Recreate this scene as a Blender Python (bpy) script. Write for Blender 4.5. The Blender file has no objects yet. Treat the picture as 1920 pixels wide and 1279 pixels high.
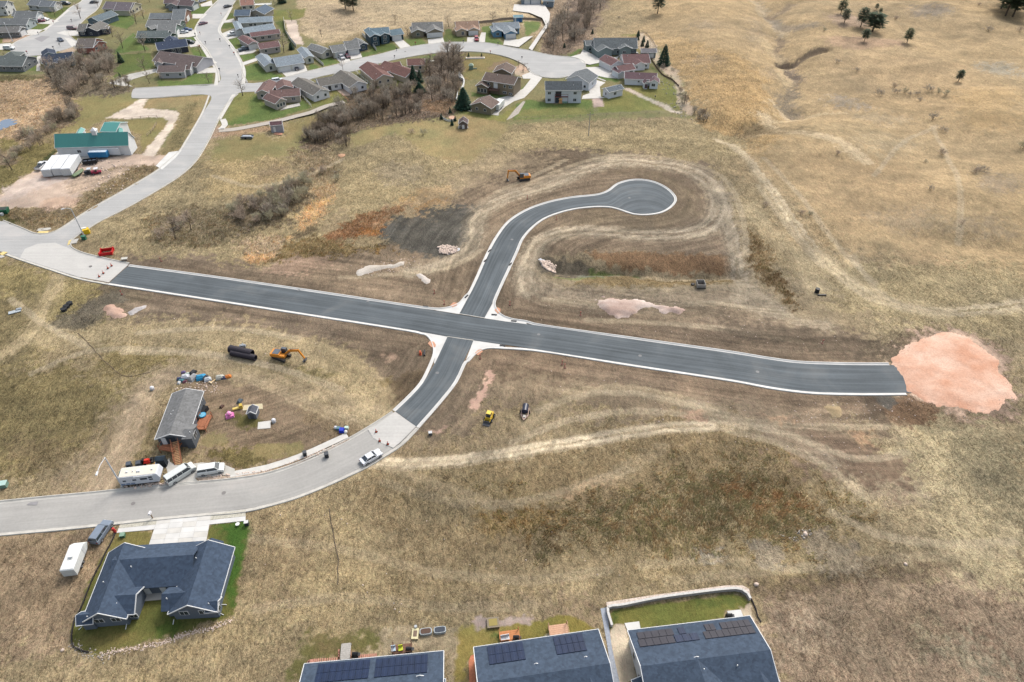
import bpy, bmesh, math, random
import numpy as np
from math import radians, sin, cos, pi
from mathutils import Vector, Matrix
from mathutils.geometry import tessellate_polygon

# ---------------------------------------------------------------- camera, light
SC = bpy.context.scene
COL = SC.collection
FPX, CX, CY = 1280.0, 960.0, 639.5          # focal length and centre in photo pixels
TH = radians(41.0); CAMH = 110.0
cam_d = bpy.data.cameras.new("camera"); cam = bpy.data.objects.new("camera", cam_d); COL.objects.link(cam)
cam.location = (0, 0, CAMH); cam.rotation_euler = (pi/2 - TH, 0, 0)
cam_d.sensor_width = 36; cam_d.lens = FPX/1920*36; cam_d.clip_start = 1; cam_d.clip_end = 12000
SC.camera = cam
SUN_EL, SUN_AZ = 48.0, 30.0                  # azimuth clockwise from +Y
W = bpy.data.worlds.new("World"); SC.world = W; W.use_nodes = True
nt = W.node_tree; bg = nt.nodes["Background"]
sk = nt.nodes.new("ShaderNodeTexSky"); sk.sky_type = 'NISHITA'; sk.sun_disc = False
sk.sun_elevation = radians(SUN_EL); sk.sun_rotation = radians(SUN_AZ)
sk.air_density = 1.6; sk.dust_density = 5.0; sk.ozone_density = 1.2
hs = nt.nodes.new('ShaderNodeHueSaturation'); hs.inputs['Saturation'].default_value = .55   # grey overcast sky
nt.links.new(sk.outputs[0], hs.inputs['Color']); nt.links.new(hs.outputs[0], bg.inputs[0]); bg.inputs[1].default_value = 0.15
sl = bpy.data.lights.new("sun", 'SUN'); sl.energy = 1.45; sl.angle = radians(14); sl.color = (1, 0.955, 0.9)
so = bpy.data.objects.new("sun", sl); COL.objects.link(so)
_sd = Vector((sin(radians(SUN_AZ))*cos(radians(SUN_EL)), cos(radians(SUN_AZ))*cos(radians(SUN_EL)), sin(radians(SUN_EL))))
so.rotation_euler = _sd.to_track_quat('Z', 'Y').to_euler(); so.location = _sd*300
SC.view_settings.view_transform = 'Standard'; SC.view_settings.look = 'None'
SC.view_settings.exposure = 0.76; SC.view_settings.gamma = 1.0; SC.view_settings.use_curve_mapping = False
SC.render.engine = 'CYCLES'; SC.cycles.max_bounces = 5; SC.cycles.diffuse_bounces = 2; SC.cycles.transparent_max_bounces = 4

# ---------------------------------------------------------------- photo <-> place
ST, CT = sin(TH), cos(TH)
def un(px, py, z=0.0):
    a = (px-CX)/FPX; b = (py-CY)/FPX
    t = (CAMH-z)/(ST+b*CT)
    return (a*t, (CT-b*ST)*t)
def unv(p, z=0.0):
    p = np.asarray(p, float); a = (p[:, 0]-CX)/FPX; b = (p[:, 1]-CY)/FPX
    t = (CAMH-z)/(ST+b*CT)
    return np.stack([a*t, (CT-b*ST)*t], 1)
def conv(x0, y0, k):
    return lambda x, y: (x0+x/k, y0+y/k)
qA = conv(0, 0, 4.7375); qB = conv(350, 0, 4.7375); qC = conv(700, 0, 4.7375); qD = conv(1000, 0, 4.7375)
qE = conv(1400, 0, 3.692); qF = conv(0, 220, 4.7375); qG = conv(350, 200, 3.84); qH = conv(850, 230, 3.456)
qI = conv(0, 420, 4.2625); qJ = conv(400, 560, 4.2625); qK = conv(180, 680, 5.116); qL = conv(100, 950, 4.41)
qM = conv(520, 1080, 4.0); qN = conv(960, 1060, 3.692); qP = conv(780, 530, 8.527); qQ = conv(1380, 560, 3.5556)
qR = conv(740, 600, 3.84); qS = conv(600, 780, 9.6); qT = conv(1300, 880, 3.097); qU = conv(0, 780, 5.56)
qV = conv(80, 270, 15.98); qX = conv(320, 690, 13.714); qY = conv(220, 820, 8.727); qZ = conv(1120, 60, 11.63)
q1 = conv(0, 0, 9.545); q2 = conv(200, 0, 9.545); q3 = conv(350, 0, 9.545); q0 = lambda x, y: (x, y)
def pts(q, *v):
    return [q(v[i], v[i+1]) for i in range(0, len(v), 2)]

# ---------------------------------------------------------------- numpy noise
_rs = np.random.RandomState(7)
_TAB = _rs.rand(256, 256)
def vnoise(x, y, seed=0):
    x = x+seed*17.31; y = y-seed*9.77
    xi = np.floor(x).astype(np.int64); yi = np.floor(y).astype(np.int64)
    fx = x-xi; fy = y-yi; fx = fx*fx*(3-2*fx); fy = fy*fy*(3-2*fy)
    a = _TAB[xi & 255, yi & 255]; b = _TAB[(xi+1) & 255, yi & 255]; c_ = _TAB[xi & 255, (yi+1) & 255]; d = _TAB[(xi+1) & 255, (yi+1) & 255]
    return (a*(1-fx)+b*fx)*(1-fy)+(c_*(1-fx)+d*fx)*fy
def fbm(x, y, s, seed=0, oct=4):
    v = 0; a = 0.5; t = 0
    for i in range(oct):
        v = v+a*vnoise(x/s, y/s, seed+i*3); t += a; a *= 0.55; s /= 2.1
    return v/t
def smooth(a, b, x):
    t = np.clip((x-a)/(b-a+1e-9), 0, 1); return t*t*(3-2*t)

# ---------------------------------------------------------------- curves
def spline(P, step=1.5, closed=False):
    P = np.asarray(P, float); n = len(P); out = []
    rng = range(n if closed else n-1)
    for i in rng:
        p1, p2 = P[i], P[(i+1) % n]
        p0 = P[i-1] if (i > 0 or closed) else 2*p1-p2
        p3 = P[(i+2) % n] if (i+2 < n or closed) else 2*p2-p1
        # centripetal
        k = max(2, int(np.linalg.norm(p2-p1)/step))
        t0 = 0; t1 = t0+max(np.linalg.norm(p1-p0), 1e-3)**.5; t2 = t1+max(np.linalg.norm(p2-p1), 1e-3)**.5; t3 = t2+max(np.linalg.norm(p3-p2), 1e-3)**.5
        for j in range(k):
            t = t1+(t2-t1)*j/k
            A1 = (t1-t)/(t1-t0)*p0+(t-t0)/(t1-t0)*p1; A2 = (t2-t)/(t2-t1)*p1+(t-t1)/(t2-t1)*p2; A3 = (t3-t)/(t3-t2)*p2+(t-t2)/(t3-t2)*p3
            B1 = (t2-t)/(t2-t0)*A1+(t-t0)/(t2-t0)*A2; B2 = (t3-t)/(t3-t1)*A2+(t-t1)/(t3-t1)*A3
            out.append((t2-t)/(t2-t1)*B1+(t-t1)/(t2-t1)*B2)
    if not closed: out.append(P[-1])
    return np.array(out)
def resample(P, n):
    P = np.asarray(P, float); d = np.r_[0, np.cumsum(np.linalg.norm(np.diff(P, axis=0), axis=1))]
    t = np.linspace(0, d[-1], n); return np.stack([np.interp(t, d, P[:, 0]), np.interp(t, d, P[:, 1])], 1)
def normals2(P, closed=False):
    if closed: T = np.roll(P, -1, 0)-np.roll(P, 1, 0)
    else: T = np.gradient(P, axis=0)
    T /= np.linalg.norm(T, axis=1)[:, None]+1e-9
    return np.stack([-T[:, 1], T[:, 0]], 1)

# ---------------------------------------------------------------- masks on the ground
def seg_dist(X, Y, P, want_s=False):
    best = np.full(X.shape, 1e9); side = np.zeros(X.shape); S = np.zeros(X.shape); acc = 0
    for i in range(len(P)-1):
        ax, ay = P[i]; bx, by = P[i+1]; dx, dy = bx-ax, by-ay; L2 = dx*dx+dy*dy+1e-9
        t = np.clip(((X-ax)*dx+(Y-ay)*dy)/L2, 0, 1)
        ex = X-ax-t*dx; ey = Y-ay-t*dy; d = np.hypot(ex, ey); m = d < best
        best = np.where(m, d, best)
        if want_s:
            sg = np.sign(dx*(Y-ay)-dy*(X-ax)); side = np.where(m, sg*d, side); S = np.where(m, acc+t*math.sqrt(L2), S)
        acc += math.sqrt(L2)
    return (best, side, S) if want_s else best
def poly_sd(X, Y, P):
    P = np.asarray(P); Q = np.vstack([P, P[:1]])
    d = seg_dist(X, Y, Q); ins = np.zeros(X.shape, bool)
    for i in range(len(P)):
        x1, y1 = Q[i]; x2, y2 = Q[i+1]
        if y1 == y2: continue
        c_ = ((y1 > Y) != (y2 > Y)) & (X < (x2-x1)*(Y-y1)/(y2-y1)+x1)
        ins ^= c_
    return np.where(ins, d, -d)

# ---------------------------------------------------------------- terrain height
def WP(P): return [tuple(p) for p in unv(np.array(P))]
HSTROKES = [  # world polyline, depth, half width, sharpness
    (WP(pts(qE, 60, -60, 150, 60, 180, 120, 240, 190, 215, 300, 240, 390, 330, 440, 350, 520, 340, 580, 270, 690, 330, 760, 200, 830, 60, 870, -150, 930)), -4.2, 15),
    (WP(pts(qE, 240, 400, 330, 400, 420, 360, 550, 345)), -2.2, 3.2),
    (WP(pts(qE, 180, 70, 280, 20, 360, -20)), -2.5, 8),
    (WP(pts(qE, 330, 760, 480, 745, 700, 740)), -1.2, 9),
    (WP(pts(qE, 280, 900, 500, 950, 620, 1000)), 1.6, 16),
    (WP(pts(q0, 1300, 20, 1350, 90, 1400, 170, 1440, 250)), 2.6, 26),
    (WP(pts(q0, 1240, 190, 1330, 225, 1400, 240, 1470, 245)), -1.8, 10),
    (WP(pts(q0, 1720, 440, 1790, 452, 1850, 462, 1930, 468)), -2.0, 8),
    (WP(pts(q0, 1050, 20, 1060, 60, 1040, 100)), -3.0, 16),
    (WP(pts(q0, 600, 250, 640, 280, 600, 350, 540, 420, 470, 480)), -2.0, 12),
    (WP(pts(q0, 575, 250, 640, 215, 720, 205, 790, 190, 830, 130)), -1.6, 13),
    (WP(pts(q0, 1050, 493, 1150, 500, 1260, 506, 1375, 508)), -3.2, 5),
    (WP(pts(q0, 1350, 430, 1400, 560)), -0.5, 4),
]
FLATBOX = WP([(-100, 900), (-100, -90), (600, -90), (600, 60), (880, 70), (1010, 30), (1180, 60), (1240, 110), (1290, 190), (1130, 210), (1000, 240), (930, 300), (1000, 330), (1180, 318), (1300, 360), (1300, 430), (1110, 470), (1020, 540), (1100, 560), (1250, 590), (1600, 640), (1950, 560), (2050, 1400), (-200, 1400)])
def height(X, Y):
    X = np.asarray(X, float); Y = np.asarray(Y, float)
    h = np.zeros(X.shape)
    sd = poly_sd(X, Y, FLATBOX); out = smooth(0, 45, -sd)
    und = (fbm(X, Y, 90, 21, 4)-.5)*9+(fbm(X, Y, 26, 5, 3)-.5)*3.0
    right = smooth(110, 170, X-(Y-200)*0.12)
    h += out*und*(0.35+0.65*right)
    wx = (fbm(X, Y, 14, 9, 3)-.5)*7
    for P, dep, hw in HSTROKES:
        P = np.asarray(P); lo = P.min(0)-3*hw; hi = P.max(0)+3*hw
        m = (X > lo[0]) & (X < hi[0]) & (Y > lo[1]) & (Y < hi[1])
        if not m.any(): continue
        d = seg_dist(X[m]+wx[m]*.5, Y[m]+wx[m], P)
        h[m] += dep*np.exp(-(d/hw)**1.5*1.6)
    far = smooth(520, 1500, np.hypot(X, Y)); h += far*(fbm(X, Y, 500, 2, 4)-.2)*90
    return h
def gz(x, y): return float(height(np.array([x]), np.array([y]))[0])
def at(px, py, q=q0):
    px, py = q(px, py); z = 0.0
    for _ in range(5):
        x, y = un(px, py, z); z = gz(x, y)
    return Vector((x, y, z))

# ---------------------------------------------------------------- materials
K_ALB = 0.66
def lin(v): v /= 255.0; return v/12.92 if v <= .04045 else ((v+.055)/1.055)**2.4
def c(r, g, b, k=K_ALB): return (lin(r)*k, lin(g)*k, lin(b)*k)
_M = {}
def mat(name, col, rough=.8, var=.12, scale=3.0, spec=.3, metal=0, kind=None, bump=0.0, col2=None):
    if name in _M: return _M[name]
    m = bpy.data.materials.new(name); m.use_nodes = True; n = m.node_tree.nodes; l = m.node_tree.links
    b = n["Principled BSDF"]; b.inputs["Roughness"].default_value = rough; b.inputs["Metallic"].default_value = metal
    b.inputs["Specular IOR Level"].default_value = spec
    tc = n.new("ShaderNodeTexCoord"); src = tc.outputs["Object"]
    nz = n.new("ShaderNodeTexNoise"); nz.inputs["Scale"].default_value = scale; nz.inputs["Detail"].default_value = 6
    l.new(src, nz.inputs["Vector"])
    r = n.new("ShaderNodeValToRGB"); r.color_ramp.elements[0].position = .3; r.color_ramp.elements[1].position = .7
    lo = tuple(v*(1-var) for v in col); hi = tuple(min(1, v*(1+var)) for v in (col2 or col))
    r.color_ramp.elements[0].color = (*lo, 1); r.color_ramp.elements[1].color = (*hi, 1)
    l.new(nz.outputs["Fac"], r.inputs[0]); out = r.outputs[0]
    def mul(a, fac_socket, dark):
        mx = n.new("ShaderNodeMix"); mx.data_type = 'RGBA'; mx.blend_type = 'MULTIPLY'
        l.new(fac_socket, mx.inputs["Factor"]); l.new(a, mx.inputs["A"]); mx.inputs["B"].default_value = (dark, dark, dark, 1)
        return mx.outputs["Result"]
    if kind in ('shingle', 'siding', 'metalroof'):
        sp = n.new("ShaderNodeSeparateXYZ"); l.new(src, sp.inputs[0])
        mt = n.new("ShaderNodeMath"); mt.operation = 'MULTIPLY'; l.new(sp.outputs['Z'], mt.inputs[0])
        mt.inputs[1].default_value = {'shingle': 14, 'siding': 6.0, 'metalroof': 0}[kind]
        fr = n.new("ShaderNodeMath"); fr.operation = 'FRACT'; l.new(mt.outputs[0], fr.inputs[0])
        gt = n.new("ShaderNodeMath"); gt.operation = 'LESS_THAN'; l.new(fr.outputs[0], gt.inputs[0]); gt.inputs[1].default_value = .3
        if kind != 'metalroof': out = mul(out, gt.outputs[0], .86)
        if kind == 'shingle':
            v = n.new("ShaderNodeTexVoronoi"); v.inputs["Scale"].default_value = 2.6; l.new(src, v.inputs["Vector"])
            h = n.new("ShaderNodeSeparateColor"); l.new(v.outputs["Color"], h.inputs[0]); out = mul(out, h.outputs[0], .72)
            n2 = n.new("ShaderNodeTexNoise"); n2.inputs["Scale"].default_value = .45; n2.inputs["Detail"].default_value = 3; l.new(src, n2.inputs["Vector"])
            out = mul(out, n2.outputs["Fac"], .75)
    l.new(out, b.inputs["Base Color"])
    if bump:
        bp = n.new("ShaderNodeBump"); bp.inputs["Strength"].default_value = bump; bp.inputs["Distance"].default_value = .05
        l.new(nz.outputs["Fac"], bp.inputs["Height"]); l.new(bp.outputs[0], b.inputs["Normal"])
    _M[name] = m; return m
def cm(r, g, b, rough=.6, **k):
    return mat("paint_%d_%d_%d" % (r, g, b), c(r, g, b), rough, var=.06, scale=2, **k)

# ---------------------------------------------------------------- objects
def tag(o, label=None, cat=None, group=None, kind=None):
    if label: o["label"] = label
    if cat: o["category"] = cat
    if group: o["group"] = group
    if kind: o["kind"] = kind
    return o
def empty(name, loc, rz=0, **k):
    o = bpy.data.objects.new(name, None); COL.objects.link(o); o.location = loc; o.rotation_euler = (0, 0, rz); o.empty_display_size = .5
    return tag(o, **k)
class MB:
    def __init__(s): s.v = []; s.f = []; s.m = []
    def add(s, vs, fs, mi=0):
        b = len(s.v); s.v += [tuple(v) for v in vs]; s.f += [tuple(i+b for i in f) for f in fs]; s.m += [mi]*len(fs); return s
    def box(s, x0, x1, y0, y1, z0, z1, M=None, mi=0, taper=0):
        t = taper
        vs = [Vector(v) for v in ((x0, y0, z0), (x1, y0, z0), (x1, y1, z0), (x0, y1, z0), (x0+t, y0+t, z1), (x1-t, y0+t, z1), (x1-t, y1-t, z1), (x0+t, y1-t, z1))]
        if M: vs = [M @ v for v in vs]
        return s.add(vs, [(3, 2, 1, 0), (4, 5, 6, 7), (0, 1, 5, 4), (1, 2, 6, 5), (2, 3, 7, 6), (3, 0, 4, 7)], mi)
    def prism(s, poly, O, U, V, Wd, t0, t1, mi=0):
        n = len(poly); O = Vector(O); vs = [O+U*p[0]+V*p[1]+Wd*t0 for p in poly]+[O+U*p[0]+V*p[1]+Wd*t1 for p in poly]
        return s.add(vs, [tuple(range(n-1, -1, -1)), tuple(range(n, 2*n))]+[(i, (i+1) % n, n+(i+1) % n, n+i) for i in range(n)], mi)
    def tube(s, p0, p1, r0, r1=None, n=8, caps=True, mi=0):
        p0 = Vector(p0); p1 = Vector(p1); r1 = r0 if r1 is None else r1
        d = (p1-p0).normalized(); a = d.orthogonal().normalized(); b = d.cross(a)
        vs = [p0+(a*cos(2*pi*i/n)+b*sin(2*pi*i/n))*r0 for i in range(n)]+[p1+(a*cos(2*pi*i/n)+b*sin(2*pi*i/n))*r1 for i in range(n)]
        fs = [(i, (i+1) % n, n+(i+1) % n, n+i) for i in range(n)]
        if caps: fs += [tuple(range(n-1, -1, -1)), tuple(range(n, 2*n))]
        return s.add(vs, fs, mi)
    def ball(s, ce, r, n=8, m=5, sz=1.0, mi=0):
        ce = Vector(ce); vs = []; fs = []
        for j in range(m+1):
            ph = pi*j/m
            for i in range(n): vs.append(ce+Vector((r*sin(ph)*cos(2*pi*i/n), r*sin(ph)*sin(2*pi*i/n), r*sz*cos(ph))))
        for j in range(m):
            for i in range(n): fs.append((j*n+i, j*n+(i+1) % n, (j+1)*n+(i+1) % n, (j+1)*n+i))
        return s.add(vs, fs, mi)
    def mesh(s, name):
        me = bpy.data.meshes.new(name); me.from_pydata(s.v, [], s.f); return me
    def build(s, name, mt, parent=None, recalc=True, smooth_=False, **k):
        me = s.mesh(name); ms = mt if isinstance(mt, (list, tuple)) else [mt]
        for x in ms: me.materials.append(x)
        if len(ms) > 1: me.polygons.foreach_set("material_index", s.m)
        if recalc:
            bm = bmesh.new(); bm.from_mesh(me); bmesh.ops.recalc_face_normals(bm, faces=bm.faces); bm.to_mesh(me); bm.free()
        if smooth_: me.polygons.foreach_set("use_smooth", [True]*len(me.polygons))
        o = bpy.data.objects.new(name, me); COL.objects.link(o)
        if parent: o.parent = parent
        return tag(o, **k)
def copy_tree(o, parent=None):
    ch = list(o.children); c_ = o.copy(); COL.objects.link(c_)
    if parent is not None: c_.parent = parent
    for x in ch: copy_tree(x, c_)
    return c_
def npmesh(name, V, F, mt, parent=None, uv=None, col=None, smooth_=False, **k):
    me = bpy.data.meshes.new(name); V = np.asarray(V, np.float32); F = np.asarray(F, np.int32); k_ = F.shape[1]
    me.vertices.add(len(V)); me.vertices.foreach_set("co", V.ravel())
    me.loops.add(F.size); me.loops.foreach_set("vertex_index", F.ravel())
    me.polygons.add(len(F)); me.polygons.foreach_set("loop_start", np.arange(0, F.size, k_, dtype=np.int32))
    me.update(calc_edges=True)
    if smooth_: me.polygons.foreach_set("use_smooth", np.ones(len(F), bool))
    if uv is not None:
        l = me.uv_layers.new(name="UVMap"); l.data.foreach_set("uv", np.asarray(uv, np.float32)[F.ravel()].ravel())
    if col is not None:
        for nm, a in col.items():
            at_ = me.color_attributes.new(nm, 'FLOAT_COLOR', 'POINT'); A = np.ones((len(V), 4), np.float32); A[:, :3] = a; at_.data.foreach_set("color", A.ravel())
    me.materials.append(mt); o = bpy.data.objects.new(name, me); COL.objects.link(o)
    if parent: o.parent = parent
    return tag(o, **k)
# ---------------------------------------------------------------- ground colour layers (earth, grass and gravel, with gully and bank shade painted in)
LAY = []
def L(kind, P, col, f=1.5, wob=2.5, op=1.0, w=0, streak=0, T=None, var=.10, green=0):
    LAY.append(dict(kind=kind, P=P, col=col, f=f, wob=wob, op=op, w=w, streak=streak, T=T, var=var))
GR = (1.0, 0, 0); DI = (.5, 0, 0); LW = (.35, 1, 0); WE = (1.0, 0, 1); RD = (.15, 0, 0)
# far right hillside, golden
L('P', pts(q0, 1130, -200, 3000, -200, 3000, 560, 1930, 520, 1700, 500, 1500, 420, 1380, 300, 1300, 200, 1200, 60), (166, 143, 106), 12, 12, T=(.55, .08, 0), var=.10)
L('S', pts(qE, 70, -40, 150, 60, 190, 130, 245, 200, 222, 300, 250, 390, 340, 450, 360, 520, 345, 580, 275, 690, 330, 755), (124, 108, 90), 1.5, 2.5, .85, w=1.8)  # gully crease drawn darker, its shade put into the colour
L('P', pts(q0, 1180, 60, 1420, 120, 1460, 250, 1420, 300, 1330, 230, 1250, 130), (175, 146, 100), 10, 8, T=GR)
L('P', pts(q0, 1310, 150, 1430, 160, 1440, 230, 1350, 240), (175, 144, 97), 6, 6, .7, T=GR)
L('P', pts(q0, 1560, 100, 1690, 90, 1800, 130, 1860, 220, 1700, 190, 1600, 160), (168, 144, 108), 10, 8, .8)
L('P', pts(q0, 1780, 170, 1900, 170, 1910, 245, 1820, 240), (174, 146, 102), 6, 6, .7)
L('P', pts(q0, 1500, 300, 1700, 290, 1760, 380, 1620, 440, 1520, 400), (166, 141, 104), 8, 8, .8)
L('P', pts(q0, 1540, 70, 1690, 72, 1700, 92, 1560, 92), (165, 134, 113), 3, 4, .6)
L('P', pts(q0, 1545, 30, 1600, 25, 1640, 55, 1560, 50), (150, 128, 116), 3, 3, .6)
for (x, y, rx, ry, cc, op) in ((1745, 20, 35, 12, (128, 120, 112), .7), (1880, 130, 35, 14, (150, 150, 140), .6), (1880, 350, 40, 20, (140, 126, 108), .7), (1650, 270, 50, 18, (154, 140, 112), .6),
        (1590, 185, 40, 9, (140, 136, 132), .6), (1320, 58, 30, 8, (150, 134, 112), .6), (1320, 120, 26, 9, (154, 136, 112), .6), (1700, 410, 70, 20, (150, 134, 110), .6), (1480, 130, 22, 18, (135, 122, 108), .5),
        (1230, 230, 60, 14, (140, 122, 98), .7), (1390, 248, 70, 10, (136, 118, 90), .7), (1560, 250, 120, 16, (158, 140, 106), .5), (1850, 430, 60, 12, (136, 124, 106), .6), (1600, 490, 60, 16, (150, 134, 110), .5),
        (1760, 500, 60, 24, (166, 140, 106), .5), (1500, 440, 60, 18, (168, 140, 100), .5), (1650, 215, 60, 10, (150, 138, 116), .5), (1420, 60, 16, 30, (150, 134, 112), .5)):
    L('P', [(x+rx*cos(t*pi/4), y+ry*sin(t*pi/4)) for t in range(8)], cc, 6, 6, op)
# pale ridges and creases on the hill
L('S', pts(qE, 60, -40, 130, 50, 190, 130, 270, 215), (182, 164, 132), 2.5, 3, .7, w=2)
L('S', pts(qE, 110, 260, 200, 340, 250, 430, 320, 540), (190, 168, 128), 2, 2.5, .6, w=2)
L('S', pts(qE, 170, 670, 240, 730, 320, 790), (196, 176, 142), 1, 1, .8, w=.8)
L('S', pts(qE, 130, 800, 210, 885, 290, 905, 480, 950, 640, 1010, 800, 1110), (198, 178, 144), 2, 2, .75, w=2.4)
L('S', pts(qE, -250, 935, 0, 930, 210, 915, 290, 905), (192, 172, 138), 1, 1.5, .7, w=1.2)
L('S', pts(qE, 200, 815, 340, 795, 480, 755, 700, 742), (190, 170, 134), 1, 1.2, .6, w=.8)
L('S', pts(qE, 190, 90, 220, 150, 250, 160, 330, 190, 470, 185), (122, 114, 104), 3, 3, .7, w=3)
L('S', pts(qE, 235, 395, 300, 405, 380, 385, 470, 355, 550, 345), (92, 80, 70), 1.0, 1.5, .85, w=2.0)
L('S', pts(qE, 300, 440, 350, 470, 410, 490), (104, 92, 82), 1.2, 2, .8, w=1.6)
L('S', pts(qE, 340, 580, 300, 650, 260, 700, 350, 740), (120, 110, 94), 3, 3, .7, w=3)
L('S', pts(qE, 0, 895, 100, 870, 200, 900, 280, 880, 420, 900), (128, 112, 84), 3, 3, .75, w=4)
L('S', pts(qE, 640, 262, 720, 270, 800, 280), (96, 84, 76), .8, 1, .8, w=.8)
L('S', pts(qE, 160, 75, 240, 45, 330, 0), (128, 112, 96), 2, 2, .7, w=2.4)
# upper fields
L('P', pts(q0, 540, -80, 1060, -80, 1070, 30, 1040, 70, 985, 55, 960, 40, 830, 46, 735, 52, 690, 58, 610, 82, 575, 84, 560, 45), (180, 161, 128), 3, 3, T=GR)
L('P', pts(q0, 580, 5, 660, 10, 690, 45, 640, 60, 585, 50), (160, 142, 118), 6, 6, .6)
L('P', pts(qC, 1530, 60, 1720, 100, 1640, 300, 1480, 440, 1400, 420, 1540, 220), (150, 138, 100), 1.5, 2)
L('P', pts(q0, 1020, -20, 1130, -20, 1120, 80, 1080, 100, 1010, 95), (150, 130, 108), 3, 3)
# suburb: dull lawn ground
L('P', pts(q0, -300, -120, 540, -120, 560, 60, 600, 84, 700, 70, 980, 60, 1010, 90, 1240, 90, 1290, 190, 1300, 215, 1130, 225, 870, 240, 700, 255, 500, 230, 400, 250, 330, 300, 250, 240, 200, 225, 140, 175, 95, 140, -300, 150), (132, 126, 84), 2, 2, T=LW)
# marsh on the left
L('P', pts(qA, -800, 720, 0, 700, 420, 690, 480, 800, 600, 860, 660, 900, 640, 960, 400, 1120, 0, 1400, -800, 1500), (176, 150, 120), 2, 3, T=WE)
L('P', pts(qA, 0, 900, 120, 850, 300, 900, 200, 1020, 60, 1040), (150, 128, 100), 4, 5, .7)
L('P', pts(qA, -60, 680, 200, 660, 430, 690, 300, 720, -60, 725), (112, 104, 70), 1, 2)
L('P', pts(qA, 640, 900, 900, 850, 1220, 860, 1240, 890, 1100, 980, 950, 1050, 880, 1090, 700, 1170, 560, 1180, 500, 1180, 640, 1040, 700, 960), (146, 134, 84), 1.2, 2, T=LW)
L('P', pts(qF, -60, 180, 250, 250, 420, 230, 500, 180, 510, 260, 420, 350, 330, 440, 130, 590, -60, 720), (128, 118, 72), 1.5, 3, T=GR)
L('P', pts(qF, 320, 420, 420, 330, 500, 270, 510, 300, 430, 390, 350, 470), (78, 84, 48), .8, 1)
L('P', pts(qF, -60, 300, 120, 300, 180, 360, 60, 440, -60, 420), (140, 122, 98), 2, 2)
L('P', pts(qF, -60, 700, 0, 690, 110, 590, 350, 450, 470, 370, 520, 300, 800, 340, 1130, 330, 1300, 340, 1500, 330, 1440, 400, 1400, 430, 1000, 440, 800, 560, 700, 700, 600, 780, 300, 800, 0, 800, -60, 780), (190, 168, 152), .8, 1.2, T=RD)
L('P', pts(qF, 700, 480, 1000, 450, 1200, 440, 900, 600, 720, 690, 560, 640), (176, 154, 134), 1.5, 2, T=DI, var=.2)
L('P', pts(qF, 0, 640, 300, 520, 560, 470, 600, 560, 300, 660, 100, 730, 0, 760), (194, 178, 170), 2, 2, .8)
L('P', pts(qF, 430, 370, 560, 365, 540, 420, 440, 560, 400, 540), (176, 138, 122), 1.2, 1.2, .8)
L('P', pts(qF, 400, 730, 560, 700, 720, 740, 600, 800, 480, 850, 340, 830), (192, 162, 140), 1, 1.5)
L('S', pts(qF, 350, 830, 450, 850, 560, 830), (128, 112, 88), 1, 1.2, .8, w=1.5)
L('P', pts(qF, -60, 830, 120, 800, 340, 840, 560, 860, 700, 760, 900, 640, 1200, 460, 1390, 440, 1430, 470, 1100, 650, 700, 880, 480, 1000, 300, 1020, 0, 910, -60, 900), (142, 124, 94), 1.5, 3, T=WE)
L('P', pts(qF, -60, 850, 120, 870, 220, 980, 60, 930, -60, 900), (104, 102, 62), 1, 2)
# barn surrounds: curved gravel drive
L('P', pts(qA, 945, 1050, 1130, 960, 1240, 880, 1320, 870, 1280, 930, 1260, 965, 1560, 985, 1590, 1000, 1560, 1110, 1500, 1180, 1440, 1279, 1380, 1390, 1260, 1390, 1330, 1279, 1440, 1160, 1480, 1080, 1440, 1040, 1130, 1060), (204, 190, 176), .6, .6, T=RD)
L('P', pts(qA, 1130, 1075, 1440, 1045, 1480, 1080, 1440, 1160, 1330, 1279, 1240, 1379, 1260, 1200, 1100, 1130), (146, 132, 82), .6, .8, T=LW)
L('P', pts(qA, 1330, 880, 1880, 840, 1800, 990, 1640, 1279, 1580, 1380, 1500, 1400, 1430, 1379, 1520, 1179, 1590, 1000, 1560, 965, 1270, 960), (152, 134, 92), .6, 1, T=LW)
L('P', pts(qA, 1620, 940, 1760, 900, 1700, 1100, 1560, 1360, 1450, 1380, 1560, 1110), (124, 114, 78), 1.5, 2, .8, T=GR)
# middle left field between ravine and old road
L('P', pts(q0, 400, 240, 480, 225, 560, 220, 600, 212, 660, 255, 880, 240, 1000, 236, 1300, 220, 1400, 250, 1400, 300, 1280, 300, 1180, 280, 960, 290, 880, 340, 720, 410, 620, 450, 480, 490, 300, 480, 160, 450, 150, 430, 300, 370, 370, 300), (156, 140, 104), 2, 4, T=GR)
L('P', pts(qG, 200, 240, 480, 190, 560, 190, 620, 220, 700, 190, 700, 110, 900, 60, 1000, 40, 920, 130, 860, 230, 840, 270, 740, 360, 420, 390, 160, 410), (142, 130, 84), 2, 3, T=LW)
L('P', pts(qG, 160, 420, 400, 390, 640, 370, 740, 380, 700, 520, 500, 600, 200, 640, 100, 560), (176, 154, 108), 3, 4, .85, T=GR)
L('P', pts(qG, 540, 440, 680, 400, 700, 480, 520, 540), (160, 136, 108), 4, 4, .6)
L('P', pts(qG, 1200, 280, 1180, 210, 1300, 160, 1560, 60, 1900, 0, 1900, 350, 1770, 360, 1560, 230, 1480, 170, 1400, 220), (156, 140, 92), 1.5, 2, .9, T=LW)
L('P', pts(q0, 860, 205, 960, 235, 940, 260, 880, 300, 820, 300, 840, 240), (152, 134, 90), 2, 2, .9, T=LW)
L('P', pts(qG, 1360, 420, 1500, 390, 1700, 400, 1720, 500, 1600, 570, 1400, 560, 1340, 500), (150, 136, 110), 3, 4, .8)
L('P', pts(qG, 1500, 660, 1700, 590, 1850, 560, 1900, 640, 1700, 690, 1550, 740), (188, 154, 104), 2, 3, .9)
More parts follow.
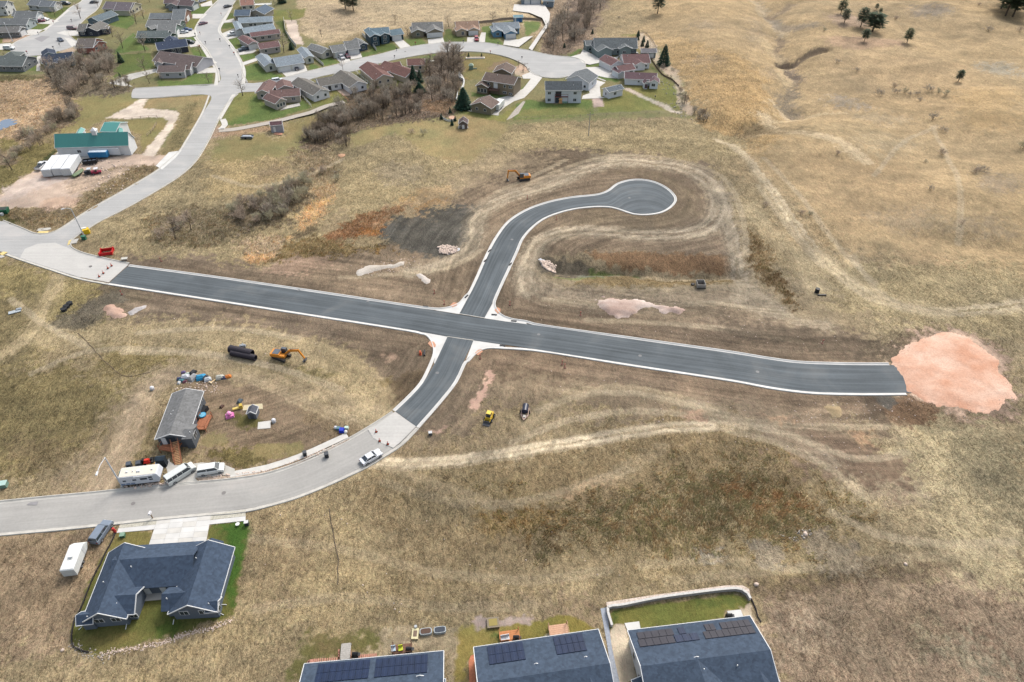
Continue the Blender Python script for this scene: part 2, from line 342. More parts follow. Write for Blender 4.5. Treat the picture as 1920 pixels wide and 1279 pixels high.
L('P', pts(qG, 740, 300, 860, 280, 1100, 320, 1090, 420, 1000, 520, 900, 560, 830, 480, 760, 400), (142, 124, 98), 3, 4, .8, T=WE)
L('P', pts(qG, 0, 760, 340, 690, 420, 860, 340, 960, 60, 1040, -400, 900, -300, 760), (134, 120, 94), 3, 4, .9, T=WE)
L('P', pts(qG, 340, 960, 560, 900, 760, 890, 700, 980, 660, 1040, 420, 1090, 380, 1050), (172, 150, 122), 2, 3, .9, T=WE)
L('P', pts(qG, 390, 1060, 520, 1020, 660, 1030, 540, 1080, 420, 1095), (206, 164, 116), 1.5, 2, .9)
L('P', pts(qG, 700, 910, 780, 890, 770, 935, 720, 940), (208, 168, 116), 1, 2, .9)
L('P', pts(qG, 880, 660, 1050, 620, 1000, 740, 900, 820, 850, 860, 790, 850, 830, 740), (204, 168, 124), 1.5, 2.5, .9, T=WE)
L('P', pts(qG, 900, 560, 1060, 520, 1100, 590, 960, 640, 880, 650), (172, 146, 112), 1.5, 2, .9, T=WE)
L('P', pts(qG, 780, 890, 900, 830, 980, 820, 900, 890, 800, 940), (104, 90, 68), 1.5, 2, .9)
L('P', pts(qG, 640, 1040, 760, 950, 980, 930, 1080, 970, 1280, 1000, 1640, 1020, 1640, 1060, 1180, 1080, 560, 1100), (132, 112, 76), 2, 3, .95, T=WE)
L('P', pts(qG, 990, 940, 1130, 830, 1350, 760, 1560, 700, 1650, 700, 1480, 800, 1450, 870, 1430, 910, 1240, 930, 1080, 970), (146, 104, 72), 1.5, 2.5, .9, T=WE)
L('P', pts(qG, 1240, 920, 1300, 870, 1450, 860, 1430, 910), (172, 116, 62), 1.5, 2, .8)
L('P', pts(qG, 1320, 1020, 1480, 1000, 1650, 1010, 1620, 1050, 1380, 1060), (154, 118, 62), 1, 2, .8)
L('P', pts(qG, 1540, 880, 1640, 820, 1760, 720, 1900, 690, 1900, 660, 1700, 690), (176, 128, 72), 1, 2, .7)
L('P', pts(qG, 980, 820, 1100, 740, 1190, 760, 1120, 840, 1000, 900), (150, 132, 104), 2, 3, .7)
# ---- dark worked earth
EARTH = (122, 106, 88)
L('P', pts(q0, 205, 478, 300, 478, 480, 492, 620, 480, 760, 468, 790, 420, 850, 385, 860, 345, 990, 300, 1000, 282, 1100, 278, 1250, 300, 1330, 318, 1362, 380, 1375, 440, 1400, 540, 1430, 560, 1500, 600, 1640, 640, 1700, 640, 1700, 790, 1560, 760, 1300, 740, 1080, 690, 960, 700, 900, 790, 820, 830, 760, 800, 712, 750, 720, 700, 680, 650, 560, 610, 400, 585, 190, 545, 130, 605, 110, 590, 180, 530), EARTH, 1.5, 5, T=DI, var=.13)
L('P', pts(q0, 740, 410, 850, 385, 905, 380, 890, 440, 870, 480, 800, 478, 740, 465, 715, 440), (80, 79, 75), 1.5, 3, .95, streak=.5, T=DI)
L('S', pts(qG, 1420, 1000, 1440, 900, 1500, 860), (74, 74, 72), 1.2, 2, .6, w=2.0, streak=.5)
L('S', pts(qG, 1475, 1000, 1500, 920, 1580, 870), (76, 76, 74), 1.2, 2, .6, w=1.4, streak=.5)
L('P', pts(q0, 970, 292, 1060, 278, 1110, 285, 1150, 305, 1080, 320, 1000, 330), (104, 90, 74), 1.2, 2.5, streak=.3)
L('P', pts(q0, 1100, 288, 1180, 290, 1170, 310, 1120, 305), (126, 116, 96), 2, 3, .8)
L('P', pts(q0, 1115, 320, 1240, 318, 1320, 370, 1310, 410, 1240, 430, 1050, 430, 1010, 440, 1080, 400, 1140, 395, 1200, 405, 1270, 390, 1275, 360, 1230, 332), (116, 102, 82), 3, 3, .8)
L('P', pts(q0, 520, 486, 610, 484, 640, 500, 560, 518, 500, 505), (158, 132, 112), 1.5, 3, .9)
L('P', pts(q0, 600, 500, 700, 490, 760, 500, 740, 560, 600, 548), (134, 116, 96), 2, 4, .7)
# half-bare verges where grass returns
MX = (131, 114, 95)
L('P', pts(q0, 190, 545, 400, 588, 620, 632, 700, 672, 716, 720, 660, 690, 560, 655, 430, 628, 300, 612, 190, 640, 120, 640, 130, 600), MX, 3, 8, .95, T=(.6, 0, 0), var=.16)
L('P', pts(q0, 900, 690, 1080, 690, 1300, 740, 1560, 762, 1640, 800, 1560, 830, 1400, 800, 1250, 800, 1100, 790, 960, 760, 880, 800, 800, 830, 860, 760), (137, 120, 98), 3, 8, .95, T=(.6, 0, 0), var=.16)
L('P', pts(q0, 700, 805, 790, 800, 870, 820, 1000, 800, 1100, 800, 1000, 830, 800, 868, 700, 868), (140, 122, 96), 3, 5, .7, T=(.7, 0, 0), var=.16)
L('P', pts(q0, 1380, 420, 1450, 500, 1600, 560, 1700, 640, 1600, 640, 1400, 560), (150, 134, 108), 4, 8, .7, T=(.6, 0, 0))
L('P', pts(q0, 860, 300, 980, 285, 1060, 300, 900, 345, 850, 380, 740, 410, 700, 420, 800, 350), (150, 132, 106), 4, 6, .6, T=(.6, 0, 0))
L('S', pts(q0, 925, 662, 1000, 668, 1190, 698, 1380, 728, 1520, 750, 1640, 752), (127, 108, 89), 3, 5, .9, w=6, T=DI)
L('S', pts(q0, 990, 596, 1190, 624, 1380, 650, 1500, 668, 1640, 672), (124, 107, 89), 3, 5, .9, w=6, T=DI)
L('S', pts(q0, 220, 545, 400, 575, 600, 606, 780, 634), (120, 104, 87), 3, 5, .9, w=6, T=DI)
L('P', pts(q0, 1450, 790, 1560, 800, 1680, 850, 1690, 915, 1560, 890, 1440, 840), (126, 107, 89), 2, 4, .9, T=DI)
# detention basin
L('P', pts(q0, 990, 490, 1040, 468, 1100, 470, 1180, 474, 1380, 478, 1392, 540, 1200, 548, 1050, 540, 990, 520), (138, 124, 98), 1.5, 2, .9, T=(.7, 0, 0))
L('P', pts(q0, 1090, 470, 1180, 474, 1370, 476, 1378, 500, 1250, 502, 1150, 494), (126, 97, 70), .8, 1.4, .95, T=(.8, 0, 0))  # brown upper bank, darkened further to put recess shade into its colour
L('P', pts(q0, 1000, 480, 1060, 474, 1110, 484, 1130, 505, 1080, 512, 1010, 506), (86, 80, 70), 1.6, 2.5, .9, T=DI)
L('P', pts(q0, 1085, 498, 1150, 505, 1190, 510, 1140, 515, 1085, 514), (112, 114, 98), 1, 1)
L('P', pts(q0, 1105, 492, 1160, 500, 1210, 508, 1160, 512, 1110, 500), (88, 104, 52), .8, 1, .9)
L('P', pts(q0, 1040, 513, 1150, 515, 1120, 522, 1040, 518), (104, 116, 62), .8, 1, .8)
L('P', pts(q0, 1100, 518, 1380, 510, 1384, 522, 1250, 536, 1060, 535), (132, 112, 76), 1, 1.8, .9, T=(.9, 0, 0))
L('S', pts(q0, 1210, 507, 1300, 512, 1380, 511), (176, 158, 124), .4, .5, .8, w=.5)
L('P', pts(q0, 1395, 430, 1425, 445, 1450, 500, 1500, 560, 1480, 570, 1420, 520), (120, 98, 66), 1.5, 3, .85, T=WE)
L('P', pts(q0, 1300, 540, 1400, 550, 1440, 600, 1340, 600, 1200, 590, 1160, 560), (150, 132, 108), 3, 4, .6)
# south-west quarter
L('P', pts(q0, -300, 470, 80, 500, 200, 540, 190, 640, 0, 700, -300, 700), (146, 132, 88), 3, 5, T=GR)
L('P', pts(q0, -200, 520, 60, 545, 75, 600, 40, 680, -200, 700), (120, 108, 78), 3, 4, .8)
L('P', pts(q0, 80, 620, 200, 600, 420, 600, 620, 640, 700, 680, 720, 760, 660, 770, 500, 710, 380, 690, 200, 690, 60, 660), (162, 144, 108), 3, 5, .9, T=GR)
L('P', pts(q0, 170, 655, 300, 650, 380, 660, 260, 700, 180, 690), (128, 114, 70), 3, 4, .8)
L('P', pts(q0, 400, 660, 560, 690, 640, 700, 580, 720, 440, 690), (126, 116, 70), 2, 3, .7)
L('P', pts(q0, -200, 680, 100, 700, 240, 700, 230, 780, 140, 860, 60, 900, -200, 930), (134, 120, 80), 4, 5, T=GR)
L('P', pts(q0, 20, 810, 120, 810, 200, 860, 120, 890, 20, 880), (116, 100, 74), 4, 5, .7)
L('P', pts(q0, 330, 700, 500, 720, 620, 780, 660, 830, 560, 870, 430, 890, 380, 880, 385, 780), (131, 112, 91), 2, 3, .95, T=DI)
L('P', pts(q0, 560, 755, 650, 780, 690, 800, 640, 840, 590, 800), (138, 118, 90), 2, 3, .8, T=GR)
L('P', pts(q0, 270, 770, 300, 790, 292, 850, 250, 890, 232, 880, 250, 820), (108, 98, 60), 2, 2.5, .8)
L('P', pts(q0, 415, 770, 440, 775, 490, 780, 490, 800, 450, 806), (104, 96, 48), 1, 1, .9, T=LW)
L('P', pts(qK, 1010, 780, 1080, 690, 1200, 640, 1290, 730, 1260, 810, 1020, 815), (150, 136, 92), .8, 1, .9, T=LW)
L('P', pts(qK, 960, 900, 1250, 830, 1500, 800, 1640, 790, 1640, 1000, 1350, 1020, 1200, 960), (108, 98, 54), 1.2, 2, .85, T=GR)
L('P', pts(qJ, 320, 1180, 720, 1140, 740, 1210, 600, 1260, 330, 1279), (146, 130, 84), .8, 1, .9, T=LW)
L('P', pts(qI, 800, 480, 980, 500, 1200, 580, 1050, 640, 860, 680, 740, 740, 640, 800, 560, 800, 530, 750, 620, 700, 760, 570), (106, 94, 76), 1, 2, .9)
L('S', pts(qI, 540, 770, 620, 790, 720, 740, 800, 640, 900, 600), (100, 94, 82), 1, 1.2, .8, w=3.5)
L('P', pts(qJ, 1340, 640, 1440, 630, 1500, 690, 1480, 730, 1380, 730), (124, 106, 62), 1, 1.4, .8)
L('P', pts(q0, 715, 745, 740, 710, 790, 690, 800, 715, 760, 760, 737, 772), (104, 88, 68), .8, 1.2, .9)
# south-centre and south-east
L('P', pts(q0, 700, 860, 900, 870, 1300, 790, 1450, 790, 1580, 870, 1560, 950, 1200, 1040, 900, 1060, 700, 1010, 640, 960), (140, 121, 88), 3, 5, T=GR)
L('P', pts(q0, 700, 880, 900, 890, 1000, 930, 900, 990, 760, 980), (130, 114, 78), 4, 5, .8)
L('P', pts(q0, 900, 985, 1040, 940, 1250, 885, 1480, 895, 1610, 950, 1560, 990, 1400, 1005, 1200, 1020, 1000, 1025), (142, 127, 94), 5, 8, .85, T=WE)
L('P', pts(q0, 690, 900, 780, 885, 900, 905, 960, 960, 880, 1000, 760, 990, 690, 950), (140, 124, 94), 6, 8, .7, T=(1, 0, .6))
L('P', pts(qT, 100, 120, 260, 100, 440, 140, 700, 180, 560, 220, 400, 180), (158, 112, 70), 2, 3, .55)
L('P', pts(q0, 880, 960, 1000, 945, 1060, 960, 1000, 1010, 900, 1010), (146, 120, 74), 3, 4, .7)
L('P', pts(q0, 1100, 1000, 1400, 1000, 1500, 1010, 1560, 1060, 1300, 1090, 1140, 1110, 1000, 1060), (152, 134, 96), 4, 5, .8)
L('P', pts(q0, 460, 960, 640, 960, 700, 1010, 760, 1080, 1000, 1080, 1140, 1110, 1140, 1140, 900, 1170, 540, 1180, 440, 1180, 400, 1230, 260, 1300, 140, 1300, 300, 1220, 440, 1150, 470, 1050), (160, 142, 104), 4, 5, .9, T=GR)
L('P', pts(q0, -200, 1000, 200, 985, 160, 1180, 140, 1220, -200, 1250), (142, 122, 98), 3, 4, .9, T=GR)
L('P', pts(q0, 460, 970, 560, 980, 600, 1040, 540, 1110, 460, 1130), (136, 118, 90), 4, 5, .7)
L('P', pts(q0, 760, 1060, 980, 1060, 1040, 1100, 900, 1130, 700, 1120), (126, 108, 76), 4, 5, .6)
L('P', pts(q0, 860, 1150, 1000, 1140, 1120, 1160, 1140, 1130, 1100, 1120, 900, 1140), (150, 128, 104), 2, 3, .7)
L('P', pts(q0, 1400, 1100, 1560, 1075, 1700, 1060, 1930, 1045, 2100, 1045, 2100, 1400, 1480, 1400), (148, 128, 106), 3, 4, T=GR)
L('P', pts(q0, 1840, 1060, 1940, 1040, 1940, 1110, 1860, 1090), (84, 68, 54), 3, 3, .8)
L('P', pts(q0, 1580, 1130, 1700, 1110, 1800, 1130, 1700, 1180, 1600, 1180), (124, 108, 86), 5, 6, .6)
L('S', pts(q0, 1420, 1100, 1560, 1082, 1700, 1066, 1850, 1050, 1960, 1046), (104, 88, 68), 2, 2, .7, w=1.5)
for (x, y, rx, ry, cc, op) in ((1520, 1200, 35, 50, (172, 154, 130), .6), (1760, 1200, 40, 20, (128, 122, 96), .7), (1850, 1190, 14, 8, (98, 72, 58), .8), (1840, 1240, 60, 30, (134, 132, 110), .6), (1640, 1240, 60, 30, (136, 120, 100), .6),
        (1620, 1220, 60, 26, (150, 134, 112), .5), (1465, 1145, 30, 18, (146, 120, 98), .5), (1600, 1170, 26, 12, (120, 106, 84), .6)):
    L('P', [(x+rx*cos(t*pi/4), y+ry*sin(t*pi/4)) for t in range(8)], cc, 4, 5, op)
L('P', pts(qT, 320, 420, 440, 400, 500, 460, 490, 540, 420, 575, 330, 500), (140, 130, 114), .8, 1.5, .85, T=GR)
L('P', pts(qT, 640, 400, 780, 350, 860, 420, 1040, 560, 740, 590, 680, 500), (146, 133, 114), .8, 2.5, .8, T=GR)
L('P', pts(qT, 0, 450, 180, 460, 170, 520, 0, 540), (152, 146, 136), 1.5, 2, .7)
L('P', pts(q0, 1600, 560, 1930, 540, 1930, 1050, 1800, 1060, 1640, 1030, 1600, 960, 1680, 860, 1720, 800, 1640, 640), (155, 140, 110), 5, 6, .85, T=GR)
L('P', pts(q0, 1740, 800, 1930, 800, 1930, 1030, 1880, 1000, 1800, 900), (139, 131, 102), 6, 7, .6)
for a in ((1700, 800, 1790, 960, 1880, 1080), (1740, 820, 1830, 980, 1900, 1060), (1680, 860, 1740, 960, 1820, 1050)):
    L('S', pts(q0, *a), (184, 168, 130), 3, 4, .7, w=4, streak=.4)
L('P', pts(q0, 1400, 780, 1560, 790, 1660, 830, 1700, 860, 1690, 920, 1640, 920, 1520, 880, 1440, 840), (124, 104, 86), 2, 4, .9, streak=.25, T=DI)
L('P', pts(q0, 1660, 900, 1720, 890, 1720, 930, 1640, 950, 1600, 920), (150, 134, 112), 3, 4, .7)
# right of the basin, below hill
L('P', pts(q0, 1560, 500, 1930, 500, 1930, 620, 1860, 640, 1700, 620, 1560, 580), (166, 150, 112), 4, 5, .8, T=GR)
L('P', pts(q0, 1660, 640, 1700, 625, 1780, 615, 1860, 640, 1900, 700, 1915, 745, 1880, 780, 1800, 790, 1720, 765), (124, 106, 86), 2, 2.5, .9)
L('P', pts(q0, 1690, 742, 1760, 760, 1750, 790, 1700, 802, 1655, 795, 1640, 765), (118, 92, 70), 1, 1.5, .95, streak=.3)
L('P', pts(q0, 1636, 741, 1672, 741, 1680, 755, 1668, 770, 1645, 756), (92, 88, 82), .5, .6)
L('S', pts(q0, 1630, 745, 1650, 780, 1657, 810), (98, 84, 70), .8, 1, .9, w=1.6)
L('P', pts(q0, 1545, 760, 1570, 758, 1578, 775, 1560, 782), (168, 150, 118), .8, 1, .9)
# ---- haul roads and tracks
HAUL = (158, 145, 124)
def haul(P, w, op=.95, col=HAUL, st=.8, f=1.5, wob=.7): L('S', P, col, f, wob, op, w=w, streak=st, T=DI)
haul(pts(q0, 770, 510, 840, 492, 885, 462, 892, 420, 905, 395, 950, 368, 1020, 350, 1100, 318, 1160, 303, 1230, 308, 1300, 322, 1340, 355, 1350, 390, 1330, 425, 1280, 440, 1180, 440, 1100, 434, 1050, 438, 1015, 452, 995, 480, 985, 515, 990, 545), 3.4)
haul(pts(q0, 1345, 350, 1362, 400, 1372, 440, 1385, 490, 1395, 530, 1390, 560), 3.0)
haul(pts(q0, 1395, 530, 1440, 570, 1490, 600, 1550, 610), 3.0, .7)
haul(pts(q0, 985, 515, 1020, 548, 1100, 562, 1250, 560, 1380, 555, 1440, 580), 5, .6)
haul(pts(q0, 1350, 250, 1400, 300, 1440, 350, 1490, 420, 1530, 470, 1580, 520, 1640, 560, 1740, 585, 1860, 580, 1960, 560), 2.2, .75, (190, 174, 144))
haul(pts(q0, 1400, 390, 1440, 430, 1500, 480, 1530, 540), 4, .55, (182, 166, 130))
haul(pts(q0, 1540, 480, 1600, 530, 1660, 565, 1760, 590), 4, .55, (186, 168, 132))
haul(pts(q0, 1550, 440, 1600, 500), .8, .5, (190, 170, 130))
haul(pts(q0, 700, 866, 760, 870, 860, 864, 1000, 841, 1130, 821, 1220, 805, 1330, 798), 1.8, 1.0, (184, 168, 140), .5, .5, .3)
haul(pts(q0, 990, 800, 1060, 745, 1150, 728, 1250, 740, 1340, 770), 2.2, .55, (160, 144, 114))
haul(pts(q0, 730, 880, 900, 940, 960, 950, 1060, 925, 1150, 890, 1240, 840), 1.6, .5, (150, 134, 106))
L('P', pts(q0, 1040, 920, 1080, 905, 1150, 888, 1120, 905, 1050, 935), (176, 148, 112), 1.2, 2, .9, streak=.3)
haul(pts(q0, 180, 930, 215, 860, 240, 800, 270, 740, 310, 705, 400, 690, 480, 700, 560, 735, 640, 765, 720, 790), 4, .75, (166, 148, 118))
haul(pts(q0, 110, 520, 80, 580, 60, 625, 10, 660, -40, 690), 3, .7, (172, 154, 120))
haul(pts(q0, 80, 640, 200, 640, 300, 625, 450, 640, 560, 655, 650, 690, 700, 740, 710, 775), 4.5, .6, (172, 154, 116))
haul(pts(q0, 240, 790, 215, 850, 170, 900), 7, .7, (142, 124, 102))
haul(pts(q0, 190, 925, 222, 860, 245, 800, 275, 735, 315, 705), 3.2, .8, (168, 148, 122), .6, .8, .4)
haul(pts(q0, 1300, 760, 1400, 800, 1500, 830, 1560, 870), 3, .5)
haul(pts(q0, 1400, 770, 1500, 790, 1600, 800, 1680, 810), 4, .5, (158, 140, 116))
for a in ((460, 990, 640, 985, 900, 1050, 1140, 1030), (500, 1090, 700, 1100, 950, 1120, 1130, 1090), (1200, 1110, 1400, 1080, 1700, 1030)):
    haul(pts(q0, *a), 7, .25, (146, 128, 98))
L('P', pts(qJ, 1390, 440, 1480, 430, 1520, 470, 1420, 520), (176, 146, 124), 1, 1.5, .8)
# single wheel tracks wandering over the fields
TK = (176, 161, 134)
for a in ((1010, 770, 1120, 735, 1260, 750, 1400, 790, 1520, 800, 1660, 800), (960, 830, 1060, 790, 1200, 770, 1300, 780), (720, 905, 860, 945, 980, 940, 1100, 905, 1180, 880), (1330, 798, 1450, 830, 1560, 880, 1620, 930), (1340, 790, 1480, 815, 1600, 860, 1700, 850),
          (470, 1010, 640, 1030, 820, 1075, 1000, 1090, 1140, 1070), (480, 1140, 640, 1120, 860, 1140, 1000, 1135), (1200, 1060, 1340, 1050, 1500, 1065, 1700, 1045, 1900, 1035), (1250, 1090, 1400, 1075, 1520, 1060), (1560, 960, 1640, 1000, 1760, 1020, 1900, 1015),
          (1600, 480, 1640, 540, 1700, 575, 1800, 590), (1430, 300, 1500, 370, 1560, 450, 1640, 530), (1420, 350, 1470, 420, 1540, 500), (1750, 230, 1790, 330, 1800, 450), (1640, 330, 1700, 260, 1760, 230), (60, 700, 160, 660, 300, 655, 440, 670, 560, 700), (20, 560, 70, 600, 160, 650), (230, 660, 380, 665, 520, 690, 640, 730), (260, 625, 420, 615, 560, 635),
          (990, 345, 1060, 315, 1150, 292, 1260, 300, 1350, 330, 1390, 400, 1400, 480), (1060, 300, 1000, 330, 930, 360), (640, 520, 740, 515, 850, 500, 900, 470), (1020, 560, 1180, 575, 1350, 570, 1480, 590), (1100, 600, 1300, 610, 1500, 640), (400, 330, 480, 350, 560, 330, 640, 290)):
    haul(pts(q0, *a), .95, .22 if a[1] > 1000 or a[0] in (720, 480) else .45, TK, .3, .3, .25)
# pink gravel streaks and small spills
PK = (196, 158, 140)
L('P', pts(qR, 690, 350, 730, 360, 720, 410, 690, 450, 660, 520, 640, 600, 600, 640, 550, 640, 540, 610, 590, 540, 620, 490, 660, 420, 670, 370), PK, .5, 1, .95, T=RD)
L('P', pts(qR, 230, 790, 330, 780, 380, 750, 380, 780, 300, 810), PK, .8, 1, .8)
L('P', pts(q0, 1290, 770, 1330, 772, 1320, 790, 1280, 785), (176, 142, 118), 1, 1.5, .7)
L('P', pts(qQ, 220, 810, 400, 790, 420, 840, 260, 860), (178, 146, 116), 1.5, 2, .8)
L('P', pts(qQ, 780, 880, 940, 880, 860, 970), (176, 140, 108), 1.5, 2, .8)
L('P', pts(qQ, 720, 300, 850, 300, 820, 360, 740, 350), (166, 140, 118), 1.5, 2, .7)
L('S', pts(q0, 1380, 622, 1440, 626, 1520, 640, 1600, 652, 1660, 655), (100, 88, 74), 2, 3, .8, w=3)
L('P', pts(q0, 1664, 690, 1690, 650, 1730, 630, 1790, 620, 1840, 635, 1880, 680, 1902, 740, 1880, 765, 1820, 778, 1760, 768, 1700, 745), (196, 166, 146), 3, 3, .75, T=RD)
# ---- lawns
G1 = (102, 124, 60); G2 = (128, 128, 66); G3 = (92, 108, 52)
def lawn(P, col=G1, f=.5, wob=.5, op=1): L('P', P, col, f, wob, op, T=LW, var=.12)
lawn(pts(qL, 530, 215, 830, 190, 800, 310, 640, 350, 420, 400), (126, 118, 62)); lawn(pts(qL, 1280, 150, 1590, 118, 1600, 300, 1560, 560, 1500, 900, 1000, 1060, 900, 1090, 800, 1100, 620, 1160, 340, 1225, 160, 1170, 150, 1050, 200, 880, 300, 620, 410, 410, 600, 350, 1270, 280), (104, 106, 50), .5, .6)
lawn(pts(qL, 1300, 160, 1590, 130, 1600, 300, 1560, 560, 1500, 820, 1400, 700, 1400, 400, 1440, 280), (74, 108, 38), 1.2, 1, 1.0); lawn(pts(qL, 840, 1010, 960, 930, 1100, 960, 1000, 1060, 880, 1080), (74, 98, 36), 1, 1, .8)
lawn(pts(qL, 200, 1100, 400, 1040, 700, 1000, 820, 1060, 560, 1170, 340, 1220), (132, 118, 64), 2, 1, .7)
L('P', pts(q0, 205, 1010, 215, 1045, 195, 1070, 160, 1110, 150, 1180, 170, 1200, 140, 1210, 132, 1180, 145, 1110), (146, 126, 100), 1, 1, .0)
lawn(pts(qM, 110, 620, 120, 530, 190, 460, 400, 410, 740, 390, 745, 500, 700, 560, 240, 640, 150, 800, 60, 800), (106, 102, 54), 1.5, 1.5, .95); lawn(pts(qM, 250, 480, 560, 450, 600, 520, 300, 590), (128, 112, 74), 2, 2, .7)
L('P', pts(qM, 750, 400, 1340, 380, 1350, 800, 1260, 800, 1240, 560, 620, 600, 750, 520), (164, 148, 118), 1, 1.5, .95, T=DI, var=.18)
lawn(pts(qM, 1340, 390, 1900, 330, 1920, 500, 1480, 550, 1420, 640, 1400, 800, 1340, 800), (148, 132, 68), .6, .6)
lawn(pts(qN, 130, 400, 330, 342, 480, 365, 590, 440, 640, 560, 660, 700, 700, 840, 640, 840, 600, 490, 0, 540, 0, 420), (144, 128, 60), .4, .4); lawn(pts(qM, 1600, 480, 1680, 440, 1660, 500), (96, 112, 52), .8, .6)
L('P', pts(qN, 210, 510, 300, 460, 420, 460, 500, 490, 340, 520), (190, 176, 150), .4, .4)
L('P', pts(qM, 1450, 345, 1600, 330, 1900, 300, 1900, 340, 1500, 410), (170, 152, 144), .6, .8, T=RD); L('P', pts(qN, 0, 370, 130, 345, 130, 395, 0, 420), (168, 150, 140), .4, .5, T=RD)
lawn(pts(qN, 680, 320, 1000, 260, 1500, 205, 1600, 220, 1640, 262, 1570, 310, 1480, 310, 1470, 370, 880, 440, 880, 400, 780, 400, 690, 430), (122, 122, 56), .3, .3); lawn(pts(qN, 680, 320, 760, 300, 740, 420, 690, 430), (82, 104, 44), 1, 1, .8); lawn(pts(qN, 1200, 235, 1600, 215, 1630, 262, 1540, 290, 1250, 270), (84, 100, 44), 1.2, 1, .7)
L('P', pts(qN, 685, 470, 710, 425, 780, 400, 800, 455, 880, 800, 740, 830, 700, 600), (188, 174, 152), .3, .3, T=RD); L('P', pts(qN, 1570, 310, 1640, 262, 1660, 350, 1750, 500, 1850, 830, 1790, 830, 1730, 500, 1600, 350), (180, 164, 142), .4, .4, T=RD)
# upper-row lawns (houses along the far street)
for q, P in ((qA, (240, 235, 300, 220, 450, 212, 380, 262, 250, 262)), (qA, (-60, 340, 40, 340, 30, 380, -60, 385)), (qA, (-60, 425, 30, 425, 25, 450, -60, 455)), (qA, (190, 505, 340, 497, 330, 625, 200, 630, 0, 635, 0, 650, 230, 640)),
             (qA, (575, 320, 680, 320, 690, 370, 640, 350)), (qA, (950, 120, 1180, 120, 1200, 200, 1130, 260, 960, 215)), (qA, (1710, 60, 1870, 58, 1830, 125, 1700, 125)),
             (qA, (1610, 180, 1790, 168, 1740, 262, 1620, 225)), (qA, (1640, 340, 1740, 322, 1760, 355, 1690, 370)), (qA, (1690, 430, 1800, 410, 1870, 525, 1740, 545)),
             (qA, (1060, 390, 1190, 290, 1230, 380, 1340, 440, 1150, 460, 1010, 480)), (qA, (1010, 490, 1340, 470, 1360, 600, 1160, 640, 1000, 700)), (qA, (1400, 780, 1410, 715, 1640, 715, 1700, 660, 1895, 650, 1895, 755)),
             (qA, (380, 80, 640, 60, 510, 160, 440, 155)), (qA, (1170, 380, 1240, 280, 1220, 440, 1100, 460)),
             (qB, (50, 70, 210, 58, 180, 125, 60, 125)), (qB, (350, 170, 370, 120, 430, 118, 420, 165)), (qB, (300, 260, 320, 210, 430, 200, 420, 245)), (qB, (365, 355, 480, 330, 540, 370, 530, 400, 440, 440, 420, 440)),
             (qB, (470, 495, 600, 470, 640, 500, 500, 545)), (qB, (515, 590, 620, 560, 700, 640, 880, 675, 740, 705, 600, 720, 515, 715)), (qB, (710, 100, 1060, 75, 1040, 150, 960, 180, 780, 185)), (qB, (780, 195, 860, 190, 900, 330, 960, 400, 930, 440, 850, 270)),
             (qB, (1090, 560, 1130, 520, 1220, 590, 1370, 555, 1260, 500, 1160, 520, 1080, 580, 1090, 625, 1200, 600)), (qB, (1550, 470, 1660, 455, 1700, 470, 1560, 510)), (qB, (1640, 405, 1830, 385, 1895, 435, 1720, 470)),
             (qC, (-60, 420, 160, 380, 235, 435, 0, 475)), (qC, (270, 355, 430, 340, 490, 400, 340, 415)), (qC, (630, 260, 680, 250, 720, 320, 830, 345, 830, 375, 630, 380)), (qC, (960, 240, 1060, 220, 1040, 330, 1120, 350, 1155, 395, 1010, 385, 980, 360)),
             (qC, (1110, 190, 1490, 180, 1470, 250, 1360, 320, 1330, 200)), (qC, (640, 510, 600, 470, 420, 505, 460, 550, 560, 530)),
             (qC, (1000, 830, 1130, 830, 1290, 810, 1350, 750, 1395, 700, 1330, 810, 1210, 850, 1090, 870, 880, 860, 870, 820)), (qC, (740, 1000, 760, 960, 840, 960, 830, 990, 1120, 1030, 1230, 950, 1340, 870, 1280, 930, 1180, 1080, 1000, 1060)),
             (qB, (440, 830, 600, 830, 660, 900, 760, 960, 840, 990, 1000, 920, 1020, 880, 1110, 950, 960, 1000, 740, 1070, 350, 1115, 340, 1050)), (qB, (960, 770, 1020, 750, 1030, 820, 1130, 910, 1280, 870, 1290, 800, 1350, 820, 1410, 890, 1110, 950, 1010, 850)),
             (qB, (1510, 640, 1590, 610, 1660, 720, 1650, 770)), (qB, (1820, 700, 1880, 690, 1895, 780, 1840, 760)), (qC, (180, 700, 240, 700, 290, 750, 180, 750)),
             (qD, (-150, 930, -40, 880, 110, 910, 200, 930, 400, 880, 520, 890, 540, 1020, 300, 1045, -180, 1070)), (qD, (465, 580, 560, 545, 690, 540, 690, 580, 500, 592)), (qD, (470, 655, 700, 690, 790, 710, 740, 735, 600, 700)), (qD, (820, 760, 900, 750, 1110, 790, 1160, 690, 1260, 780, 1340, 900, 1310, 950, 1200, 920, 1000, 850, 880, 800)),
             (qD, (600, 870, 790, 850, 800, 800, 1000, 860, 1180, 950, 900, 990, 560, 1000)), (qD, (80, 470, 320, 500, 440, 420, 400, 410, 300, 470, 100, 455)), (qD, (760, 315, 920, 305, 920, 325)), (qD, (1020, 560, 1110, 650, 1160, 690, 1060, 620))):
    col = random.Random(P[0]*7+P[1]).choice([G1, G1, G2, G3])
    lawn(pts(q, *P), col, .6, .6, .95)
lawn(pts(qB, 440, 830, 600, 830, 560, 900, 560, 1000, 400, 1080, 350, 1100, 340, 1050), (138, 132, 74), 2, 1, .7)
lawn(pts(qD, -100, 960, 520, 960, 530, 1020, 300, 1045, -160, 1070), (134, 128, 74), 2, 2, .7)
lawn(pts(qC, 780, 480, 1100, 480, 1300, 560, 1290, 620, 1200, 580, 1000, 640, 950, 700, 800, 700), (138, 124, 74), 1, 1, .9)
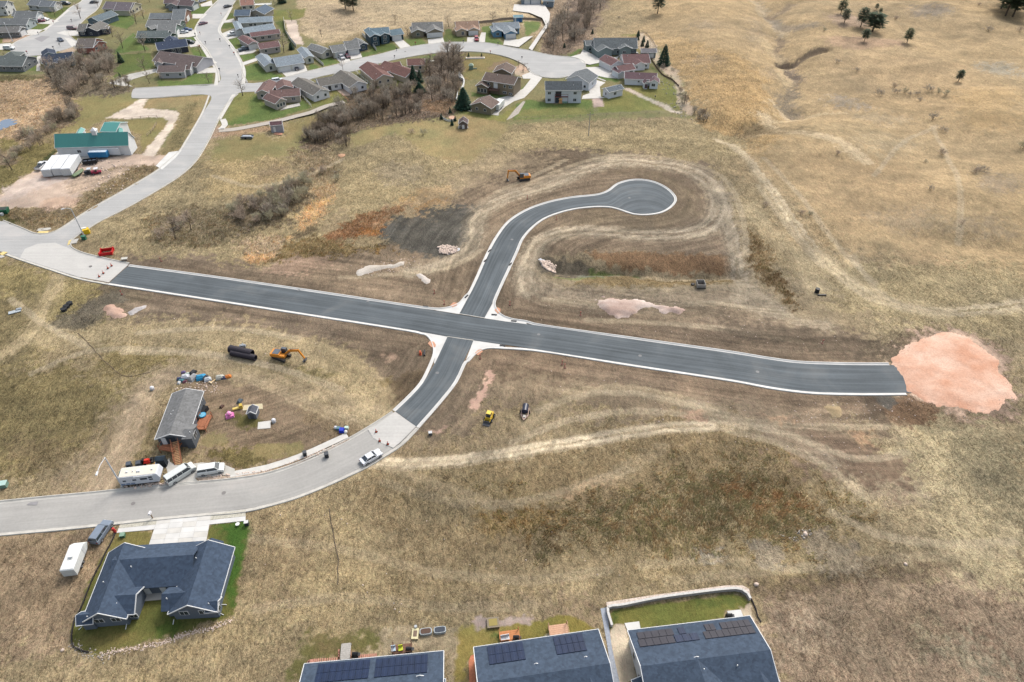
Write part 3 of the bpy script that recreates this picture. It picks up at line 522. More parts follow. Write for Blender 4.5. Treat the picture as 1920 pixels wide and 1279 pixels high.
L('P', pts(qC, 1220, 640, 1300, 560, 1380, 580, 1380, 650, 1300, 680), (184, 160, 138), .5, .6); L('P', pts(qC, 1000, 620, 1060, 560, 1180, 530, 1280, 600, 1220, 650, 1200, 600), (130, 108, 88), 1, 1.2, .8)
L('P', pts(qD, 925, 310, 960, 295, 1000, 310, 1100, 410, 1130, 520, 1280, 640, 1300, 760, 1370, 880, 1420, 980, 1380, 1000, 1280, 900, 1240, 720, 1130, 620, 1040, 500, 930, 430), (186, 168, 146), .8, 1, .9)
L('P', pts(qB, 870, 180, 970, 180, 1000, 300, 1040, 400, 960, 390, 900, 300), (196, 180, 168), .4, .5, T=RD)
L('P', pts(qD, 520, 870, 610, 868, 625, 945, 540, 955), (186, 164, 156), .3, .3, T=RD)
L('S', pts(qD, 850, 795, 960, 850, 1080, 885, 1180, 920, 1250, 965, 1290, 968), (190, 180, 168), .5, .6, .9, w=1.2)
L('P', pts(qB, 170, 1180, 290, 1120, 420, 1180, 300, 1220, 170, 1240), (186, 160, 140), 1, 1, .8); L('S', pts(qB, 300, 1190, 500, 1170, 720, 1140), (170, 136, 106), 1, 1, .7, w=2)
L('P', pts(qA, 30, 340, 110, 320, 330, 300, 350, 315, 120, 375, 30, 380), (176, 150, 130), .5, .5); L('P', pts(qA, 520, 455, 640, 410, 700, 425, 650, 465, 540, 470), (180, 160, 138), .5, .5)
# brushy ground under the thickets
BR = (118, 106, 92)
L('P', pts(qA, 440, 820, 430, 690, 520, 620, 640, 590, 780, 470, 960, 420, 1030, 520, 1010, 640, 920, 720, 1000, 750, 1190, 760, 1170, 830, 1000, 850, 780, 850, 620, 870), BR, 1, 3, .9, T=WE)
L('P', pts(qA, 420, 1150, 440, 1060, 560, 1010, 620, 940, 690, 1000, 660, 1080, 560, 1150, 420, 1200, 260, 1240, 100, 1260, 180, 1160), (124, 108, 92), 1, 3, .85, T=WE)
L('P', pts(qB, 1030, 1279, 1020, 1180, 1120, 1070, 1250, 990, 1400, 910, 1440, 820, 1620, 780, 1895, 780, 2300, 820, 2420, 1000, 2200, 1060, 1895, 1090, 1600, 1130, 1400, 1170, 1250, 1230, 1180, 1330, 1060, 1320), (116, 101, 86), 1, 3, .95, T=WE)
L('P', pts(qC, 440, 640, 540, 520, 610, 450, 780, 450, 800, 640, 770, 800, 760, 930, 640, 1010, 450, 1040, 200, 1060, 180, 820, 400, 800, 460, 740), (118, 102, 90), 1, 3, .9, T=WE)
L('P', pts(qC, 400, 870, 740, 900, 700, 980, 500, 1010, 420, 960), (140, 112, 84), 1.5, 3, .8, T=WE)
L('P', pts(qD, 90, 440, 110, 330, 210, 190, 310, 110, 350, -30, 520, -60, 700, -60, 650, 70, 550, 130, 530, 240, 490, 340, 390, 400, 260, 460, 150, 480), (124, 108, 96), 1.5, 4, .9, T=WE)
L('P', pts(qG, 300, 760, 340, 680, 560, 640, 700, 590, 830, 530, 900, 560, 880, 650, 760, 740, 740, 800, 640, 840, 560, 840, 440, 870, 360, 850), (116, 104, 86), 1.5, 3.5, .9, T=WE)
L('P', pts(qG, 0, 960, 60, 940, 60, 1010, 0, 1020), (100, 90, 60), 2, 3, .7)

def lcol(rgb, T):
    g = (rgb[0]+rgb[1]+rgb[2])/3; lawn_ = T is not None and T[1] > .5; k = .80 if lawn_ else .78; lift = 1.0 if lawn_ else 1.045
    o = np.array([(g+(v-g)*k)*lift for v in rgb])*(np.array([1.0, 1.0, 1.0]) if lawn_ else np.array([1.01, .995, .985])); return np.array(c(*o))
ROADMASK = []    # world polygons kept just below road level
def build_ground():
    # one sheet: a fan that is fine where the photograph looks and coarse out to the horizon
    tt = np.linspace(-1.12, 1.12, 1010); to = np.geomspace(1.16, 14, 26); tt = np.r_[-to[::-1], tt, to]
    bb = np.linspace(1400, -40, 790)
    yy = unv(np.stack([np.full(bb.shape, 960.), bb], 1))[:, 1]
    yy = np.r_[np.linspace(-400, yy[0]-6, 14), yy, np.geomspace(yy[-1]+6, 7000, 36)]
    half = np.where(yy > 30, 85+(yy-30)*0.645, 85)
    X = tt[None, :]*half[:, None]; Y = np.repeat(yy[:, None], len(tt), 1)
    shp = X.shape; X = X.ravel(); Y = Y.ravel(); N = len(X)
    dens = (np.abs(X) < 430) & (Y > 20) & (Y < 640)
    col = np.zeros((N, 3)); base = lcol((152, 135, 102), None); T = np.zeros((N, 3)); T[:, 0] = 1
    n1 = fbm(X, Y, 60, 1, 4); n2 = fbm(X, Y, 18, 2, 4); n3 = fbm(X, Y, 5, 3, 3)
    col[:] = base
    wA = (fbm(X, Y, 9, 11, 3)-.5)*2; wB = (fbm(X, Y, 9, 12, 3)-.5)*2; wa = (vnoise(X/1.1, Y/1.1, 13)-.5)*2; wb = (vnoise(X/1.1, Y/1.1, 14)-.5)*2
    wc = (vnoise(X/.45, Y/.45, 15)-.5)*2; ragx = wA+.75*wa+.5*wc; ragy = wB+.75*wb-.5*wc
    for l in LAY:
        P = np.array(WP(l['P'])); pad = l['f']+l['wob']*2+l['w']+2
        lo = P.min(0)-pad; hi = P.max(0)+pad
        idx = np.nonzero((X > lo[0]) & (X < hi[0]) & (Y > lo[1]) & (Y < hi[1]))[0]
        if len(idx) == 0: continue
        x = X[idx]+ragx[idx]*l['wob']; y = Y[idx]+ragy[idx]*l['wob']
        if l['kind'] == 'P':
            sd = poly_sd(x, y, P); ff = l['f']*.62; m = smooth(-ff, ff, sd); s_ = X[idx]; dd = Y[idx]*1.0
        else:
            P = spline(P, 6.0); d, sd, s_ = seg_dist(x, y, P, True); dd = sd
            m = 1-smooth(l['w']-l['f']*.5, l['w']+l['f'], d)
        m = m*l['op']; cc = lcol(l['col'], l['T'])
        v = 1+l['var']*2*((n2[idx]-.5)*1.2+(n3[idx]-.5)*.9+(n1[idx]-.5)*.8)
        if l['streak']:
            if l['kind'] == 'P': st = vnoise(s_*.05, dd*1.2, 31)-.5
            else:
                st = vnoise(s_*.02, dd*1.6, 31)-.5+.5*(vnoise(s_*.05, dd*3.5, 32)-.5)
                rut = np.exp(-((np.abs(dd)-l['w']*.45)/(.35+.07*l['w']))**2)
                m = m*np.clip(.5+.75*rut+l['streak']*st*1.2, 0, 1.1)
            v = v*(1+l['streak']*.45*st)
        col[idx] = col[idx]*(1-m[:, None])+cc[None, :]*v[:, None]*m[:, None]
        if l['T'] is not None: T[idx] = T[idx]*(1-m[:, None])+np.array(l['T'])[None, :]*m[:, None]
    # machines run parallel to the streets: bare earth is combed along them
    ds = np.full(N, 1e9); dm = np.zeros(N); sm_ = np.zeros(N); off = 0; near = np.nonzero(dens & (Y < 320))[0]
    for cl in (((220, 515), (900, 617), (1480, 707), (1690, 711)), ((880, 612), (960, 430), (1090, 380), (1200, 370)), ((865, 635), (830, 705), (760, 787), (640, 862), (440, 930))):
        dd_, sg_, ss_ = seg_dist(X[near], Y[near], spline(unv(np.array(cl, float)), 8), True); b_ = dd_ < ds[near]; ds[near] = np.where(b_, dd_, ds[near]); dm[near] = np.where(b_, sg_+off, dm[near]); sm_[near] = np.where(b_, ss_, sm_[near]); off += 37.3
    st = (vnoise(sm_*.035, dm*.55+2.0*vnoise(X/9, Y/9, 71), 72)-.5)*.5+(vnoise(sm_*.08, dm*1.7+1.5*vnoise(X/7, Y/7, 73), 74)-.5)*.45+(vnoise(sm_*.15, dm*3.6, 75)-.5)*.35
    bare = smooth(.75, .4, T[:, 0])*(1-smooth(0, .05, T[:, 1]))*(T[:, 0] > .2); col *= (1+bare*np.clip(st*1.15, -.45, .5)*(ds < 90))[:, None]
    # wheel scuffs and mown lines over the fields
    for an_, f1, f2, am_, sd_ in ((.12, .02, .35, .22, 76), (-.5, .03, .5, .16, 77), (.9, .03, .5, .14, 78)):
        u_ = X*cos(an_)+Y*sin(an_); w_ = -X*sin(an_)+Y*cos(an_)+5*fbm(X, Y, 30, sd_, 2); col *= (1+am_*(1-T[:, 1])*(vnoise(u_*f1, w_*f2, sd_)-.5))[:, None]
    d3 = (fbm(X, Y, 2.6, 45, 3)-.5)[:, None]; col *= 1+(1-T[:, 1:2])*d3*np.array([.42, .40, .36])
    # large soft hue drift
    d1 = (fbm(X, Y, 35, 41, 4)-.5)[:, None]; d2 = (fbm(X, Y, 7, 43, 3)-.5)[:, None]
    nl = (1-T[:, 1:2])
    col *= 1+nl*(d1*np.array([.36, .32, .24])+d2*np.array([.42, .40, .36]))+(1-nl)*(d2*np.array([.5, .2, .25]))
    Z = height(X, Y)
    # keep the earth under the paving
    for P in ROADMASK:
        P = np.asarray(P); lo = P.min(0)-1; hi = P.max(0)+1
        idx = np.nonzero((X > lo[0]) & (X < hi[0]) & (Y > lo[1]) & (Y < hi[1]))[0]
        if len(idx): sd = poly_sd(X[idx], Y[idx], P); Z[idx] -= .12*smooth(-.2, .5, sd)
    Z += T[:, 0]*(vnoise(X/1.7, Y/1.7, 51)-.5)*.10+T[:, 2]*(vnoise(X/1.2, Y/1.2, 52)-.3)*.35
    nr, nc = shp; i = np.arange(nr*nc).reshape(nr, nc)
    F = np.stack([i[:-1, :-1].ravel(), i[:-1, 1:].ravel(), i[1:, 1:].ravel(), i[1:, :-1].ravel()], 1)
    V = np.stack([X, Y, Z], 1)
    m = bpy.data.materials.new("earth_and_grass"); m.use_nodes = True; n = m.node_tree.nodes; l = m.node_tree.links; b = n["Principled BSDF"]
    b.inputs["Roughness"].default_value = .95; b.inputs["Specular IOR Level"].default_value = .1
    a1 = n.new("ShaderNodeVertexColor"); a1.layer_name = "Col"; a2 = n.new("ShaderNodeVertexColor"); a2.layer_name = "Tex"
    sp = n.new("ShaderNodeSeparateColor"); l.new(a2.outputs[0], sp.inputs[0])
    tc = n.new("ShaderNodeTexCoord")
    def noise(scale, det, dist=0, stretch=None, rot=0, rough=.6):
        z = n.new("ShaderNodeTexNoise"); z.inputs["Scale"].default_value = scale; z.inputs["Detail"].default_value = det; z.inputs["Distortion"].default_value = dist; z.inputs["Roughness"].default_value = rough
        if stretch:
            mp = n.new("ShaderNodeMapping"); mp.inputs["Scale"].default_value = stretch; mp.inputs["Rotation"].default_value = (0, 0, rot); l.new(tc.outputs["Object"], mp.inputs[0]); l.new(mp.outputs[0], z.inputs["Vector"])
        else: l.new(tc.outputs["Object"], z.inputs["Vector"])
        return z.outputs["Fac"]
    def math_(op, a, b_):
        z = n.new("ShaderNodeMath"); z.operation = op
        for k, v in ((0, a), (1, b_)):
            if isinstance(v, (int, float)): z.inputs[k].default_value = v
            else: l.new(v, z.inputs[k])
        return z.outputs[0]
    nA = noise(.9, 7, 1.6, (1, .45, 1), .6, .66); nB = noise(3.2, 5, .6, None, 0, .7); nC = noise(.28, 5, .8); nD = noise(.6, 6, 2.4, (1, .6, 1), .3, .65)
    f = math_('ADD', math_('MULTIPLY', math_('SUBTRACT', nA, .5), 2.6), math_('MULTIPLY', math_('SUBTRACT', nB, .5), 2.6))
    f = math_('ADD', f, math_('MULTIPLY', math_('SUBTRACT', nD, .5), 2.2))
    amp = math_('ADD', math_('MULTIPLY', sp.outputs[0], .72), math_('MULTIPLY', sp.outputs[2], .35)); amp = math_('ADD', amp, .06)
    g = math_('ADD', math_('MULTIPLY', f, amp), math_('MULTIPLY', math_('SUBTRACT', nC, .5), .35)); g = math_('ADD', g, 1.0); g = math_('MAXIMUM', g, .25)
    mx = n.new("ShaderNodeVectorMath"); mx.operation = 'SCALE'; l.new(a1.outputs[0], mx.inputs[0]); l.new(g, mx.inputs["Scale"])
    # darker clumps
    sp_ = n.new('ShaderNodeMapRange'); sp_.inputs[1].default_value = .55; sp_.inputs[2].default_value = .72; l.new(noise(.75, 4, 1.2, None, 0, .6), sp_.inputs[0]); g = math_('MULTIPLY', g, math_('SUBTRACT', 1.0, math_('MULTIPLY', math_('MULTIPLY', sp_.outputs[0], sp.outputs[0]), .38)))
    l.new(g, mx.inputs['Scale'])
    # tint drift between straw and olive at clump size
    tint = n.new("ShaderNodeValToRGB"); tint.color_ramp.elements[0].position = .35; tint.color_ramp.elements[1].position = .65
    tint.color_ramp.elements[0].color = (.96, 1.0, .95, 1); tint.color_ramp.elements[1].color = (1.04, 1.0, .98, 1)
    l.new(noise(1.3, 4, 1.0), tint.inputs[0])
    m2 = n.new("ShaderNodeVectorMath"); m2.operation = 'MULTIPLY'; l.new(mx.outputs[0], m2.inputs[0]); l.new(tint.outputs[0], m2.inputs[1])
    l.new(m2.outputs[0], b.inputs["Base Color"])
    bp = n.new("ShaderNodeBump"); bp.inputs["Distance"].default_value = .35; bp.inputs["Strength"].default_value = .6; l.new(math_('MULTIPLY', f, amp), bp.inputs["Height"]); l.new(bp.outputs[0], b.inputs["Normal"])
    npmesh("ground", V, F, m, col={"Col": col, "Tex": T}, smooth_=True, kind="structure", label="dry grass hillside and bare worked earth")
    return X, Y, Z, col, T
# ---------------------------------------------------------------- roads
def road_mat(name, col, streak=.25, patch=.2, tint=None):
    m = bpy.data.materials.new(name); m.use_nodes = True; n = m.node_tree.nodes; l = m.node_tree.links; b = n["Principled BSDF"]
    b.inputs["Roughness"].default_value = .85; b.inputs["Specular IOR Level"].default_value = .2
    uv = n.new("ShaderNodeUVMap"); uv.uv_map = "UVMap"; tc = n.new("ShaderNodeTexCoord")
    def nz(src, sc, scale, det, dist=0):
        z = n.new("ShaderNodeTexNoise"); z.inputs["Scale"].default_value = scale; z.inputs["Detail"].default_value = det; z.inputs["Distortion"].default_value = dist
        mp = n.new("ShaderNodeMapping"); mp.inputs["Scale"].default_value = sc; l.new(src, mp.inputs[0]); l.new(mp.outputs[0], z.inputs["Vector"]); return z.outputs["Fac"]
    s1 = nz(uv.outputs[0], (.02, 1, 1), 1.5, 7); s2 = nz(uv.outputs[0], (.05, 1, 1), .45, 4); p1 = nz(tc.outputs["Object"], (1, 1, 1), .11, 6, .5); p2 = nz(tc.outputs["Object"], (1, 1, 1), 2.2, 6)
    def mm(op, a, v):
        z = n.new("ShaderNodeMath"); z.operation = op
        for k, q in ((0, a), (1, v)):
            if isinstance(q, (int, float)): z.inputs[k].default_value = q
            else: l.new(q, z.inputs[k])
        return z.outputs[0]
    f = mm('ADD', mm('MULTIPLY', mm('SUBTRACT', s1, .5), streak*3), mm('MULTIPLY', mm('SUBTRACT', s2, .5), streak*1.6))
    f = mm('ADD', f, mm('MULTIPLY', mm('SUBTRACT', p1, .5), patch*3)); f = mm('ADD', f, mm('MULTIPLY', mm('SUBTRACT', p2, .5), .25)); f = mm('ADD', f, 1.0)
    sx = n.new('ShaderNodeSeparateXYZ'); l.new(uv.outputs[0], sx.inputs[0]); seam = mm('LESS_THAN', mm('ABSOLUTE', mm('SUBTRACT', sx.outputs[1], 4.55), 0), .09); f = mm('SUBTRACT', f, mm('MULTIPLY', seam, .16 if streak > .2 else .05))
    v = n.new("ShaderNodeVectorMath"); v.operation = 'SCALE'; v.inputs[0].default_value = col; l.new(f, v.inputs["Scale"])
    mx = n.new("ShaderNodeMix"); mx.data_type = 'RGBA'; rr = n.new("ShaderNodeMapRange"); rr.inputs[1].default_value = .55; rr.inputs[2].default_value = .7; l.new(p1, rr.inputs[0])
    l.new(mm('MULTIPLY', rr.outputs[0], .25), mx.inputs["Factor"]); l.new(v.outputs[0], mx.inputs["A"]); mx.inputs["B"].default_value = (*(tint or c(150, 140, 130)), 1)
    l.new(mx.outputs["Result"], b.inputs["Base Color"]); return m
M_NEW = road_mat("new_asphalt", c(94, 101, 106), .42, .24, c(128, 126, 122))
M_OLD = road_mat("worn_asphalt", c(170, 168, 164), .12, .14, c(190, 180, 172))
M_OLDN = road_mat("worn_asphalt_street", c(175, 175, 174), .12, .12, c(206, 196, 188))
M_BASE = road_mat("white_road_base", c(196, 194, 190), .10, .12, c(212, 192, 178))
M_CON = mat("concrete", c(208, 205, 199), .85, var=.09, scale=.8)
M_CONB = mat("concrete_bright", c(214, 213, 210), .85, var=.11, scale=.35)
M_CONO = mat("concrete_weathered", c(192, 189, 182), .85, var=.14, scale=.7)

EXCL = []
def ribbon(name, Lp, Rp, z, m, nx=10, step=1.5, U0=0, mask=True, **k):
    Lw = spline(unv(Lp), step); Rw = spline(unv(Rp), step); n = max(len(Lw), len(Rw)); Lw = resample(Lw, n); Rw = resample(Rw, n)
    t = np.linspace(0, 1, nx+1)[None, :, None]; G = Lw[:, None, :]*(1-t)+Rw[:, None, :]*t
    mid = G[:, nx//2]; s = np.r_[0, np.cumsum(np.linalg.norm(np.diff(mid, axis=0), axis=1))]
    wdt = np.linalg.norm(Lw-Rw, axis=1); uv = np.stack([np.repeat((s+U0)[:, None], nx+1, 1), t[0, :, 0][None, :]*np.maximum(wdt, 9)[:, None]], 2)
    crown = .10*(1-(2*t[..., 0]-1)**2); V = np.concatenate([G, np.broadcast_to(z+crown, (n, nx+1))[..., None]], 2).reshape(-1, 3)
    i = np.arange(n*(nx+1)).reshape(n, nx+1); F = np.stack([i[:-1, :-1].ravel(), i[1:, :-1].ravel(), i[1:, 1:].ravel(), i[:-1, 1:].ravel()], 1)
    # winding so the top faces up
    a = V[F[0, 1]]-V[F[0, 0]]; b = V[F[0, 3]]-V[F[0, 0]]
    if a[0]*b[1]-a[1]*b[0] < 0: F = F[:, ::-1]
    if mask: ROADMASK.append(np.vstack([Lw, Rw[::-1]])[::max(1, n//60)])
    return npmesh(name, V, F, m, uv=uv.reshape(-1, 2), kind="structure", **k)
def patch(name, Pw, z, m, parent=None, thick=0, mask=True, **k):
    Pw = np.asarray(Pw); vs = [Vector((p[0], p[1], z)) for p in Pw]; tr = tessellate_polygon([vs])
    mb = MB(); F = []
    for t in tr:
        a, b, d = (vs[j] for j in t); F.append(t if (b-a).cross(d-a).z > 0 else t[::-1])
    V = [tuple(v) for v in vs]
    if thick:
        nn = len(V); V += [(v[0], v[1], v[2]-thick) for v in V]
        F = list(F)+[(i, (i+1) % nn, nn+(i+1) % nn, nn+i) for i in range(nn)]
    (ROADMASK if mask else EXCL).append(Pw)
    o = mb.add(V, F).build(name, m, parent, recalc=bool(thick), **k)
    if not parent: o["kind"] = "structure"
    me = o.data
    l = me.uv_layers.new(name="UVMap"); 
    for lp in me.loops: v = me.vertices[lp.vertex_index].co; l.data[lp.index].uv = (v.x*.2, v.y)
    return o
def kerb(name, P, side, m, gut=.55, top=.25, z=.03, closed=False, world=False, step=1.5, gutter=True, label=None):
    """gutter pan and raised kerb along an edge; side +1 = to the left of travel."""
    Wp = spline(unv(P) if not world else P, step, closed); Nn = normals2(Wp, closed)*side
    sec = [(0, z+.005), (gut, z-.02), (gut+.05, z+.12), (gut+top, z+.13), (gut+top+.02, z-.1)] if gutter else [(0, z-.1), (0, z+.12), (top, z+.12), (top, z-.1)]
    n = len(Wp); k = len(sec); V = np.concatenate([np.concatenate([Wp+Nn*o, np.full((n, 1), zz)], 1)[:, None, :] for o, zz in sec], 1).reshape(-1, 3)
    i = np.arange(n*k).reshape(n, k)
    if closed: i = np.vstack([i, i[:1]])
    F = np.stack([i[:-1, :-1].ravel(), i[1:, :-1].ravel(), i[1:, 1:].ravel(), i[:-1, 1:].ravel()], 1)
    if side > 0: F = F[:, ::-1]
    ROADMASK.append(np.vstack([Wp-Nn*.2, (Wp+Nn*(gut+top))[::-1]])[::max(1, n//80)])
    return npmesh(name, V, F, m, kind="structure")
# main new street
UP = pts(q0, 240, 499.5, 400, 521, 600, 550, 780, 577, 812, 582, 900, 596.5, 1000, 609.5, 1190, 637, 1380, 664, 1440, 674, 1492, 681, 1560, 684, 1620, 685, 1680, 685)
LO = pts(q0, 205, 531, 400, 561, 600, 592, 780, 620.5, 838, 631.4, 888, 638.5, 1000, 654.5, 1190, 684, 1380, 713, 1450, 726, 1520, 734.5, 1600, 737, 1660, 737, 1712, 736.5)
ribbon("road", UP, LO, .05, M_NEW, 12, 2.0, label="new dark asphalt street running across the site")
NL = pts(qP, 690, 503)+pts(qH, 110, 1110)+pts(q0, 893.5, 528)+pts(qH, 230, 850, 290, 740, 370, 640, 480, 570, 600, 525, 760, 490, 950, 468, 1010, 445, 1070, 400, 1150, 377, 1220, 374, 1300, 389, 1380, 430, 1422, 472, 1428, 490)
NR = pts(qP, 1092, 571, 1215, 330)+pts(qH, 270, 1120, 330, 990, 400, 840, 440, 750, 500, 680, 580, 620, 680, 580, 800, 552, 950, 540, 1030, 545, 1100, 565, 1170, 588, 1250, 592, 1340, 578, 1400, 545, 1428, 512, 1428, 490)
ribbon("cul_de_sac_road", NL, NR, .045, M_NEW, 12, 1.5, 300, label="new asphalt side street ending in a round cul-de-sac")
SLp = pts(qP, 500, 868)+pts(qR, 340, 200, 300, 290, 200, 460, 100, 570, 5, 660)
SRp = pts(qP, 918, 928)+pts(qR, 540, 210, 510, 270, 430, 440, 330, 570, 155, 770)
ribbon("south_road", SLp, SRp, .045, M_NEW, 12, 1.2, 600, label="short curved new asphalt street south of the crossing")
# kerbs of the new streets
K1 = pts(q0, 240, 499.5, 400, 521, 600, 550, 780, 577)+pts(qP, 300, 437, 400, 438, 520, 421, 640, 385, 740, 325, 820, 222)+pts(qH, 110, 1110)+pts(q0, 893.5, 528)+pts(qH, 230, 850, 290, 740, 370, 640, 480, 570, 600, 525, 760, 490, 950, 468, 1010, 445, 1070, 400, 1150, 377, 1220, 374, 1300, 389, 1380, 430, 1422, 472, 1431, 492, 1428, 512, 1400, 545, 1340, 578, 1250, 592, 1170, 588, 1100, 565, 1030, 545, 950, 540, 800, 552, 680, 580, 580, 620, 500, 680, 440, 750, 400, 840, 330, 990, 270, 1120)+pts(qP, 1240, 262, 1222, 325, 1232, 400, 1285, 485, 1390, 562, 1560, 612, 1750, 640)+pts(q0, 1000, 609.5, 1190, 637, 1380, 664, 1440, 674, 1492, 681, 1560, 684, 1620, 685, 1668, 685)
kerb("kerb", K1, +1, M_CONB)
K2 = pts(q0, 205, 531, 400, 561, 600, 592, 780, 620.5)+pts(qP, 100, 797, 170, 812, 235, 858, 295, 945, 325, 1060, 318, 1150, 285, 1250)+pts(qR, 200, 460, 100, 570, 5, 660)
kerb("kerb", K2, -1, M_CONB)
K3 = pts(qR, 155, 770, 330, 570, 430, 440, 500, 300)+pts(qP, 815, 1235, 880, 1160, 965, 1090, 1065, 1040, 1200, 1018, 1400, 1028)+pts(q0, 1000, 654.5, 1190, 684, 1380, 713, 1450, 726, 1520, 734.5, 1600, 737, 1660, 737, 1698, 736.5)
kerb("kerb", K3, -1, M_CONB)
# concrete fillets in the four corners of the crossing
for P in (pts(qP, 300, 442, 400, 438, 520, 421, 640, 385, 740, 325, 820, 222, 905, 110, 690, 505, 500, 475), pts(qP, 1092, 572, 1290, 215, 1240, 262, 1222, 325, 1232, 400, 1285, 485, 1390, 562, 1560, 612, 1750, 640, 1780, 668, 1400, 618),
          pts(qP, 100, 795, 170, 812, 235, 858, 295, 945, 325, 1060, 318, 1150, 285, 1279, 300, 1300, 503, 868), pts(qP, 918, 927, 1400, 997, 1400, 1028, 1200, 1018, 1065, 1040, 965, 1090, 880, 1160, 800, 1240)):
    patch("concrete_apron", unv(P), .052, M_CONB)
# cross joints at the crossing
for a, b in ((qP(690, 503), qP(1092, 571)), (qP(500, 868), qP(918, 928))):
    A = Vector(un(*a)); B = Vector(un(*b)); d = (B-A).normalized(); nn = Vector((-d.y, d.x))*.12
    patch("joint_strip", [A-nn, B-nn, B+nn, A+nn], .165, M_CONO, mask=False)
# older streets
OS_L = pts(qJ, 1446, 915)+pts(q0, 705, 797, 658, 825, 618, 846, 560, 872, 500, 892, 430, 903, 371.6, 908.5, 297, 915, 180, 927.5, 80, 937, 0, 945, -120, 957)
OS_R = pts(q0, 780, 801.5, 751, 831, 714.6, 855, 686, 872.5, 652, 889, 610, 908, 560, 928, 510, 943, 460, 954.5, 380, 962, 292.7, 970, 200, 980, 100, 990, 0, 999, -120, 1012)
ribbon("old_road", OS_L, OS_R, .05, M_OLD, 8, 2.0, label="older grey street curving off to the left")
kerb("kerb", OS_L, -1, M_CONO); kerb("kerb", OS_R, +1, M_CONO)
bp = [q0(*p) for p in ((741, 773), (705, 798.5), (690, 806), (700, 822), (716, 832), (738, 841), (752, 829), (780, 800.5), (765, 790))]
patch("road_base", unv(bp), .18, M_BASE, mask=False, label="pale dusty stretch of road base by the cones")
OUT = pts(q0, 240.5, 496, 197, 487, 150, 475, 131.4, 465.7, 128, 458, 133.7, 448, 154.8, 434, 179, 418, 232, 391, 295.5, 355, 337.7, 327.6, 363, 304, 386, 268.5, 404.9, 230, 423.9, 194, 444, 176, 455.5, 173, 476.6, 172, 550.5, 159, 582, 147.8, 624, 138, 666.6, 132, 700, 121, 742, 111, 800, 101, 868.9, 96, 911, 98, 949, 105.5, 974, 115, 989, 124.5, 995.5, 134, 1016.6, 143.5, 1048, 145.6, 1068, 141, 1084, 135, 1096, 126.6, 1093, 116, 1076, 108.7, 1042, 105.5, 1016.6, 101, 995.5, 96, 963.9, 90.8, 911, 81, 868.9, 79.8, 826.6, 81, 763, 89.7, 708.8, 103.5, 679, 109.8, 639, 120, 603, 128.8, 575.9, 135, 535.8, 145.6, 508, 152, 462, 156, 453, 137, 451, 118, 442.9, 101, 428, 82, 411, 61, 413, 42, 424, 25, 440.8, 0, 470, -50, 437, -50, 411, 0, 388, 23, 371, 46, 366.9, 59, 373, 74, 388, 91, 400.7, 112, 411, 135, 413, 152, 400.7, 159, 350, 161.5, 291, 164.6, 252, 166.8, 249.5, 168, 246.5, 181.5, 248, 183, 274, 183.6, 358.8, 178, 394, 179, 381.7, 211, 362.7, 245, 350, 266, 337.7, 285, 316.6, 304, 295.5, 321, 232, 359, 190, 382.5, 147.8, 408, 126.6, 422.6, 105.5, 435, 84, 440.6, 63, 439.5, 42, 431, 0, 414, -120, 380, -120, 425, 14, 476, 54, 490, 93.8, 503, 150, 521, 204, 531.4)
OW = unv(OUT); OS = spline(OW[:-1], 3.0)
patch("streets", OS, .05, M_OLDN, label="pale older streets of the housing estate")
# newer pale base between the junction and the dark asphalt
patch("road_base", unv(pts(qI, 1025, 328, 840, 290, 640, 240, 560, 200, 440, 150, 300, 160, 200, 200, 160, 270, 230, 296, 400, 350, 640, 426, 870, 468)), .056, M_BASE, mask=False, label="pale dusty stretch between junction and dark asphalt")
def sub(i0, i1): return [OUT[i] for i in range(i0, i1)]
def idx(px, py): return min(range(len(OUT)), key=lambda i: abs(OUT[i][0]-px)+abs(OUT[i][1]-py))
for a, b in (((240.5, 496), (444, 176)), ((476.6, 172), (1096, 126.6)), ((1096, 126.6), (508, 152)), ((462, 156), (440.8, 0)), ((411, 0), (413, 152)), ((400.7, 159), (251, 167)), ((247, 182.6), (358.8, 178)), ((394, 179), (0, 414)), ((14, 476), (204, 531.4))):
    i0, i1 = idx(*a), idx(*b); kerb("kerb", sub(i0, i1+1), -1, M_CONO, gut=.45, top=.3)
# estate loop at top left
CD = pts(qA, 925, -60, 850, 90, 770, 150, 690, 225, 600, 290, 640, 345, 695, 390, 600, 430, 520, 455, 360, 492, 200, 496, 110, 472, 90, 430, 130, 385, 210, 345, 300, 310, 390, 285, 450, 225, 560, 130, 640, 62, 720, 20, 780, -60)
patch("estate_street", spline(unv(CD), 2.5), .05, M_OLDN, label="grey estate street widening into a turning circle")
kerb("kerb", CD[:9], +1, M_CONO, gut=.4); kerb("kerb", CD[12:], +1, M_CONO, gut=.4)
# darker tar repairs
for q, P in ((qA, (305, 345, 370, 320, 445, 325, 370, 375)), (qU, (280, 930, 320, 905, 405, 895, 390, 935))):
    patch("tar_patch", unv(pts(q, *P)), .162 if q is qU else .058, cm(150, 148, 150, .9), mask=False)
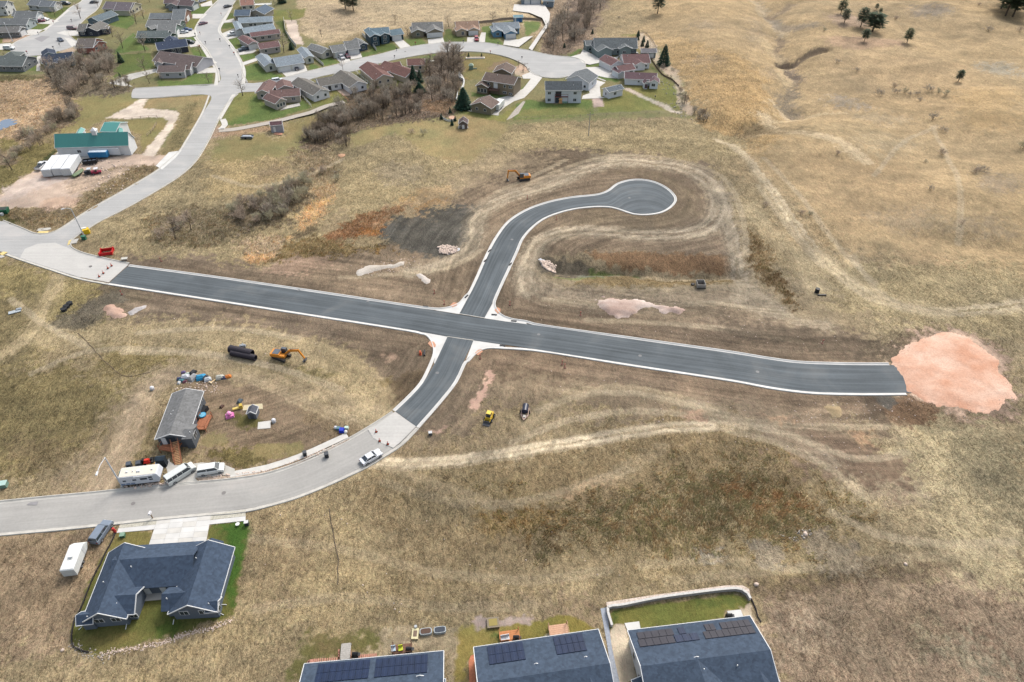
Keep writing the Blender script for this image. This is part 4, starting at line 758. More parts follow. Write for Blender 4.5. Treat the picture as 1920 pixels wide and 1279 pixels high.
# ---------------------------------------------------------------- driveways, walks and pads
DW = []
def pad(q, P, m=None, z=.07, name="driveway", label=None):
    o = patch(name, unv(pts(q, *P)), z, m or M_CON, thick=.14)
    if label: o["label"] = label
    return o
def walk(q, P, w=1.4, m=None, z=.065, name="footpath"):
    Wp = spline(unv(pts(q, *P)), 2.5); Nn = normals2(Wp); return patch(name, np.vstack([Wp+Nn*w/2, (Wp-Nn*w/2)[::-1]]), z, m or M_CON, thick=.1)
pad(qF, (1385, 432, 1500, 312, 1615, 295, 1560, 360, 1440, 465), M_CONB)
for q, P in ((qA, (-60, 395, 90, 385, 130, 400, 80, 440, -60, 445)), (qA, (390, 160, 530, 190, 440, 215, 340, 210)), (qA, (185, 285, 260, 262, 380, 265, 320, 310, 190, 315)), (qA, (500, 295, 600, 265, 690, 275, 700, 320, 590, 318)), (qA, (570, 335, 640, 345, 690, 380, 640, 420)),
             (qA, (1710, 125, 1840, 125, 1800, 165, 1710, 165)), (qA, (1570, 335, 1600, 270, 1740, 265, 1760, 315, 1680, 330)), (qA, (1670, 380, 1780, 362, 1800, 405, 1690, 420)), (qA, (1755, 550, 1890, 528, 1930, 560, 1760, 580)), (qA, (1740, 610, 1930, 600, 1930, 645, 1750, 655)), (qA, (1780, 40, 1880, 5, 1890, 50, 1790, 60)),
             (qB, (340, 185, 420, 165, 430, 195, 320, 205)), (qB, (310, 300, 420, 255, 500, 300, 450, 330, 370, 350)), (qB, (440, 440, 560, 395, 620, 450, 590, 470, 470, 490)), (qB, (500, 555, 620, 515, 640, 535, 510, 580)),
             (qB, (830, 630, 1050, 575, 1075, 635, 885, 682)), (qB, (1330, 520, 1430, 490, 1455, 545, 1380, 575)), (qB, (1440, 480, 1540, 465, 1560, 510, 1460, 530)), (qC, (180, 365, 255, 350, 330, 412, 245, 435)), (qC, (485, 350, 618, 335, 632, 378, 490, 396)), (qC, (835, 332, 940, 330, 900, 378, 832, 378)),
             (qC, (940, 340, 960, 290, 1000, 290, 990, 380, 940, 378)), (qC, (1165, 352, 1290, 352, 1340, 330, 1420, 320, 1290, 420, 1155, 398)), (qC, (1380, 430, 1480, 290, 1530, 220, 1500, 160, 1390, 115, 1240, 95, 1250, 40, 1520, 40, 1570, 120, 1560, 220, 1500, 310, 1410, 450)),
             (qD, (330, 505, 420, 480, 440, 440, 540, 490, 580, 520, 700, 515, 760, 500, 740, 530, 500, 575, 440, 560, 400, 520)), (qD, (460, 600, 690, 590, 760, 655, 760, 700, 640, 690, 470, 648)), (qC, (1400, 640, 1500, 690, 1430, 780, 1340, 870, 1250, 900, 1170, 950, 1100, 1015, 1080, 880, 1210, 850, 1330, 790, 1400, 700, 1330, 700, 1320, 670)),
             (qD, (440, 720, 500, 695, 640, 735, 590, 770, 600, 860, 650, 870, 430, 880, 440, 850, 500, 830, 490, 760))):
    pad(q, P)
patch("driveway", unv(pts(qC, 835, 985, 855, 950, 1050, 1000, 1100, 960, 1130, 960, 1110, 1028)), .06, M_CONO, thick=.1, label="concrete strip round the olive garage")
patch("patio", unv(pts(qB, 1330, 800, 1420, 780, 1450, 800, 1450, 850, 1390, 850)), .06, mat("pavers", c(190, 168, 150), .9), thick=.1)
patch("patio", unv(pts(qB, 890, 940, 1000, 915, 1010, 940, 830, 980)), .06, M_CONO, thick=.1)
patch("patio", unv(pts(qF, 470, 360, 520, 300, 560, 345, 545, 365)), .07, M_CON, thick=.1)
pad(qF, (545, 365, 610, 330, 840, 330, 800, 380, 740, 420, 700, 400, 560, 395), M_CONO, label="concrete apron in front of the green-roofed barn")
pad(qA, (965, 740, 1150, 660, 1390, 610, 1395, 640, 1180, 705, 1110, 735, 1180, 770, 1090, 765), M_CONO, name="boardwalk")

walk(qB, (290, 1160, 420, 1150, 560, 1125, 740, 1090, 870, 1060, 980, 1030, 1100, 1000, 1250, 940, 1400, 905), 3.0, mat('tan_path', c(180, 172, 162), .9, var=.12))
walk(qB, (320, 1060, 340, 1110, 300, 1150), 2.2, M_CON)
walk(qB, (500, 750, 510, 640, 490, 570, 420, 440, 360, 360, 290, 270, 340, 170, 400, 60), 1.5); walk(qB, (260, 760, 270, 640, 210, 530, 120, 390, 75, 330), 1.5); walk(qB, (290, 1060, 420, 840), 1.5)
walk(qA, (340, 630, 345, 500), 1.5); walk(qA, (610, 90, 520, 165, 440, 235, 390, 265), 1.5); walk(qC, (760, 640, 800, 700, 800, 760, 785, 800), .8); walk(qD, (450, 660, 560, 690, 640, 720), 1.0, M_CONO)
walk(qC, (480, 545, 580, 540, 640, 560), 1.4)
patch("gravel_strip", unv(pts(qC, 1180, 1070, 1260, 970, 1330, 900, 1350, 905, 1290, 1010, 1230, 1050)), .055, mat("grey_gravel", c(176, 168, 158), .95, var=.25, scale=2), mask=False)
# near home: drive and walk along the old street
pad(qY, (730, 800, 850, 700, 820, 560, 780, 440, 850, 340, 860, 400, 960, 460, 1210, 440, 1380, 415, 1730, 440, 1920, 520, 1920, 610, 1270, 665, 1340, 740, 1100, 775), M_CONO, label="concrete drive beside the long travel trailer")
walk(q0, (432, 890, 500, 877, 560, 857, 610, 835, 651, 816), 1.5, M_CON); 
patch("gravel_verge", unv(pts(q0, 368, 896, 432, 893, 520, 879, 600, 852, 652, 822, 656, 824, 616, 844, 560, 869, 500, 888, 430, 899, 376, 904)), .055, mat("brown_gravel", c(160, 140, 122), .95, var=.3, scale=3, col2=c(190, 172, 156)), mask=False)
pad(q0, (484, 792, 508, 789, 507, 803, 483, 805), M_CON, name="patio", label="square concrete pad on the worn yard")
pad(q0, (457, 760, 492, 757, 493, 767, 455, 770), mat("tan_slab", c(204, 192, 160), .9), name="patio")
# ---------------------------------------------------------------- vegetation builders
M_TWIG = [mat("bare_twigs_a", c(164, 155, 142, 1.0), .95, var=.25, scale=1), mat("bare_twigs_b", c(176, 160, 144, 1.0), .95, var=.25, scale=1), mat("bare_twigs_c", c(142, 129, 114, 1.0), .95, var=.25, scale=1), mat("bare_twigs_d", c(176, 170, 146, 1.0), .95, var=.25, scale=1)]
M_BARK = mat("bark", c(96, 84, 74), .95, var=.2)
M_NEED = mat("pine_needles", c(62, 78, 52), .9, var=.35, scale=1.2); M_SPR = mat("spruce_needles", c(46, 74, 56), .9, var=.35, scale=1.2); M_NEEDB = mat("pine_needles_b", c(76, 88, 52), .9, var=.35, scale=1.2)
def bare_mesh(seed, h, r, trunk_h, n1=9, n2=7, n3=9, thick=.12, multi=1, up=.55):
    """trunk mesh and twig mesh of a leafless tree of height h and radius r"""
    R = random.Random(seed); tb = MB(); V = []; F = []
    def twig(p, d, L, w):
        a = d.orthogonal().normalized(); a.rotate(Matrix.Rotation(R.uniform(0, 6.3), 3, d)); i = len(V)
        V.extend([tuple(p-a*w), tuple(p+a*w), tuple(p+d*L+Vector((0, 0, R.uniform(-.05, .15)))*L)]); F.append((i, i+1, i+2))
    for s in range(multi):
        o = Vector((R.uniform(-1, 1), R.uniform(-1, 1), 0))*r*(.35 if multi > 1 else 0)
        lean = Vector((R.uniform(-.15, .15)+o.x/r*.5, R.uniform(-.15, .15)+o.y/r*.5, 1)).normalized()
        top = o+lean*h*R.uniform(.7, .85); tb.tube(o-Vector((0, 0, .3)), top, thick, thick*.25, 5, False)
        for i in range(n1):
            t = trunk_h+(1-trunk_h)*(i+.5)/n1; p = o+(top-o)*t; az = R.uniform(0, 6.28); el = up+R.uniform(-.25, .4)
            d = Vector((cos(az)*cos(el), sin(az)*cos(el), sin(el))); L = r*R.uniform(.6, 1.0)*(1.15-.5*t); q = p+d*L
            tb.tube(p, q, thick*.35, thick*.1, 3, False)
            for j in range(n2):
                u = R.uniform(.25, 1); p2 = p+d*L*u; d2 = (d+Vector((R.uniform(-1, 1), R.uniform(-1, 1), R.uniform(-.3, 1)))*.9).normalized(); L2 = L*R.uniform(.3, .55)
                twig(p2, d2, L2, thick*.13+.012)
                for k in range(n3):
                    p3 = p2+d2*L2*R.uniform(.2, 1); d3 = (d2+Vector((R.uniform(-1, 1), R.uniform(-1, 1), R.uniform(-.6, 1)))*.9).normalized()
                    twig(p3, d3, L2*R.uniform(.5, .9), .016)
    return tb, V, F
BARE = {}
def bare_proto(key, ti, **k):
    tb, V, F = bare_mesh(**k); tm = tb.mesh("trunk_"+key); tm.materials.append(M_BARK)
    me = bpy.data.meshes.new("crown_"+key); me.from_pydata(V, [], F); me.materials.append(M_TWIG[ti]); BARE[key] = (tm, me)
for i in range(3):
    bare_proto("tree%d" % i, [0, 1, 2][i], seed=10+i, h=7.5, r=3.4, trunk_h=.25, n1=16, n2=6, n3=6, thick=.18)
    bare_proto("bush%d" % i, [0, 2, 1][i], seed=20+i, h=3.6, r=2.3, trunk_h=.08, n1=8, n2=6, n3=6, thick=.08, multi=5, up=.95)
    bare_proto("willow%d" % i, [3, 1, 3][i], seed=30+i, h=3.0, r=2.2, trunk_h=.05, n1=7, n2=6, n3=9, thick=.05, multi=6, up=.8)
    bare_proto("dark%d" % i, [2, 0, 2][i], seed=40+i, h=4.2, r=2.5, trunk_h=.1, n1=8, n2=6, n3=7, thick=.09, multi=5, up=.95)
    bare_proto("weed%d" % i, [1, 3, 0][i], seed=50+i, h=1.1, r=1.2, trunk_h=.02, n1=4, n2=5, n3=6, thick=.03, multi=6, up=.5)
VR = random.Random(99)
def bare(key, px, py, s, label, group, q=q0, cat="tree", name="bare_tree"):
    key = key if key[-1].isdigit() else key+str(VR.randrange(3)); tm, cmh = BARE[key]
    p = at(px, py, q); e = empty(name, p, VR.uniform(0, 6.28), label=label, cat=cat, group=group); e.scale = (s*VR.uniform(.9, 1.1), s*VR.uniform(.9, 1.1), s*VR.uniform(.85, 1.15))
    for nm, me in (("trunk", tm), ("crown", cmh)):
        o = bpy.data.objects.new(nm, me); COL.objects.link(o); o.parent = e
    return e
def conifer_mesh(seed, h, r, kind):
    R = random.Random(seed); V = []; F = []
    n = 170 if kind == 'spruce' else 130
    def blade(p, d, L, w, droop):
        a = d.cross(Vector((0, 0, 1))).normalized()*w; i = len(V); m = p+d*L*.5+Vector((0, 0, -droop*.3*L)); e = p+d*L+Vector((0, 0, -droop*L))
        V.extend([tuple(p), tuple(m+a), tuple(e), tuple(m-a)]); F.append((i, i+1, i+2, i+3))
    for i in range(n*4):
        t = R.random()**(1.25 if kind == 'spruce' else .9)
        if kind == 'spruce': z = h*(.06+.94*t); rr = r*(1-t)**.85+.08; rr *= R.uniform(.75, 1.1); inner = R.uniform(.2, .85)
        else: z = h*(.28+.72*t); rr = r*math.sqrt(max(.02, 1-(abs(t-.35)/.72)**2))*R.uniform(.6, 1.1)*(1+.35*sin(R.choice([0, 1.3, 2.9, 4.4])+t*9)); inner = R.uniform(.1, .8)
        az = R.uniform(0, 6.28); d = Vector((cos(az), sin(az), R.uniform(-.1, .25))).normalized()
        p = Vector((d.x*rr*inner, d.y*rr*inner, z)); blade(p, d, max(.25, rr*(1-inner)+.2), max(.09, .17*r*R.uniform(.5, 1)), .35 if kind == 'spruce' else .05)
    tb = MB().tube((0, 0, -.3), (0, 0, h*.9), .05*h*.45+.04, .02, 6, False)
    tm = tb.mesh("trunk_c"); tm.materials.append(M_BARK); me = bpy.data.meshes.new("crown_c"); me.from_pydata(V, [], F); return tm, me
CON = {}
for i in range(3):
    tm, me = conifer_mesh(60+i, 8, 2.3, 'pine'); me.materials.append([M_NEED, M_NEEDB, M_NEED][i]); CON["pine%d" % i] = (tm, me)
    tm, me = conifer_mesh(70+i, 8, 2.2, 'spruce'); me.materials.append(M_SPR); CON["spruce%d" % i] = (tm, me)
def conifer(key, px, py, h, label, group=None, q=q0, wide=1.0, name=None):
    key = key if key[-1].isdigit() else key+str(VR.randrange(3)); tm, me = CON[key]; s = h/8
    e = empty(name or ("pine_tree" if key[0] == 'p' else "spruce_tree"), at(px, py, q), VR.uniform(0, 6.28), label=label, cat="tree", group=group); e.scale = (s*wide, s*wide, s)
    for nm, m_ in (("trunk", tm), ("crown", me)):
        o = bpy.data.objects.new(nm, m_); COL.objects.link(o); o.parent = e
    return e
# ---------------------------------------------------------------- buildings
M_WHITE = cm(226, 228, 230, .5); M_TRIM = cm(222, 224, 226, .6); M_GLASS = mat("window_glass", (.03, .04, .055), .12, var=.1, spec=.8)
M_SOL = mat("solar_blue", c(18, 38, 70), .4, var=.18, scale=.8, spec=.25); M_SOLB = mat("solar_black", c(56, 56, 66), .45, var=.12, scale=.8, spec=.2); M_SOLE = mat("solar_edge", c(44, 60, 92), .4)
def roofm(r, g, b): return mat("roof_%d_%d_%d" % (r, g, b), c(r, g, b), .9, var=.10, scale=1.2, kind='shingle', spec=.2)
def sidm(r, g, b): return mat("siding_%d_%d_%d" % (r, g, b), c(r, g, b), .7, var=.05, scale=.6, kind='siding')
R_SLATE = (104, 116, 132); R_GREY = (132, 136, 138); R_TAUPE = (136, 128, 124); R_MAUVE = (134, 110, 112); R_LBLUE = (166, 180, 190); R_GRN = (116, 124, 124)
class Wing: pass
def mkwing(q, A, B, dep, ridge='x', h=2.7, rise=None, oh=.45, feats=(), hip=False, trimc=True):
    w = Wing(); a = q(*A); b = q(*B); g = gz(*un(*a)); h0 = h+g
    A3 = np.array(un(*a, h0)); B3 = np.array(un(*b, h0)); ex = (B3-A3); L_ = np.linalg.norm(ex); ex /= L_; ey = np.array([-ex[1], ex[0]])
    if isinstance(dep, tuple): C3 = np.array(un(*q(*dep), h0)); dep = float((C3-B3) @ ey)
    if dep < 0: A3 = A3+ey*dep; dep = -dep
    w.O = Vector((A3[0], A3[1], g)); w.ex = Vector((*ex, 0)); w.ey = Vector((*ey, 0)); w.L = L_; w.D = dep; w.ridge = ridge; w.h = h; w.oh = oh; w.hip = hip; w.feats = list(feats)
    span = dep if ridge == 'x' else L_; w.rise = rise if rise is not None else min(3.2, span*.5*.42); w.span = span; w.len = L_ if ridge == 'x' else dep; w.trim = trimc
    return w
def wing_geo(w, O, wall, roof, trim):
    Z = Vector((0, 0, 1)); o = w.O-O
    if w.ridge == 'x': U, Rr = w.ey, w.ex; base = o
    else: U, Rr = w.ex, w.ey; base = o
    S, L_, h, r, oh = w.span, w.len, w.h, w.rise, w.oh
    sl = r/(S/2); gt = .16
    # U across the span, Rr along the ridge
    yo = min(oh, S*.2); hw = h+sl*yo-.06
    pent = [(yo, -.6), (S-yo, -.6), (S-yo, hw), (S/2, h+r-.08), (yo, hw)]
    if w.hip:
        hr = min(S/2, L_/2-.1); vs = [base+U*a+Rr*b+Z*z for a, b, z in ((0, 0, h), (S, 0, h), (S, L_, h), (0, L_, h), (S/2, hr, h+r), (S/2, L_-hr, h+r))]
        vb = [v-Z*gt for v in vs[:4]]
        roof.add(vs+vb, [(0, 1, 4), (1, 2, 5, 4), (2, 3, 5), (3, 0, 4, 5), (9, 8, 7, 6), (0, 6, 7, 1), (1, 7, 8, 2), (2, 8, 9, 3), (3, 9, 6, 0)])
        wall.prism([(yo, -.6), (S-yo, -.6), (S-yo, h+.05), (yo, h+.05)], base, U, Z, Rr, oh, L_-oh)
    else:
        wall.prism(pent, base, U, Z, Rr, oh, L_-oh)
        ch = [(0, h), (S/2, h+r), (S, h), (S, h-gt), (S/2, h+r-gt), (0, h-gt)]
        roof.prism(ch, base, U, Z, Rr, 0, L_)
        if w.trim:
            for a, b in ((-.03, .08), (L_-.08, L_+.03)):
                e = .015; trim.prism([(-.02, h+e), (S/2, h+r+e), (S+.02, h+e), (S+.02, h-gt-.05), (S/2, h+r-gt-.05), (-.02, h-gt-.05)], base, U, Z, Rr, a, b)
    if w.trim:
        for a, b in ((-.11, -.021), (S+.021, S+.11)):
            trim.prism([(a, h-.14), (b, h-.14), (b, h+.012), (a, h+.012)], base, U, Z, Rr, 0, L_)
        if w.hip:
            for a, b in ((-.12, -.002), (L_+.002, L_+.12)): trim.prism([(a, h-.14), (b, h-.14), (b, h+.012), (a, h+.012)], base, Rr, Z, U, 0, S)
def side(w, s):
    oh = w.oh; ys = min(oh, w.span*.2); ix = oh if w.ridge == 'x' else ys; iy = ys if w.ridge == 'x' else oh
    if s == 'F': return w.O+w.ey*iy, w.ex, -w.ey, w.L
    if s == 'K': return w.O+w.ey*(w.D-iy), w.ex, w.ey, w.L
    if s == 'R': return w.O+w.ex*(w.L-ix), w.ey, w.ex, w.D
    return w.O+w.ex*ix, w.ey, -w.ex, w.D
def winbox(parent, O, w, f):
    kind, s, t, z, ww, hh = f[:6]; o, u, n, Ls = side(w, s); p = o+u*(Ls*t)-O+Vector((0, 0, z)); Z = Vector((0, 0, 1)); m = MB(); e = .09
    if kind == 'win':
        m.prism([(-ww/2-e, -hh/2-e), (ww/2+e, -hh/2-e), (ww/2+e, hh/2+e), (-ww/2-e, hh/2+e)], p, u, Z, n, -.05, .06); fo = m.build("window", M_WHITE, parent)
        k = 2 if ww > 1.1 else 1
        for i in range(k):
            a = -ww/2+ww*i/k+(.04 if i else 0); b = -ww/2+ww*(i+1)/k-(.04 if i < k-1 else 0)
            MB().prism([(a, -hh/2), (b, -hh/2), (b, hh/2), (a, hh/2)], p, u, Z, n, .0, .075).build("pane", M_GLASS, fo)
    elif kind == 'gar':
        m.prism([(-ww/2-e, -hh/2-.1), (ww/2+e, -hh/2-.1), (ww/2+e, hh/2+e), (-ww/2-e, hh/2+e)], p, u, Z, n, -.05, .05); fo = m.build("garage_door", M_WHITE, parent)
        for i in range(4):
            a = -hh/2+hh*i/4+.015; MB().prism([(-ww/2, a), (ww/2, a), (ww/2, a+hh/4-.03), (-ww/2, a+hh/4-.03)], p, u, Z, n, .0, .08).build("door_panel", M_WHITE, fo)
    elif kind == 'door':
        mt = cm(*f[6]) if len(f) > 6 else M_WHITE
        m.prism([(-ww/2, -hh/2), (ww/2, -hh/2), (ww/2, hh/2), (-ww/2, hh/2)], p, u, Z, n, -.05, .07).build("door", mt, parent)
def on_roof(w, t, v, lift=0):
    """point on the roof slope: t along ridge, v from 0 (first eave) over the ridge 1 to 2"""
    U, Rr = (w.ey, w.ex) if w.ridge == 'x' else (w.ex, w.ey)
    z = w.h+w.rise*(v if v <= 1 else 2-v); p = w.O+U*(w.span*.5*v)+Rr*(w.len*t)+Vector((0, 0, z))
    return p
def house(label, roof, wall, wings, cat="house", name="house", vents=2, seed=0, trim=None, group=None, roofmat=None, auto=True):
    ws = [mkwing(*a[:4], **(a[4] if len(a) > 4 else {})) for a in wings]; O = ws[0].O.copy()
    e = empty(name, O, label=label, cat=cat, group=group); wm = MB(); rm = MB(); tm = MB()
    for i, w in enumerate(ws):
        w.h += i*.004; wing_geo(w, O, wm, rm, tm)
    wm.build("wall", wall if not isinstance(wall, tuple) else sidm(*wall), e); rm.build("roof", roofmat or roofm(*roof), e)
    if tm.v: tm.build("fascia", trim or M_TRIM, e)
    R = random.Random(seed+len(label))
    for w in ws:
        fs = w.feats
        if not fs and auto:
            two = w.h > 4
            for s in 'FR' + ('L' if w.O.x > 0 else ''):
                Ls = side(w, s)[3]
                if Ls > 4:
                    k = max(1, int(Ls/3.4))
                    for i in range(k):
                        for z in ((1.3, 3.9) if two else (1.55,)): fs.append(('win', s, (i+.5)/k+R.uniform(-.05, .05), z, R.choice([1.0, 1.4, 1.5]), 1.1))
        for f in fs: winbox(e, O, w, f)
    for i in range(vents):
        w = ws[i % len(ws)]; p = on_roof(w, R.uniform(.2, .8), R.uniform(.5, .8))-O
        MB().tube(p-Vector((0, 0, .1)), p+Vector((0, 0, .35)), .09, n=6).build("vent_pipe", M_TRIM, e)
    return e, ws
S3 = dict(h=2.7)
def G(n=1, s='F', t=.5): return dict(feats=[('gar', s, t, 1.15, 4.9, 2.2)])
# ---- bottom left dark duplex
dup, dws = house("slate-roofed duplex with two gabled wings beside the old street", (80, 96, 118), (104, 114, 128), [
    (qL, (228, 962), (602, 930), (1010-595, 380), dict(ridge='y', h=2.6, rise=2.55, feats=[('win', 'F', .35, 2.0, 1.3, 1.0), ('win', 'F', .72, 2.0, 1.3, 1.0)])),
    (qL, (945, 892), (1345, 872), (1448, 335), dict(ridge='y', h=2.6, rise=2.6, feats=[('win', 'F', .3, 2.0, 1.3, 1.0), ('win', 'F', .7, 2.0, 1.3, 1.0)])),
    (qL, (452, 697), (1140, 648), (1250, 282), dict(ridge='x', h=2.6, rise=2.42, trimc=False, feats=[('door', 'F', .42, 1.1, 1.0, 2.1), ('door', 'F', .62, 1.1, 1.0, 2.1), ('gar', 'K', .3, 1.15, 4.9, 2.2), ('gar', 'K', .7, 1.15, 4.9, 2.2)])),
    (qL, (470, 900), (672, 888), (745, 655), dict(ridge='x', h=2.6, rise=1.7, feats=[('win', 'F', .8, 1.3, 1.2, 1.0)])),
    (qL, (890, 868), (1090, 852), (1120, 655), dict(ridge='x', h=2.6, rise=1.7, trimc=False, feats=[('win', 'L', .3, 1.3, 1.2, 1.0)])),
    (qL, (185, 985), (330, 968), (410, 850), dict(ridge='x', h=2.5, rise=1.1, feats=[('win', 'L', .5, 1.3, .8, .8)])),
    (qL, (1250, 878), (1362, 870), (1400, 745), dict(ridge='x', h=2.5, rise=1.1, feats=[('win', 'R', .5, 1.3, .8, .8)])),
    (qL, (470, 400), (650, 385), (668, 345), dict(ridge='y', h=2.55, rise=1.3, trimc=False, feats=[('win', 'K', .5, 1.3, 1.2, 1.0)])),
    (qL, (1230, 330), (1400, 320), (1402, 288), dict(ridge='y', h=2.55, rise=1.3, trimc=False, feats=[('win', 'K', .5, 1.3, 1.2, 1.0)])),
    ], vents=7, name="duplex_house")
def downspout(parent, q, A, B, O):
    a = Vector((*un(*q(*A)), .25))-O; b = Vector((*un(*q(*B)), .12))-O; MB().tube(a, b, .07, n=5).build("downspout", M_TRIM, parent)
for A, B in (((240, 1000), (212, 1022)), ((612, 970), (600, 1018)), ((1000, 940), (992, 978)), ((1380, 815), (1434, 814)), ((1362, 880), (1410, 898))): downspout(dup, qL, A, B, dws[0].O)
patch("patio", unv(pts(qL, 765, 690, 905, 672, 898, 770, 752, 782)), .07, M_CONO, thick=.1, label="grey concrete patio between the duplex wings")
# driveway of separate slabs
q4 = [unv(pts(qL, x, y))[0] for x, y in ((862, 105), (1308, 66), (1262, 300), (790, 318))]
drv = bpy.data.objects.new("driveway", None); COL.objects.link(drv); drv["kind"] = "structure"; drv["label"] = "bright concrete driveway in slabs above the slate duplex"
for i in range(4):
    for j in range(5):
        def bl(u, v): return (q4[0]*(1-u)+q4[1]*u)*(1-v)+(q4[3]*(1-u)+q4[2]*u)*v
        a = [bl(i/4+.0015, j/5+.002), bl((i+1)/4-.0015, j/5+.002), bl((i+1)/4-.0015, (j+1)/5-.002), bl(i/4+.0015, (j+1)/5-.002)]
        patch("concrete_slab", a, .085+.008*((i*3+j) % 2), M_CONB if (i+j) % 3 else M_CON, drv, thick=.14)
patch("footpath", unv(pts(qL, 525, 218, 540, 182, 845, 150, 832, 190)), .075, M_CONB, thick=.1); patch("footpath", unv(pts(qL, 1288, 115, 1590, 80, 1590, 118, 1280, 150)), .075, M_CONB, thick=.1)
M_PALEG = mat("pale_gravel", c(190, 186, 172), .95, var=.25, scale=3)
patch("gravel_verge", unv(pts(qL, 558, 140, 862, 102, 848, 148, 540, 180)), .05, M_PALEG, mask=False); patch("gravel_verge", unv(pts(qL, 1308, 64, 1590, 30, 1590, 78, 1290, 112)), .05, M_PALEG, mask=False)
patch("gravel_strip", unv(pts(qL, 1455, 350, 1475, 370, 1390, 780, 1375, 770)), .06, mat("tan_gravel", c(184, 176, 156), .95, var=.2, scale=3), mask=False)
# ---- bottom row with solar panels
RS = (82, 97, 117)
def solar(e, w, O, t0, v0, t1, rows, cols, m, gap=.03, ph=None):
    """rows from the eave up; panels t0..t1 along ridge"""
    U, Rr = (w.ey, w.ex); up = 1
    # far (K) slope: v runs 2 -> 1
    sl = Vector((0, 0, w.rise))-U*(w.span*.5); sl = sl.normalized(); n = (U*w.rise+Vector((0, 0, 1))*(w.span*.5)).normalized()
    L_ = (t1-t0)*w.len; pw = L_/cols; ph = ph or 1.68
    e0 = w.O+U*w.span+Rr*(w.len*t0)+Vector((0, 0, w.h))-O+sl*v0
    for r in range(rows):
        for k in range(cols):
            if m is None: continue
            p = e0+Rr*(k*pw+gap)+sl*(r*(ph+.06)); mm_ = MB().prism([(0, 0), (pw-2*gap, 0), (pw-2*gap, ph), (0, ph)], p, Rr, sl, n, .06, .13)
            po = mm_.build("solar_panel", m, e)
            MB().prism([(0.48*(pw-2*gap), 0.02), (.52*(pw-2*gap), 0.02), (.52*(pw-2*gap), ph-.02), (.48*(pw-2*gap), ph-.02)], p, Rr, sl, n, .131, .134).build("busbar", M_SOLE if m is M_SOL else M_SOLB, po, recalc=False)
h1, w1 = house("slate-roofed house with two blue solar arrays at bottom centre-left", RS, (150, 152, 156), [
    (qM, (200, 660), (1250, 562), -13.5, dict(ridge='x', h=3.0, rise=2.6, feats=[('win', 'K', .15, 1.5, 1.4, 1.1), ('door', 'K', .33, 1.1, 1.8, 2.1), ('win', 'K', .5, 1.5, 1.4, 1.1), ('door', 'K', .72, 1.1, 1.8, 2.1), ('win', 'K', .9, 1.5, 1.4, 1.1)])),
    (qM, (880, 1050), (1260, 1020), (1255, 770), dict(ridge='y', h=3.0, rise=1.9)), (qM, (180, 1080), (560, 1050), (560, 840), dict(ridge='y', h=3.0, rise=1.9))], vents=3)
for t0, t1 in ((.105, .475), (.515, .885)): solar(h1, w1[0], w1[0].O, t0, .45, t1, 2, 8, M_SOL, ph=1.75)
h2, w2 = house("slate-roofed house with small deck, a blue solar array on each end", RS, (150, 152, 156), [
    (q0, (887.5, 1214), (1122.5, 1180), -13, dict(ridge='x', h=3.0, rise=2.4, feats=[('win', 'K', .15, 1.5, 1.4, 1.1), ('door', 'K', .3, 1.1, 1.8, 2.1), ('win', 'K', .5, 1.5, 1.4, 1.1), ('door', 'K', .65, 1.1, 1.8, 2.1), ('win', 'K', .9, 1.5, 1.4, 1.1)])),
    (qN, (420, 940), (690, 905), (650, 650), dict(ridge='y', h=3.0, rise=1.9)), (qN, (60, 960), (330, 930), (300, 700), dict(ridge='y', h=3.0, rise=1.9))], vents=3)
solar(h2, w2[0], w2[0].O, .105, .35, .385, 2, 5, M_SOL, ph=1.75); solar(h2, w2[0], w2[0].O, .625, .35, .86, 2, 5, M_SOL, ph=1.75)
h3, w3 = house("slate-roofed house with dark solar arrays inside the curved retaining wall", RS, (230, 234, 238), [
    (qN, (798, 452), (1650, 350), -13.5, dict(ridge='x', h=3.2, rise=2.5, feats=[('win', 'L', .5, 1.5, .9, 1.1), ('win', 'L', .75, 1.5, .9, 1.1), ('win', 'K', .3, 1.5, 1.4, 1.1), ('door', 'K', .08, 1.1, 1.8, 2.1), ('door', 'K', .93, 1.1, 1.8, 2.1), ('win', 'K', .6, 1.5, 1.4, 1.1)])),
    (qN, (1080, 1040), (1640, 960), (1560, 640), dict(ridge='y', h=3.2, rise=2.5)), (qN, (880, 1000), (1090, 970), (1060, 760), dict(ridge='y', h=3.2, rise=1.6)), (qN, (1640, 960), (1900, 920), (1830, 700), dict(ridge='y', h=3.2, rise=1.6))], vents=5)
W3 = w3[0]; solar(h3, W3, W3.O, .06, .75, .345, 1, 5, M_SOLB, ph=1.35); solar(h3, W3, W3.O, .05, 2.2, .33, 1, 5, M_SOLB, ph=1.45); solar(h3, W3, W3.O, .335, 2.2, .52, 1, 3, M_SOL, ph=1.45); solar(h3, W3, W3.O, .385, .75, .44, 1, 1, M_SOL, ph=1.35)
solar(h3, W3, W3.O, .60, .75, .68, 1, 2, M_SOLB, ph=1.35); solar(h3, W3, W3.O, .725, .75, .985-.02, 1, 5, M_SOLB, ph=1.35); solar(h3, W3, W3.O, .565, 2.2, .965, 1, 8, M_SOLB, ph=1.45)
for q, P in ((qN, (778, 402, 880, 390, 890, 440, 800, 455)), (qN, (1488, 318, 1582, 308, 1600, 352, 1508, 365))): pad(q, P, M_CONB, .1, "patio")
patch("gravel_path", unv(pts(qN, 612, 300, 655, 292, 668, 400, 690, 560, 715, 680, 750, 830, 710, 830, 680, 700, 660, 560, 635, 420)), .06, mat("blue_gravel", c(164, 170, 180), .95, var=.15, scale=3), mask=False)
